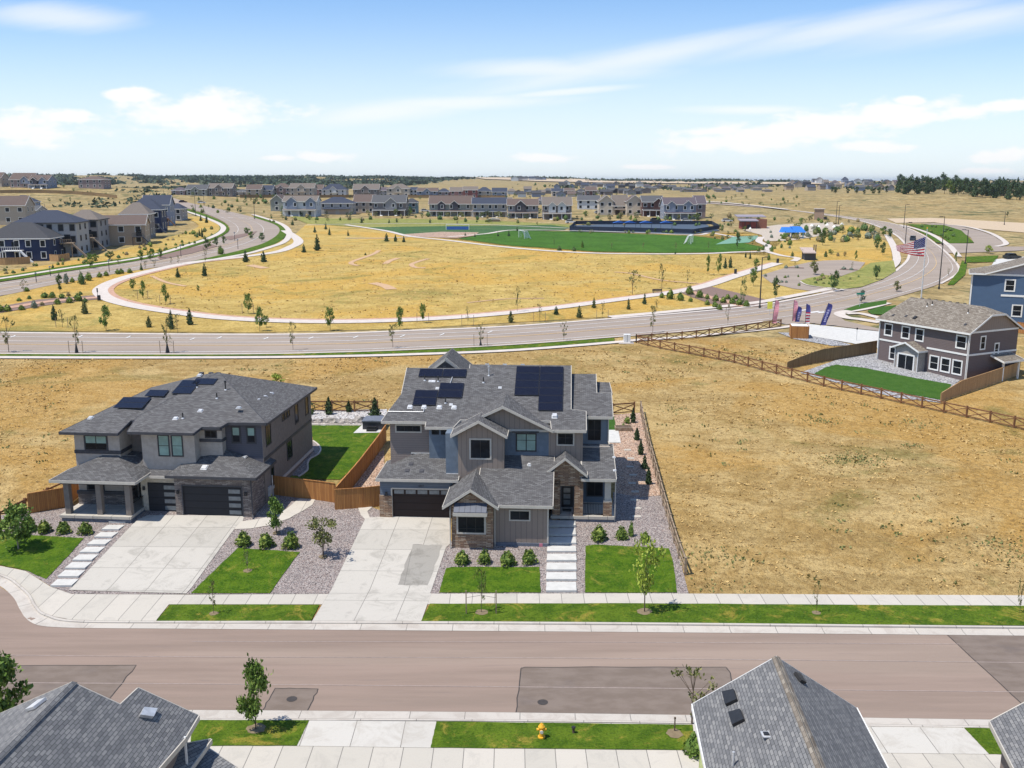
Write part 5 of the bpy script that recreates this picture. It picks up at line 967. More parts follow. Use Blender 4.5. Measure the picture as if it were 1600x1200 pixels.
zone([(866,386,13,4,'leafo','sparse'),(874,392,8,9,'bushd'),(897,393,8,8,'bushd'),(910,388,12,5),(956,391,13,5,'dryb','sparse'),(1005,391,13,5,'dryb','sparse'),(1056,391,13,6,'dryb','sparse'),(1107,390,14,5,'leafo','sparse'),(1152,389,26,10,'bushd','decid'),(1176,384,12,7,'leafo','sparse'),(1165,403,9,5,'conif','conif'),(1172,405,11,5,'conif','conif'),(1185,394,8,7),(1192,392,9,7),(1206,394,11,6,'leaf'),(1201,407,11,6),(1221,388,8,5,'bushd'),(1234,384,11,9)],'shrub','bush','small trees','along the soccer pitch near edge')
zone([(1285,384,24,12,'bushd'),(1238,402,9,8,'bushd','conif'),(1290,402,10,8,'bushd','conif'),(1298,398,8,9),(1309,401,7,6,'dryb','shrub'),(1320,402,9,5,'dryb'),(1337,407,15,5),(1272,430,21,15,'leafo'),(1303,456,32,15,'bushd'),(1369,438,24,12,'bushd'),(1211,468,34,14,'bushd'),(1177,448,28,10),(1181,425,20,12),(1177,434,14,12,'bushg'),(1331,422,14,5,'leafo','sparse'),(1379,399,20,10,'bushd'),(1369,390,14,9,'bushd'),(1373,384,14,8),(1380,369,15,12),(1390,373,15,11,'bushd'),(1346,474,20,12,'bushg'),(1401,456,16,12,'leafo'),(1242,419,11,5,'leafo','sparse'),(1493,412,18,6,'bush'),(1482,432,14,6,'leafo','sparse'),(1545,396,13,13,'leafy'),(1360,366,9,8)],'decid','leaf','trees','around the parking lot and road')
def fill(n,x0,x1,y0,y1,h0,h1,mats,kinds,seed,edge=None):
    r=random.Random(seed); out=[]
    for i in range(n):
        x=r.uniform(x0,x1); t=r.random(); y=lerp(y0,y1,t)+(edge(x) if edge else 0); h=r.uniform(h0,h1); out.append((x,y,h,h*r.uniform(.8,1.4),r.choice(mats),r.choice(kinds)))
    return out
zone(fill(60,1225,1380,360,380,7,13,['bush','bushd','leafo','dryb','bushg'],['shrub','shrub','decid'],3)+fill(26,1108,1180,352,376,4,8,['bush','bushd','leafo'],['shrub','decid'],4)[:22]+fill(14,1190,1250,364,392,4,8,['bush','bushd','leafo','bushg'],['shrub'],8),'shrub','bush','planted bushes','around the splash pool',2)
zone(fill(34,1100,1345,340,352,5,9,['bush','bushd','leafo','dryb'],['shrub','decid','conif'],5),'shrub','bush','bushes and trees','behind the pavilion and monument',2)
zone(fill(84,420,1100,336,351,4,9,['bush','bushd','leafo','dryb','bushd'],['shrub','shrub','decid'],6,lambda x:(x-600)*.008),'shrub','bush','garden bushes','before the nearest far house row',2)
zone(fill(44,215,335,366,392,4,8,['dryb','leafo','bushd','bush','bush'],['shrub'],9,lambda x:-(x-275)*.12),'shrub','leafo','bushes','on the bank above the boulevard',2)
zone(fill(30,0,215,408,420,3,7,['leafo','bush','dryb','bushd'],['shrub'],10,lambda x:-(x-40)*.13+6),'shrub','leafo','low bushes','at the foot of left houses',2)
zone(fill(20,1272,1342,431,446,3,7,['dryb','bush','bushd','leafo'],['shrub'],11),'shrub','leafo','bushes','in the parking lot island',2)
zone(fill(18,1195,1250,432,448,4,6,['bushg','bush'],['shrub'],12)[:9]+[(1228,420,6,8,'bushg'),(1245,420,6,8,'bushg'),(1318,422,6,10,'bushg'),(1330,423,5,9,'bushg')],'shrub','bushg','grey green bushes','edging the parking lot',2)
zone(fill(12,1440,1495,355,372,4,7,['bush','bushd','leafo'],['shrub'],13,lambda x:(x-1465)*.25),'shrub','bush','bushes','on the green inside the looping street',2)
zone([(77,316,7,5,'bushd'),(95,316,6,6,'bushd'),(110,316,8,4,'bushd'),(115,301,6,6,'bushd'),(137,303,5,4,'bushd'),(142,303,5,3,'bushd'),(100,294,6,8,'bush'),(166,305,4,4,'bushd')],'decid','bushd','dark small trees','on the dry left hillside',2)
pin=[(1403+3.6*i+rnd.uniform(-2,2),301+max(0,(i-20))*.3+rnd.uniform(-5,3),rnd.uniform(18,26)*(1 if i<36 else 1.15),rnd.uniform(12,17),'conif' if i not in(21,22,27) else 'leafy','decid' if i%3 else 'conif') for i in range(60)]
pin=[t if t[4]!='leafy' else (t[0],t[1],20,13,'bush','decid') for t in pin]
zone(fill(16,895,1110,364,366,4,8,['bush','bushd','leafo'],['shrub','decid'],41),'shrub','bush','shrubs','along the court fence',2)
zone(fill(46,424,1100,330,342,7,12,['leafo','bushd','leaf','conif','bush'],['decid'],51,lambda x:(x-600)*.009),'decid','bush','trees','between the nearest far houses',2)
zone(pin,'conif','conif','dark pines','in the grove beyond the right field',1)
zone([(1305,303,11,10),(1325,303,8,7),(1338,303,11,9),(1350,304,7,6),(1364,304,9,9),(1373,304,11,8),(1385,302,11,9),(1574,338,7,4),(1502,291,5,5),(1300,301,9,8),(1593,313,8,9)],'decid','conif','dark scattered trees','left of the pine grove')
zone(fill(40,300,430,304,334,4,8,['bushd','leafo','bush','conif'],['decid','shrub','conif'],14),'decid','bushd','trees','below the upper left houses',2)
zone(fill(70,400,1000,302,312,3,6,['bushd','leafo','conif','bush'],['decid'],31),'decid','bushd','tree tops','among the second far row',2)
zone(fill(60,800,1250,288,302,2,5,['bushd','leafo','conif'],['decid','shrub'],32),'decid','bushd','tiny trees','around the distant houses',2)
zone(fill(30,1100,1250,306,322,3,6,['leafo','bushd','bush'],['shrub','decid'],15,lambda x:(x-1175)*.05),'shrub','leafo','roadside trees','along the far road',2)
# far oak scrub and hedges: one uncountable mass
def scrub():
    r=random.Random(5); m=MB()
    def patch(n,xr,yr,s0,s1,thr=0.,fr=None):
        k=0
        while k<n:
            x=r.uniform(*xr); y=r.uniform(*yr)
            v=math.sin(x*.012+y*.007)+math.sin(x*.031-y*.011+1.3)+.7*math.sin(x*.07+y*.03)
            if v<thr: k+=.25; continue
            s=r.uniform(s0,s1); z=H(x,y); k+=1
            for i in range(7):
                c=Vector((x+r.gauss(0,s),y+r.gauss(0,s*.8),z+s*.35*r.random())); leafquad(m,c,s*.55,r,1.2)
    patch(5200,(-1600,-150),(1450,3000),5,11,-.1); patch(700,(-420,-180),(900,1500),2.5,6,.5); patch(1100,(-500,700),(2300,3200),5,12,.5); patch(500,(200,1900),(1500,3600),5,10,.9)
    patch(260,(60,420),(1000,1500),2.5,6,.6); patch(120,(-330,-200),(330,640),1.5,3,.9)
    o=m.build('oak_scrub',MT['scrub'],uv=False,fixn=False); tag(o,kind='stuff')
scrub()
def inpoly(x,y,P):
    c=False; j=len(P)-1
    for i in range(len(P)):
        if (P[i].y>y)!=(P[j].y>y) and x<(P[j].x-P[i].x)*(y-P[i].y)/(P[j].y-P[i].y)+P[i].x: c=not c
        j=i
    return c
def tufts():
    r=random.Random(9); m=MB()
    A_=[[W(*p) for p in P] for P in ([(1074,925),(1062,880),(1040,790),(1003,645),(606,640),(484,641),(300,560),(330,552),(640,561),(800,553),(980,542),(1150,572),(1300,612),(1480,650),(1700,700),(1700,930)],[(-120,860),(-60,825),(60,785),(110,760),(110,600),(300,560),(-150,561)],[(1010,540),(1080,535),(1200,520),(1260,532),(1330,545),(1240,570),(1230,585),(1100,556)])]
    for i in range(26000):
        x=r.uniform(-75,90); y=63.6+80*r.random()
        if not any(inpoly(x,y,P) for P in A_): continue
        v=math.sin(x*.31+y*.12)+math.sin(x*.13-y*.27+2)+math.sin(x*.9+y*.7)
        if r.random()<.5-.28*v: continue
        s_=r.uniform(.05,.11)*(1+.006*(y-64)); z=H(x,y)
        for k in range(3): leafquad(m,Vector((x+r.gauss(0,s_),y+r.gauss(0,s_),z+s_*.5)),s_*1.2,r,2.2)
    o=m.build('grass_tufts',MT['straw'],uv=False,fixn=False); tag(o,kind='stuff')
    m=MB()
    for i in range(900):
        x=r.uniform(-75,90); y=63.6+80*r.random()
        if not any(inpoly(x,y,P) for P in A_): continue
        v=math.sin(x*.21+y*.17+1)+math.sin(x*.11-y*.2)
        if v<.2 and not (y<66 and x>18): continue
        for k in range(6): leafquad(m,Vector((x+r.gauss(0,.35),y+r.gauss(0,.3),H(x,y)+.1)),.16,r,.4)
    for px,py,wd,n_ in ((1335,719,3.,260),(1420,697,1.2,50),(1282,658,2.,90),(1590,860,4,160),(1110,870,3,120),(1090,925,3,90),(1060,640,2.5,70),(1175,560,3,60),(1440,665,2,50),(40,545,4,80),(160,640,3,60)):
        c=W(px,py)
        for i in range(n_):
            x=c.x+r.gauss(0,wd*.55); y=c.y+r.gauss(0,wd*.35)
            if not any(inpoly(x,y,P) for P in A_): continue
            leafquad(m,Vector((x,y,H(x,y)+.08)),.12,r,1.2)
    o=m.build('green_weeds',MT['leafo'],uv=False,fixn=False); tag(o,kind='stuff')
    m=MB(); F=[W(*p) for p in [(175,470),(350,497),(560,502),(780,489),(1050,455),(1190,410),(1130,402),(940,400),(800,390),(640,380),(480,385),(440,398),(240,430)]]
    xs=[p.x for p in F]; ys=[p.y for p in F]
    for i in range(4200):
        x=r.uniform(min(xs),max(xs)); y=r.uniform(min(ys),max(ys))
        if not inpoly(x,y,F): continue
        s_=r.uniform(.1,.22)
        for k in range(3): leafquad(m,Vector((x+r.gauss(0,s_),y+r.gauss(0,s_),H(x,y)+s_*.5+.05)),s_*1.1,r,2.)
    o=m.build('grass_tufts',MT['straw'],uv=False,fixn=False); tag(o,kind='stuff')
tufts()

# ---------------- fences ----------------
def along(px,step,off=0.):
    P=[W(*p) for p in px]; pts=[P[0]]; acc=0
    for a,b in zip(P,P[1:]):
        L_=(b-a).xy.length; d=step-acc
        while d<=L_: q=a.lerp(b,d/L_); pts.append(Vector((q.x,q.y,H(q.x,q.y)))); d+=step
        acc=L_-(d-step)
    return pts
def rail_fence(px,label,step=2.6,h=1.25,mat='rail',braces=True,name='rail_fence',group=None):
    pts=along(px,step); o=thing(name,label,'fence',pts[0],0,group); b=pts[0]
    for p in pts:
        q=p-b; MB().bar(q+Vector((0,0,-.3)),q+Vector((0,0,h+.12)),.17).build('post',MT[mat],o)
    for p,q in zip(pts,pts[1:]):
        a=p-b;c=q-b; m=MB(); m.bar(a+Vector((0,0,h-.05)),c+Vector((0,0,h-.05)),.09,.14)
        if braces: m.bar(a+Vector((0,.03,h-.15)),c+Vector((0,.03,.22)),.06,.1).bar(a+Vector((0,-.03,.22)),c+Vector((0,-.03,h-.15)),.06,.1)
        else: m.bar(a+Vector((0,0,h*.5)),c+Vector((0,0,h*.5)),.08,.12)
        m.bar(a+Vector((0,0,.2)),c+Vector((0,0,.2)),.07,.1); m.build('rails',MT[mat],o)
    return o
rail_fence([(994,536),(1080,530),(1151,521),(1232,510)],'brown split rail fence running right along the avenue footway')
rail_fence([(994,536),(1031,545),(1080,554),(1151,568),(1221,587),(1299,607),(1380,624),(1442,638),(1475,645),(1544,660),(1620,677),(1700,695)],'long brown split rail fence crossing the field in front of the plum grey house')
rail_fence([(484,643),(540,644),(604,643)],'split rail fence behind the evergreens at the back of the left lot')
rail_fence([(-40,846),(0,824),(40,803),(68,789),(100,775),(150,752)],'split rail fence climbing along the left side of the left house')
rail_fence([(957,648),(1001,645)],'short split rail fence at the back corner of the right side yard')
rail_fence([(1001,645),(1010,690),(1022,735),(1035,785),(1046,825),(1060,870),(1076,912)],'weathered split rail fence along the right side yard, leaning at its front end',mat='railw',step=2.4,braces=False)
def board_fence(px,label,h=1.75,mat='fence',step=2.4,tops=None,flip=1):
    pts=along(px,step); e=W(*px[-1]); 
    if (pts[-1]-e).length>.4: pts.append(e)
    o=thing('board_fence',label,'fence',pts[0]); b=pts[0]; n=len(pts)
    hs=[h if tops is None else lerp(tops[0],tops[1],min(1,i/max(1,tops[2]))) for i in range(n)]
    for p,hh in zip(pts,hs): q=p-b; MB().bar(q+Vector((0,.06*flip,-.3)),q+Vector((0,.06*flip,hh-.05)),.1).build('post',MT[mat],o)
    for i in range(n-1):
        a=pts[i]-b;c=pts[i+1]-b; nn=Vector((-(c-a).y,(c-a).x,0)).normalized()*.03
        MB().prism([a-nn+Vector((0,0,.03)),c-nn+Vector((0,0,.03)),c-nn+Vector((0,0,hs[i+1])),a-nn+Vector((0,0,hs[i]))],nn).build('board_panel',MT[mat],o)
        MB().bar(a-nn*.5+Vector((0,0,hs[i]+.02)),c-nn*.5+Vector((0,0,hs[i+1]+.02)),.11,.04).build('cap_rail',MT[mat],o)
    return o
board_fence([(424,773),(455,777),(490,781),(524,786)],'orange brown cedar fence joining the left house to the long side fence')
board_fence([(524,797),(560,795),(594,791)],'short cedar fence and gate joining the central house, in front of the side yard',h=1.8)
board_fence([(526,792),(560,751),(590,710),(603,690)],'long cedar fence between the left back lawn and the tan side yard')
board_fence([(46,803),(72,798),(104,793)],'stained cedar fence left of the porch of the left house')
board_fence([(104,793),(112,786),(124,776)],'short cedar fence return behind the porch column')
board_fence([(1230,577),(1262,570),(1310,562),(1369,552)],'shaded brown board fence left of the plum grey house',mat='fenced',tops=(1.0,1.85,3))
board_fence([(1470,628),(1505,616),(1550,601),(1592,586)],'light new board fence right of the plum grey house',mat='fence2',tops=(1.1,1.8,2))
board_fence([(1592,586),(1584,575),(1560,566)],'fence return beside the covered porch of the plum grey house',mat='fence')
board_fence([(1588,520),(1640,528)],'orange fence stub behind the plum grey house at the right edge',mat='fence')
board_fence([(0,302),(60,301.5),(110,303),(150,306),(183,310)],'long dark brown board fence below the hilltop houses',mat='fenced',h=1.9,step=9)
board_fence([(-10,414),(20,414),(47,412)],'low tan fence in front of the navy house',mat='fence2',step=3)
board_fence([(78,408),(95,409),(109,406)],'low tan fence between the navy house and the grey house',mat='fence2',step=3)
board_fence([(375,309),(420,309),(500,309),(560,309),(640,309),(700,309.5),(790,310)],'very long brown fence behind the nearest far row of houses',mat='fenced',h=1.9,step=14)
# ---------------- street and park furniture ----------------
def pole(px,py,h,label,arm=-1,name='street_light',am=2.,group=None,m='pipe'):
    p=W(px,py); k=mpp(p); H_=h*k/math.cos(PITCH); o=thing(name,label,'street light',p,0,group); r=.11
    MB().tube((0,0,-.2),(0,0,H_),r*1.25,r*.75,8).build('pole',MT[m],o); MB().tube((0,0,0),(0,0,.6),.22,.2,8).build('base',MT[m],o)
    MB().bar((0,0,H_-.08),(arm*am*.5,0,H_),.1).build('arm',MT[m],o); MB().box(min(arm*am*.4,arm*am),max(arm*am*.4,arm*am),-.2,.2,H_-.03,H_+.12).build('lamp_head',MT['black'],o)
pole(1187,482,78,'tall bronze street light beside the avenue, left of the feather flags',1,am=1.2)
pole(1467,452,70,'tall dark street light right of the big flag, rising behind the brown roof',-1,am=1.5)
pole(1508,413,52,'dark street light beside the corner lawn above the blue house roof',-1,am=1.5)
pole(1472,384,44,'dark street light on the looping footway lawn',-1,am=1.5)
pole(1412,357,36,'dark street light on the far bend of the avenue near the bare ground',1,am=1.5)
pole(1414,385,36,'dark street light left of the big flag behind the car',1,am=1.5)
pole(1306,350,34,'utility pole left of the two standing beyond the stone monument',1,am=1.); pole(1310,350,28,'shorter utility pole right beside its twin beyond the stone monument',1,am=1.)
pole(257,318,20,'left boulevard light farthest up the hill'); pole(306,338,30,'tall left boulevard light on the near footway'); pole(319,321,15,'small left boulevard light beyond the junction'); pole(398,343,33,'light pole beside the boulevard bend, right of the crossing')
pole(1569,352,20,'distant pole on the dry field at the right edge')
pole(71,333,14,'thin pole on the dry left hillside above the brown roofs')
for i,(px,py,h) in enumerate([(171,426,20),(283,402,20),(367,377,14),(372,390,16),(57,442,16),(79,432,16)]):
    p=W(px,py);k=mpp(p);hh=h*k/math.cos(PITCH); o=thing('post_lamp','%s from the left of the short post lamps along the boulevard'%ordw([4-2,3,4,5,0,1][i]),'street lamp',p,0,'post top lamps along the boulevard')
    MB().tube((0,0,-.1),(0,0,hh*.9),.09,.06).build('post',MT['pipe'],o); MB().tube((0,0,hh*.88),(0,0,hh),.3,.12,8).build('lantern',MT['frost'],o)
def flagpole():
    b=W(1436,503); k=mpp(b); hh=(503-360)*k/math.cos(PITCH)*.985; o=thing('flagpole','tall silver flagpole behind the plum grey house','flagpole',b)
    MB().tube((0,0,0),(0,0,hh),.14,.06,10).build('pole',MT['metal'],o); MB().tube((0,0,hh),(0,0,hh+.25),.1,.1,8).build('finial',MT['yel'],o)
    red=colm('flag_red',(.45,.03,.05)); wh=colm('flag_white',(.75,.73,.72)); bl=colm('flag_blue',(.03,.04,.16)); Wd=44*k; Hd=30*k; z1=hh-12*k*1.02; nx=40
    def pt(u,v): # u 0 hoist..1 fly, v 0 top..1 bottom
        sag=-.42*Hd*math.sin(u*1.45)*(1-v*.75)*.95; return Vector((-.15-u*Wd, .5*math.sin(u*9+v*1.5)*u**.5, z1-v*Hd*(1-.50*u**1.3)+sag*.9-.1*Hd*u))
    m=MB()
    for i in range(nx):
        for j in range(13):
            u0,u1=i/nx,(i+1)/nx; m.mat(bl if (u0<.4 and j<7) else (red if j%2==0 else wh)).poly([pt(u0,j/13),pt(u1,j/13),pt(u1,(j+1)/13),pt(u0,(j+1)/13)])
    f=m.build('american_flag',None,None,uv=False,smooth=True); f.location=b; sm=f.modifiers.new('cloth','SOLIDIFY'); sm.thickness=.02
    tag(f,'large striped red and white flag with starred blue corner flying from the tall pole','flag')
    s=MB()
    for r_ in range(9):
        for c in range(6 if r_%2==0 else 5):
            u=.4*((c*2+1+(r_%2))/12.5); v=(7/13)*((r_+1)/10); p=pt(u,v)+Vector((0,-.05,0)); q=.032*Hd*.6; s.prism([p+Vector((math.sin(t*math.pi/5)*(q if t%2==0 else q*.4),0,math.cos(t*math.pi/5)*(q if t%2==0 else q*.4))) for t in range(10)],(0,-.01,0))
    so=s.build('stars',wh,f,uv=False)
flagpole()
def feather(px,py,h,lean,cols,label,w=1.0,txt=None):
    p=W(px,py);k=mpp(p);hh=h*k/math.cos(PITCH); o=thing('feather_flag',label,'banner',p); MB().tube((0,0,-.1),(lean*hh*.5,0,hh*.6),.035,.03).tube((lean*hh*.5,0,hh*.6),(lean*hh,0,hh),.03,.015).build('pole',MT['pipe'],o)
    m=MB(); n=14; 
    for i in range(n):
        def q(t,s): z=hh*(.05+.95*t); ww=w*(1 if t<.8 else math.sqrt(max(0,1-((t-.8)/.2)**2))); return Vector((lean*z+s*ww-.0,.12*math.sin(t*9)*s,z))
        m.mat(cols[i%len(cols)] if not callable(cols) else cols(i)).poly([q(i/n,0),q(i/n,1),q((i+1)/n,1),q((i+1)/n,0)])
    f=m.build('banner_cloth',None,o,uv=False); f.modifiers.new('cloth','SOLIDIFY').thickness=.01
    if txt:
        q_=MB(); rr=random.Random(3); z=hh*.2
        while z<hh*.68: l_=rr.uniform(.12,.3); x_=lean*z+w*.3; q_.box(x_,x_+rr.uniform(.25,.4),-.2,-.17,z,z+l_); z+=l_+.1
        q_.box(lean*hh*.2+w*.42,lean*hh*.66+w*.42,-.19,-.18,hh*.2,hh*.205); q_.build('faded_lettering',colm('banner_lavender',(.45,.42,.62)),o,uv=False)
pk=colm('banner_pink',(.75,.33,.37)); nv=colm('banner_navy',(.06,.06,.22)); fr_=colm('flag_red',(.45,.03,.05)); fw_=colm('flag_white',(.75,.73,.72))
feather(1206,507,38,.1,[pk],'pink feather banner, leftmost of the banners by the rail fence',.75); feather(1238,503,34,.02,[pk],'pink feather banner beside a shorter navy one',.75)
feather(1242,504,25,.15,[nv],'short navy feather banner beside the pink one',.75,'x'); feather(1258,507,32,.0,lambda i:nv if i>7 else (fr_ if i%2 else fw_),'red, white and blue striped feather banner behind the wooden enclosure',.75)
feather(1281,510,36,.3,[nv],'tall leaning navy feather banner, rightmost of the banners',.95,'x')
p=W(1202,493); o=thing('yellow_sign','small yellow sign behind the leftmost pink banner','sign',p); MB().tube((0,0,0),(0,0,2.2),.04).build('post',MT['metal'],o); MB().box(-.45,.45,-.06,-.03,1.2,2.5).build('sign_panel',colm('sign_yellow',(.8,.75,.1)),o)
p=W(1343,480); o=thing('street_sign','green street name sign on a post at the avenue corner','street sign',p); MB().tube((0,0,0),(0,0,2.7),.045).build('post',MT['metal'],o); MB().box(-.75,.75,-.05,-.02,2.35,2.7).build('sign_blade',colm('sign_green',(.02,.25,.17)),o)
p=W(1338,533); o=thing('marker_post','thin dark marker post on the white concrete pad','post',p); MB().tube((0,0,0),(0,0,2.0),.04).build('post',MT['metal'],o); MB().box(-.1,.1,-.05,.05,1.8,2.1).build('sign_plate',MT['black'],o)
p=W(1248,527); o=thing('wooden_enclosure','square wooden utility enclosure with white lid beside the banners','enclosure',p,R(-10))
for a in (0,1,2,3): MB().box(-1.35,1.35,-1.35,-1.27,0,1.95,Matrix.Rotation(a*math.pi/2,4,'Z')).build('board_panel',MT['fence'],o)
MB().box(-1.25,1.25,-1.25,1.25,1.7,1.97).build('lid',MT['white'],o)
p=W(979.5,536); o=thing('utility_cabinet','white utility cabinet on a concrete pad at the rail fence corner','utility box',p); MB().box(-.5,.5,-.35,.35,.1,1.35).build('cabinet',MT['white'],o); MB().box(-1.3,1.0,-.9,.8,0,.1).build('pad',MT['path'],o); MB().box(-.02,.02,-.37,-.35,.2,1.3).build('door_seam',MT['dktrim'],o)
def hydrant():
    p=W(846,1152,.15); p.z=.15; o=thing('fire_hydrant','yellow fire hydrant on the near lawn strip','fire hydrant',p); Y=MT['yel']
    MB().tube((0,0,0),(0,0,.06),.17,.17,12).tube((0,0,.06),(0,0,.52),.105,.1,12).tube((0,0,.5),(0,0,.55),.15,.15,12).build('barrel',Y,o)
    MB().tube((0,0,.55),(0,0,.66),.14,.08,12).tube((0,0,.66),(0,0,.71),.035,.035,6).build('bonnet',Y,o)
    for s in (-1,1): MB().tube((0,0,.4),(s*.19,0,.4),.05,.05,8).tube((s*.17,0,.4),(s*.22,0,.4),.065,.06,8).build('hose_nozzle',Y,o)
    MB().tube((0,0,.38),(0,-.2,.38),.07,.07,10).build('pumper_nozzle',Y,o); MB().tube((0,-.2,.38),(0,-.23,.38),.085,.08,10).build('nozzle_cap',MT['metal'],o); o.scale=(1.15,1.15,1.15)
hydrant()
p=W(896,1145,.15); p.z=.15; o=thing('valve_stub','small dark valve stub in the grass right of the hydrant','valve',p); MB().tube((0,0,0),(0,0,.3),.07).build('stub',MT['bark'],o); MB().tube((0,0,.3),(0,0,.36),.12,.1,8).build('cap',MT['pipe'],o)
p=W(1054,1142,.15); o=thing('post','thin brown post on the lawn strip beside the lone gabled roof','post',p); MB().tube((0,0,0),(0,0,.75),.035).build('shaft',MT['bark'],o); MB().box(-.05,.05,-.03,.03,.7,.8).build('cap',MT['bark'],o)
p=W(845,861); o=thing('garden_flag','small pink marker flag at the foundation of the central house','marker flag',p); MB().tube((0,0,0),(0,0,.5),.012).build('stake',MT['metal'],o); MB().box(-.13,.13,-.02,0,.35,.62).build('sign_plate',colm('marker_pink',(.6,.2,.25)),o)
def hot_tub():
    p=W(583,672); o=thing('hot_tub','covered dark grey hot tub on a white pad at the corner of the back lawn','hot tub',(p.x,p.y+.9,p.z+.08),R(-3)); 
    MB().box(-1.05,1.05,-1.05,1.05,0,.85).build('cabinet',MT['dktrim'],o); MB().prism([(-1.12,-1.12,.85),(1.12,-1.12,.85),(1.12,-1.12,.97),(0,-1.12,1.02),(-1.12,-1.12,.97)],(0,2.24,0)).build('cover',MT['found'],o)
    MB().box(-.5,.5,-1.45,-1.08,0,.4).box(-.5,.5,-1.8,-1.45,0,.2).build('step',MT['black'],o)
hot_tub()
def boulders():
    r=random.Random(4)
    for i,px in enumerate((491,500,511,522,532,543,553,563)):
        p=W(px,661+r.uniform(-1,1)); b=bmesh.new(); bmesh.ops.create_icosphere(b,subdivisions=2,radius=1); s=r.uniform(.45,.75)
        for v in b.verts: v.co*= (1+.28*math.sin(v.co.x*5+i)*math.cos(v.co.y*4+i*2)+.12*math.sin(v.co.z*9)); v.co.x*=s*1.25; v.co.y*=s*.8; v.co.z*=s*.7
        me=bpy.data.meshes.new('boulder'); b.to_mesh(me); b.free(); me.materials.append(MT['rock']); o=bpy.data.objects.new('boulder',me); S.collection.objects.link(o); o.location=(p.x,p.y,p.z+s*.25)
        tag(o,'%s from the left of the boulders lining the back lawn'%ordw(i),'boulder','boulders behind the back lawn')
boulders()
p=W(974,672); o=thing('raised_planter','small wooden raised planter in the right side yard','planter',p)
for a in ((-.9,.9,-.6,-.52),(-.9,.9,.52,.6),(-.9,-.82,-.52,.52),(.82,.9,-.52,.52)): MB().box(*a,0,.4).build('side_board',MT['railw'],o)
MB().box(-.82,.82,-.52,.52,0,.33).build('soil',MT['bark'],o)
for i in range(9):
    t=i/8; p=W(lerp(982,996,t)+(1.5 if i%2 else -1.5),lerp(704,808,t)); o=MB().prism([(p.x-.35,p.y-.22,p.z),(p.x+.33,p.y-.25,p.z),(p.x+.38,p.y+.2,p.z),(p.x-.3,p.y+.24,p.z)],(0,0,.09)).build('stepping_stone',MT['walk']); tag(o,'%s from the back of the stepping stones in the right side yard'%ordw(i),'stepping stone','stepping stones of the side yard')
# park things
def bin_(px,py,label,h=1.1):
    p=W(px,py); o=thing('litter_bin',label,'litter bin',p); MB().tube((0,0,0),(0,0,h*.9),.32,.32,12).build('drum',MT['black'],o); MB().tube((0,0,h*.92),(0,0,h),.34,.28,12).build('lid',MT['pipe'],o)
bin_(1149,429,'black litter bin on the dry grass above the path, nearer the bench',1.3); bin_(1215,412,'black litter bin beside the path near the parking lot',1.3); bin_(155,470,'black litter bin at the sharp bend of the curving path',1.1)
p=W(153,466); o=thing('trail_sign','narrow dark trail sign post behind the litter bin at the path bend','sign',p); MB().tube((0,0,0),(0,0,1.6),.05).build('post',MT['black'],o); MB().box(-.12,.12,-.04,.04,1.2,2.0).build('sign_plate',MT['black'],o)
p=W(1027,459); o=thing('park_bench','dark brown park bench beside the curving path','bench',p); B_=MT['bark']
MB().box(-1.0,1.0,-.25,.25,.42,.48).build('seat',B_,o); MB().box(-1.0,1.0,.22,.28,.55,.95).build('backrest',B_,o)
for s in (-.85,.85): MB().box(s-.04,s+.04,-.22,.28,0,.45).box(s-.04,s+.04,.22,.28,.4,.9).build('leg',MT['black'],o)
def goal(px,py,label,rz):
    p=W(px,py); k=mpp(p); o=thing('soccer_goal',label,'soccer goal',p,rz); w_=3.4; h=2.6; m=MB().mat(MT['white'])
    for a,b in (((-w_,0,0),(-w_,0,h)),((w_,0,0),(w_,0,h)),((-w_,0,h),(w_,0,h)),((-w_,0,h),(-w_,1.0,h)),((w_,0,h),(w_,1,h)),((-w_,1,h),(-w_,2.2,0)),((w_,1,h),(w_,2.2,0)),((-w_,2.2,0),(w_,2.2,0)),((-w_,0,0),(-w_,2.2,0)),((w_,0,0),(w_,2.2,0))): m.tube(a,b,.09,n=5)
    m.build('goal_frame',None,o); n=MB()
    for i in range(22): x=-w_+2*w_*i/21; n.tube((x,1,h),(x,2.2,0),.018,n=3).tube((x,0,h),(x,1,h),.018,n=3)
    for j in range(9): t=j/8; n.tube((-w_,1+1.2*t,h*(1-t)),(w_,1+1.2*t,h*(1-t)),.018,n=3)
    for i in range(9): 
        for s in (-w_,w_): n.tube((s,1.1*i/9,0),(s,1.1*i/9,h),.015,n=3)
    n.build('net',MT['white'],o)
goal(815,373,'white soccer goal at the left end of the bright green pitch',R(-75)); goal(1081,381,'white soccer goal at the right end of the bright green pitch',R(75))
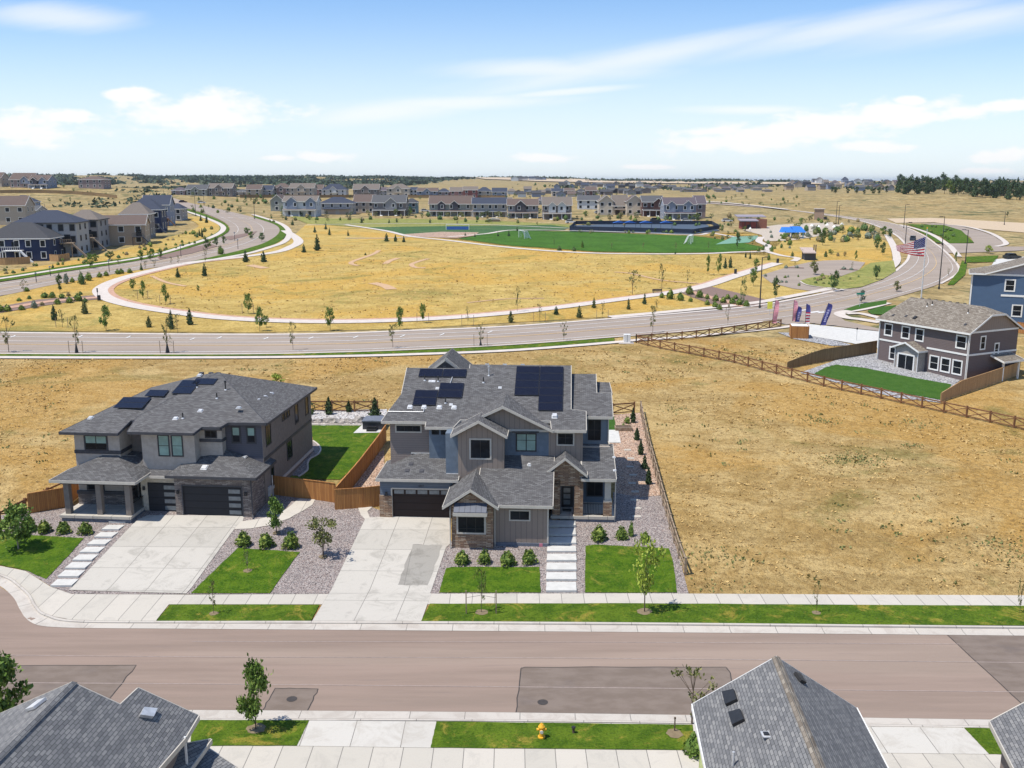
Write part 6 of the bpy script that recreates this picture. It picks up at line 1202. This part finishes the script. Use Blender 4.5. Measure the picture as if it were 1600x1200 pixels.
def courts():
    k=mpp(W(985,363)); nvs=colm('windscreen_navy',(.012,.022,.045)); a=W(890,362); o=thing('court_fence','tall dark fence with navy windscreens around the sports courts','court fence',a)
    ring=[(890,361),(985,363),(1083,366),(1124,359),(1112,352),(1000,351.5),(900,352)]; P=[W(*p) for p in ring]; P.append(P[0])
    for i,(p,q) in enumerate(zip(P,P[1:])):
        L_=(q-p).length; n=max(1,int(L_/9))
        for j in range(n):
            c=p.lerp(q,j/n)-a; d=p.lerp(q,(j+1)/n)-a; MB().tube(c,c+Vector((0,0,1.8)),.06).build('post',MT['pipe'],o)
            u=Vector((0,.05,0)); MB().prism([c+Vector((0,0,.35)),d+Vector((0,0,.35)),d+Vector((0,0,1.75)),c+Vector((0,0,1.75))],u).build('windscreen',nvs,o)
    gl=colm('canopy_blue',(.02,.1,.36))
    for i,x in enumerate((968,985,1010,1042)):
        p=W(x,359); o=thing('court_canopy','%s from the left of the small blue shade canopies on the courts'%ordw(i),'canopy',p,0,'blue canopies on the courts'); MB().prism([(-2.4,0,2.5),(2.4,0,2.5),(0,0,3.3)],(0,3,0)).build('canopy_top',gl,o); 
        for s in (-2.1,2.1): MB().tube((s,1.5,0),(s,1.5,2.6),.06).build('post',MT['pipe'],o)
courts()
p=W(715,360); k=mpp(p); o=thing('blue_sports_wall','blue padded wall with white frame at the edge of the far pitch','sports wall',p); wd=17*k
MB().box(-wd,wd,-.1,.1,.3,6*k).build('pad_panel',colm('pad_blue',(.05,.13,.4)),o)
for s in (-wd-.2,wd+.2): MB().tube((s,0,0),(s,0,9*k),.1).build('post',MT['white'],o)
MB().tube((-wd-.2,0,9*k),(wd+.2,0,9*k),.07).build('top_bar',MT['white'],o)
def pavilion():
    p=W(1159,358); k=mpp(p); o=thing('park_pavilion','dark red park pavilion with two grey mono pitch roofs beyond the splash pool','pavilion',p); rd=colm('barn_red',(.22,.05,.04)); wd=40*k
    MB().box(0,wd*.58,0,5,0,11*k).build('wall',rd,o); MB().box(wd*.6,wd,1,7,0,15*k).build('wall',colm('brick_red',(.25,.1,.06)),o)
    MB().prism([(-1,-1.2,12*k),(wd*.62,-1.2,12*k),(wd*.62,4,15*k),(-1,4,15*k)],(0,0,.3)).build('roof',colm('roof_mauve',(.27,.24,.27)),o)
    MB().prism([(-1,3,17.5*k),(wd*1.02,3,17.5*k),(wd*1.02,9,20*k),(-1,9,20*k)],(0,0,.3)).build('roof',colm('roof_mauve',(.27,.24,.27)),o)
    for x in (.1,.3,.55): MB().tube((wd*x,-.9,0),(wd*x,-.9,12*k),.12).build('post',MT['black'],o)
    MB().box(wd*.2,wd*.34,-.05,0,.2,7*k).build('door',MT['black'],o)
pavilion()
def shelter():
    p=W(1224,373); k=mpp(p); o=thing('picnic_shelter','bright blue roofed shelter with pale blue posts near the splash pool','shelter',p); bl=colm('roof_bright_blue',(.02,.16,.55)); lb=colm('post_pale_blue',(.25,.5,.6)); wd=32*k
    for x in (.1,.4,.7,.95): MB().tube((wd*x,0,0),(wd*x,0,11*k),.18).build('post',lb,o)
    MB().prism([(-1,-1,10*k),(wd*.5,-1,10*k),(wd*.42,2.5,17*k),(.1*wd,2.5,17*k)],(0,3,0)).build('roof',bl,o); MB().prism([(wd*.45,-1,10*k),(wd*1.06,-1,10*k),(wd*.95,2.5,18*k),(.5*wd,2.5,18*k)],(0,3,0)).build('roof',bl,o)
    MB().box(wd*.1,wd*.35,1,1.3,0,5*k).build('play_panel',bl,o); MB().box(wd*.45,wd*.6,.5,.8,0,7*k).build('play_panel',lb,o)
shelter()
for i,(x,y) in enumerate([(1268,358),(1279,360),(1292,357),(1303,360),(1315,356),(1172,363)]):
    p=W(x,y); k=mpp(p); o=thing('shade_umbrella','%s of the white shade umbrellas around the splash pool, counted from the left'%ordw([1,2,3,4,5,0][i]),'umbrella',p,0,'white shade umbrellas'); MB().tube((0,0,0),(0,0,5*k),.08).build('post',MT['metal'],o); MB().tube((0,0,5*k),(0,0,8*k),6.0*k*(.4 if i==5 else .55),.1,10).build('canopy',MT['white'],o)
def monument():
    p=W(1272,343); k=mpp(p); o=thing('stone_monument','square brown stone gateway tower beside the far road','monument',p,R(-20)); MB().box(0,14*k,0,9*k,0,16*k).build('stone_block',colm('sandstone',(.36,.25,.18),.9),o); MB().box(-.4,14*k+.4,-.4,9*k+.4,16*k,17*k).build('cap',MT['path'],o); MB().box(14*k,19*k,3,3.4,0,4*k).build('low_wall',colm('sandstone',(.36,.25,.18)),o)
monument()
p=W(771,347); k=mpp(p); o=thing('garden_wall','low pinkish stone wall with cap before the far houses','wall',p); MB().box(-10*k,10*k,0,2,0,4*k).build('wall_body',colm('pink_stone',(.42,.28,.2)),o); MB().prism([(-11*k,-.5,4*k),(11*k,-.5,4*k),(0,-.5,7*k)],(0,3,0)).build('cap_roof',MT['path'],o)
def kiosk():
    p=W(1257,407); k=mpp(p); o=thing('restroom_kiosk','small dark kiosk with pale sloping roof and tall posts beside the parking lot','kiosk',p,R(-6)); MB().box(0,16*k,0,3,0,11*k).build('wall',colm('kiosk_wall',(.07,.07,.08)),o); MB().prism([(-.5,-.8,11*k),(16.5*k,-.8,11*k),(16.5*k,5,17*k),(-.5,5,17*k)],(0,0,.25)).build('roof',colm('kiosk_roof',(.45,.35,.3)),o)
    for x in (-2*k,15*k,18*k): MB().box(x,x+1.4*k,2,2+k,0,(16 if x<0 else 24)*k).build('post',colm('kiosk_wall',(.07,.07,.08)),o)
kiosk()
def car(px,py,label,col,rz,kind='car',s=1.):
    p=W(px,py); o=thing('parked_car',label,kind,(p.x,p.y,p.z+.05),rz); c=colm('car_paint_%.2f_%.2f'%(col[0],col[2]),col,.3); L2=2.25*s
    MB().prism([(-L2,-.9,.3),(L2,-.9,.3),(L2,-.9,.75),(L2*.5,-.9,.95),(-L2,-.9,1.0)],(0,1.8,0)).build('body',c,o); cb=MB().prism([(-L2*.85,-.8,.95),(L2*.42,-.8,.95),(L2*.12,-.8,1.5),(-L2*.65,-.8,1.5)],(0,1.6,0)).build('cabin',MT['glass'],o); MB().box(-L2*.62,L2*.1,-.78,.78,1.5,1.54).build('car_roof',c,o)
    for x in (-L2*.6,L2*.6):
        for y in (-.9,.75): w_=MB().tube((x,y,.33),(x,y+.16,.33),.33,.33,12).build('wheel',MT['black'],o)
for a in [(892,349,'white car parked left of the sports courts',(.7,.7,.7),.1),(1073,347,'white car parked in front of the blue grey far house',(.7,.7,.7),.1),(1136,347,'white and black car parked left of the red pavilion',(.6,.6,.6),0),(1426,376,'dark car driving on the avenue just above the big flag',(.04,.05,.07),1.2),(1581,405,'dark pickup parked on the driveway above the blue house',(.03,.03,.03),.3,'truck'),(936,334,'grey car on the driveway between white and cream far houses',(.3,.32,.34),.2),(1024,346,'dark car parked behind the courts canopies',(.03,.035,.05),.05),(664,331,'white car beside the sage green far houses',(.7,.7,.7),.2),(286,317,'dark car turning at the top of the left boulevard',(.05,.02,.03),.5),(315,318,'white van waiting at the upper boulevard junction',(.7,.7,.7),.3,'van')]: car(*a)
# ---------------- far houses ----------------
WC=dict(white=(.55,.56,.56),bluegrey=(.22,.25,.32),sage=(.27,.28,.24),beige=(.40,.34,.27),cream=(.52,.45,.36),taupe=(.2,.17,.155),teal=(.1,.18,.2),red=(.22,.07,.06),brown=(.12,.055,.045),grey=(.28,.27,.27),lgrey=(.36,.355,.35),navy=(.014,.024,.07),mauve=(.26,.19,.18),tan=(.38,.29,.21),dark=(.07,.065,.075),pink=(.36,.2,.18))
RC=dict(b=(.125,.09,.075),n=(.042,.05,.075),g=(.09,.09,.094),t=(.165,.137,.115),p=(.105,.085,.095),k=(.055,.055,.06))
def far_house(x0,x1,py,eh,rh,wall,rf,label,style='gable',rot=0.,depth=11.,group=None,wn=3,storeys=2,gables=(),porch=False,garage=False,side=None,detail=1,trim='white',deck=None,wallB=None):
    A=W(x0,py); k=mpp(A)/math.cos(PITCH)*1.0; kx=mpp(A); wd=(x1-x0)*kx/math.cos(rot); e=eh*k; rz=rh*k; h=thing('house',label,'house',A,rot,group)
    wm=colm('siding_'+wall,WC[wall]); rm=colm('roofing_'+rf,RC[rf],.95); z0=-1.5
    mb=MB(); mb.mat(wm); mb.box(0,wd,0,depth,z0,e)
    if style=='gable': mb.prism([(0,0,e),(0,depth,e),(0,depth/2,rz-.1)],(wd,0,0))
    mb.build('wall',None,h)
    if style=='hip':
        i=min(wd*.38,depth*.5); roof(h,[[(-.4,-.4,e),(wd+.4,-.4,e),(wd-i,depth/2,rz),(i,depth/2,rz)],[(-.4,depth+.4,e),(wd+.4,depth+.4,e),(wd-i,depth/2,rz),(i,depth/2,rz)],[(-.4,-.4,e),(i,depth/2,rz),(-.4,depth+.4,e)],[(wd+.4,-.4,e),(wd-i,depth/2,rz),(wd+.4,depth+.4,e)]],'ground',fascia=trim if detail else None,th=.2)
    elif style=='gable': roof(h,[[(-.35,-.5,e-.1),(wd+.35,-.5,e-.1),(wd+.35,depth/2,rz),(-.35,depth/2,rz)],[(-.35,depth+.5,e-.1),(wd+.35,depth+.5,e-.1),(wd+.35,depth/2,rz),(-.35,depth/2,rz)]],'ground',fascia=trim if detail else None,th=.2)
    else: # front gable
        part(h,'gable_wall',wm,lambda m:m.prism([(0,0,e),(wd,0,e),(wd/2,0,rz-.1)],(0,depth,0))); roof(h,[[(-.4,-.5,e-.15),(-.4,depth+.5,e-.15),(wd/2,depth+.5,rz),(wd/2,-.5,rz)],[(wd+.4,-.5,e-.15),(wd+.4,depth+.5,e-.15),(wd/2,depth+.5,rz),(wd/2,-.5,rz)]],'ground',fascia=trim if detail else None,th=.2)
    for o in h.children:
        if o.name.startswith('roof'): o.data.materials[0]=rm
    if not detail and wn==0: return h
    # small gables on the front
    for (gx,gw,col) in gables:
        gx*=wd; gw*=wd; cm=colm('siding_'+col,WC[col]); gh=min((rz-e)*.9,gw*.42)
        part(h,'front_bay',cm,lambda m:m.prism([(gx,-.9,e*.48),(gx+gw,-.9,e*.48),(gx+gw,-.9,e-.1),(gx+gw/2,-.9,e+gh-.1),(gx,-.9,e-.1)],(0,.9,0)))
        q=roof(h,[[(gx-.3,-1.25,e-.2),(gx+gw/2,-1.25,e+gh),(gx+gw/2,2.6,e+gh),(gx-.3,1.,e-.2)],[(gx+gw+.3,-1.25,e-.2),(gx+gw/2,-1.25,e+gh),(gx+gw/2,2.6,e+gh),(gx+gw+.3,1.,e-.2)]],'ground',fascia=trim,th=.15,name='bay_roof'); q.data.materials[0]=rm
    fh=e/storeys
    for s in range(storeys):
        for i in range(wn):
            cx=wd*(i+.5)/wn+((i*7+s*3)%3-1)*.25; ww=.55 if wn>3 else .7; zc=fh*(s+.55)
            inb=any(gx*wd<cx<(gx+gw)*wd for gx,gw,_ in gables) and zc>e*.48
            if s==0 and porch: continue
            if s==0 and garage and i<wn-1: continue
            window(h,'F',-.9 if inb else 0.,cx-ww,cx+ww,zc-.75,zc+.75,trim,'black' if trim=='white' else 'black',.16,(),(.5,))
    for i in range(2):
        for s in range(storeys):
            fc='R' if x0<800 else 'L'; c=wd if fc=='R' else 0.; y0=depth*(.25+.42*i); window(h,fc,c,y0,y0+1.1,fh*(s+.35),fh*(s+.8),trim,'black',.14,())
    if porch:
        part(h,'porch_shadow_wall','dktrim',lambda m:m.box(.3,wd-.3,-.03,-.005,.1,e*.4)) if 0 else None
        q=roof(h,[[(.1,-2.3,e*.42),(wd-.1,-2.3,e*.42),(wd-.1,-.02,e*.5),(.1,-.02,e*.5)]],'ground',fascia=trim,th=.15,name='porch_roof'); q.data.materials[0]=rm
        n=max(3,int(wd/3.2))
        for i in range(n+1): x=.3+(wd-.7)*i/n; part(h,'porch_post',trim,lambda m:m.box(x-.13,x+.13,-2.1,-1.85,-1,e*.41))
        for i in range(max(2,n-1)): x=wd*(i+.6)/max(2,n-1)*.92; part(h,'lower_window','black',lambda m:m.box(x-.6,x+.6,-.05,0,.7,2.3))
        for fx in (.28,.72): part(h,'steps',MT['bright'],lambda m:m.prism([(wd*fx-.6,-2.1,.4),(wd*fx-.6,-3.8,-.8),(wd*fx-.6,-2.1,-1)],(1.2,0,0)))
    if garage:
        for i in range(garage): x=wd*(.18+.42*i); part(h,'garage_door',colm('garage_panel',(.35,.3,.26)) if garage>1 else MT['gdoor'],lambda m:m.box(x,x+wd*.3,-.06,0,-.2,2.3))
        q=roof(h,[[(wd*.1,-1.2,2.6),(wd*.95,-1.2,2.6),(wd*.95,-.02,3.3),(wd*.1,-.02,3.3)]],'ground',fascia=None,th=.12,name='garage_roof'); q.data.materials[0]=rm
    if deck:
        dx0,dx1,dz,dm=deck; dx0*=wd;dx1*=wd; dz*=e
        part(h,'deck_floor',dm,lambda m:m.box(dx0,dx1,-3.2,-.02,dz-.15,dz)); part(h,'deck_railing',dm,lambda m:(m.box(dx0,dx1,-3.2,-3.14,dz+.9,dz+1.),[m.box(dx0+i*(dx1-dx0)/9-.04,dx0+i*(dx1-dx0)/9+.04,-3.2,-3.14,dz,dz+.95) for i in range(10)]))
        for x in (dx0+.1,dx1-.1): part(h,'deck_post',dm,lambda m:m.box(x-.1,x+.1,-3.15,-2.95,-1.5,dz-.15))
        part(h,'deck_stair',dm,lambda m:m.prism([(dx1,-3.1,dz),(dx1+dz*1.1,-3.1,-.5),(dx1+dz*1.1,-3.1,-.9),(dx1,-3.1,dz-.4)],(0,1.1,0))); part(h,'deck_door','glass',lambda m:m.box((dx0+dx1)/2-.8,(dx0+dx1)/2+.8,-.05,0,dz,dz+2.1))
    return h
ff=far_house
# left cluster, nearest first
ff(-26,75,409,35,58,'navy','k','deep navy house with white porch stairs at the left edge','hip',R(6),12,wn=5,deck=(.36,.62,.5,'white'))
ff(26,117,402,52,70,'lgrey','n','tall light grey house with navy roof behind the navy house','hip',R(9),12,wn=6,storeys=3,trim='dktrim',deck=(.72,.96,.42,'railw'))
ff(105,153,391,46,60,'grey','t','grey three storey house with brown roof and wooden stair, second behind the navy house','hip',R(9),12,wn=3,storeys=3,trim='dktrim',deck=(.5,.9,.42,'railw'))
ff(153,222,384,32,45,'tan','b','tan house with rust brown roof and one white window beside the wooden stairs','gable',R(14),12,wn=3,deck=(.75,.98,.42,'dktrim'))
ff(190,232,374,38,55,'taupe','t','taupe house with pale brown hip roof behind the tan house','hip',R(12),12,wn=3)
ff(200,250,364,35,52,'navy','n','navy house with dark blue hip roof in the left row','hip',R(10),12,wn=3,deck=(.4,.9,.4,'dktrim'))
ff(224,264,353,32,46,'bluegrey','n','blue grey house with long navy roof toward the boulevard','gable',R(10),12,wn=3,deck=(.5,.98,.35,'rail'))
ff(262,284,345,18,26,'grey','n','small blue roofed house nearest the left boulevard','hip',R(5),10,wn=2)
ff(-14,38,352,30,44,'beige','b','beige house with brown roof at the left edge above the navy house','gable',R(8),11,wn=3)
ff(12,48,326,10,20,'bluegrey','n','small blue roofed house at the upper left edge','hip',R(5),11,wn=2); ff(38,58,336,8,14,'lgrey','g','low grey roofed shed like house left of the dry hillside','gable',0,9,wn=2)
ff(16,52,293,12,22,'mauve','b','left half of the hilltop duplex with tan roof','gable',0,12,wn=4,gables=((.5,.35,'bluegrey'),)); ff(46,76,294,12,20,'bluegrey','b','right half of the hilltop duplex with blue grey bays','gable',0,12,wn=3,gables=((.1,.35,'dark'),(.55,.4,'bluegrey')),porch=True)
ff(123,162,294,13,18,'mauve','b','mauve pink house with low roof alone on the hill','hip',0,12,wn=4); ff(-8,3,292,14,22,'beige','b','sliver of a hilltop house at the left edge','gable',0,10,wn=1)
# nearest far row
row1=[(423,444,330,16,25,'sage','b','sage house with brown roof, leftmost of the nearest far row','front',dict(wn=1)),
(443,495,338,23,31,'white','t','white and blue twin house at the left of the nearest far row','gable',dict(wn=4,gables=((.12,.3,'bluegrey'),(.7,.28,'bluegrey')),porch=True)),
(500,551,335,17,26,'lgrey','n','navy roofed house with two beige garage doors','hip',dict(wn=4,garage=2)),
(553,584,333,17,28,'beige','b','beige house with rust roof left of the brick trimmed one','gable',dict(wn=3)),
(582,634,337,20,31,'taupe','g','taupe house with tall centre gable and porch in the nearest far row','gable',dict(wn=4,gables=((.4,.34,'grey'),),porch=True)),
(633,651,334,17,23,'teal','k','narrow teal house end with dark porch','hip',dict(wn=2)),
(671,738,338,19,31,'sage','b','sage twin house with two dark gables and white steps','gable',dict(wn=5,gables=((.2,.17,'dark'),(.5,.17,'dark')),porch=True)),
(738,792,339,20,29,'beige','n','beige house with navy roof and porch, middle of the nearest far row','gable',dict(wn=5,porch=True)),
(793,841,341,20,29,'grey','b','grey house with red brown roof right of the navy roofed one','gable',dict(wn=4,gables=((.25,.35,'dark'),),porch=True)),
(848,893,343,22,34,'taupe','t','taupe house with two white bays and four white porch posts','gable',dict(wn=4,gables=((.2,.25,'white'),(.52,.28,'white')),porch=True)),
(902,936,327,14,21,'white','g','white house with grey roof beyond the courts','gable',dict(wn=3,rot=-.1)),
(936,958,336,21,30,'cream','t','cream gabled house left of the brown garage','front',dict(wn=2)),(957,981,336,14,30,'beige','t','beige house wing with one dark brown garage door','gable',dict(wn=2,garage=1)),
(979,1004,337,22,31,'cream','b','cream house with rust gable beside the dark brown house','front',dict(wn=2)),(1003,1036,338,22,31,'brown','g','dark brown house with tall gable at the right of the far row','gable',dict(wn=3,gables=((.55,.4,'brown'),),porch=True)),
(1037,1087,343,23,33,'bluegrey','p','blue grey house with purple roof, rightmost of the nearest far row','gable',dict(wn=4,gables=((.1,.25,'bluegrey'),(.6,.28,'bluegrey')),porch=True)),(1086,1102,341,22,34,'mauve','p','mauve end wing of the rightmost far row house','gable',dict(wn=1))]
for x0,x1,py,e,r,wl,rf,lb,st,kw in row1: ff(x0,x1,py,e,r,wl,rf,lb,st,group='houses of the nearest far row',**kw)
row2=[(268,289,304,6,11,'mauve','p'),(291,323,305,9,16,'sage','g'),(325,363,306,12,19,'taupe','t'),(366,386,305,5,9,'lgrey','g'),(385,408,306,10,17,'beige','b'),(408,426,306,9,16,'lgrey','n'),(426,454,306,12,19,'mauve','b'),(453,491,307,13,20,'beige','t'),(490,504,306,10,17,'pink','b'),(503,541,307,10,19,'white','n'),(552,592,308,12,20,'taupe','t'),(593,605,306,8,13,'grey','p'),(605,640,308,13,20,'cream','t'),(641,652,308,11,15,'white','n'),(652,684,309,10,15,'bluegrey','b'),(684,702,309,9,14,'mauve','n'),(703,724,309,10,16,'pink','t'),(724,746,310,13,18,'red','t'),(745,768,309,10,16,'cream','n'),(769,792,309,9,15,'bluegrey','n'),(768,800,322,8,13,'beige','t'),(838,858,320,7,12,'lgrey','p'),(862,880,307,8,12,'cream','n'),(882,898,305,7,11,'brown','b'),(899,916,305,5,9,'grey','k'),(915,932,306,8,14,'brown','b')]
for i,(x0,x1,py,e,r,wl,rf) in enumerate(row2): ff(x0,x1,py,e,r,wl,rf,'%s %s roofed house from the left in the second far row'%(ordw(i),{'b':'rust brown','n':'navy','g':'grey','t':'tan brown','p':'purple grey','k':'charcoal'}[rf]) if 0 else '%s house from the left in the second far row, %s walls'%(ordw(i),wl),'gable' if i%3 else 'hip',group='houses of the second far row',wn=max(2,int((x1-x0)/9)),gables=((.3,.35,wl),) if x1-x0>25 else (),depth=10)
def rows(n,x0,x1,yf,w0,w1,e0,e1,cols,rfs,where,seed,detail=0):
    r=random.Random(seed); L_=[]
    for i in range(n):
        x=lerp(x0,x1,(i+r.random()*.7)/n); w_=r.uniform(w0,w1); L_.append((x,x+w_,yf(x,r),r.uniform(e0,e1),r.choice(cols),r.choice(rfs)))
    L_.sort()
    for i,(a,b,y,e,c,f) in enumerate(L_): ff(a,b,y,e,e*1.7,c,f,'%s tiny house from left %s'%(ordw(i),where),r.choice(['gable','hip','front']),group='tiny distant houses '+where,wn=0 if detail==0 else 2,detail=detail,depth=10)
rows(18,792,930,lambda x,r:309-r.random()*8,9,15,4.5,6,['grey','white','cream','bluegrey','taupe'],['g','k','b','t'],'behind the middle of the far rows',21)
rows(16,860,1000,lambda x,r:296-r.random()*7,8,14,3.5,5,['dark','bluegrey','grey','white','taupe'],['k','n','g','g'],'on the dark roofed rise past the far rows',22)
rows(34,985,1200,lambda x,r:300-r.choice([0,2.5,5,7]),9,15,2.6,3.6,['lgrey','grey','beige'],['g','p','g','t'],'in the low grey roofed rows at right',23)
rows(12,935,1010,lambda x,r:305-r.random()*3,9,14,4,5.5,['dark','grey','taupe'],['k','k','g'],'just right of the far rows',26)
rows(26,1225,1400,lambda x,r:299-r.random()*14,7,13,4,6,['bluegrey','tan','white','grey','dark','beige'],['n','k','g','p','t'],'among the buildings left of the pine grove',24)
rows(6,796,850,lambda x,r:282.5,7,12,3,4.5,['white','grey','bluegrey'],['k','n'],'on the middle horizon',25)
rows(5,1560,1620,lambda x,r:292-r.random()*4,10,16,3,4,['beige','tan'],['t','p'],'behind the right end of the pine grove',27)
# pale worked earth on the horizon
sheet('bare_ground',[(590,283),(640,278),(760,281),(1000,287),(1250,289),(1330,288),(1330,286),(1100,285),(900,283),(760,278),(640,276.6)],colm('sandy_soil',(.5,.38,.25)),1.0,cell=120)
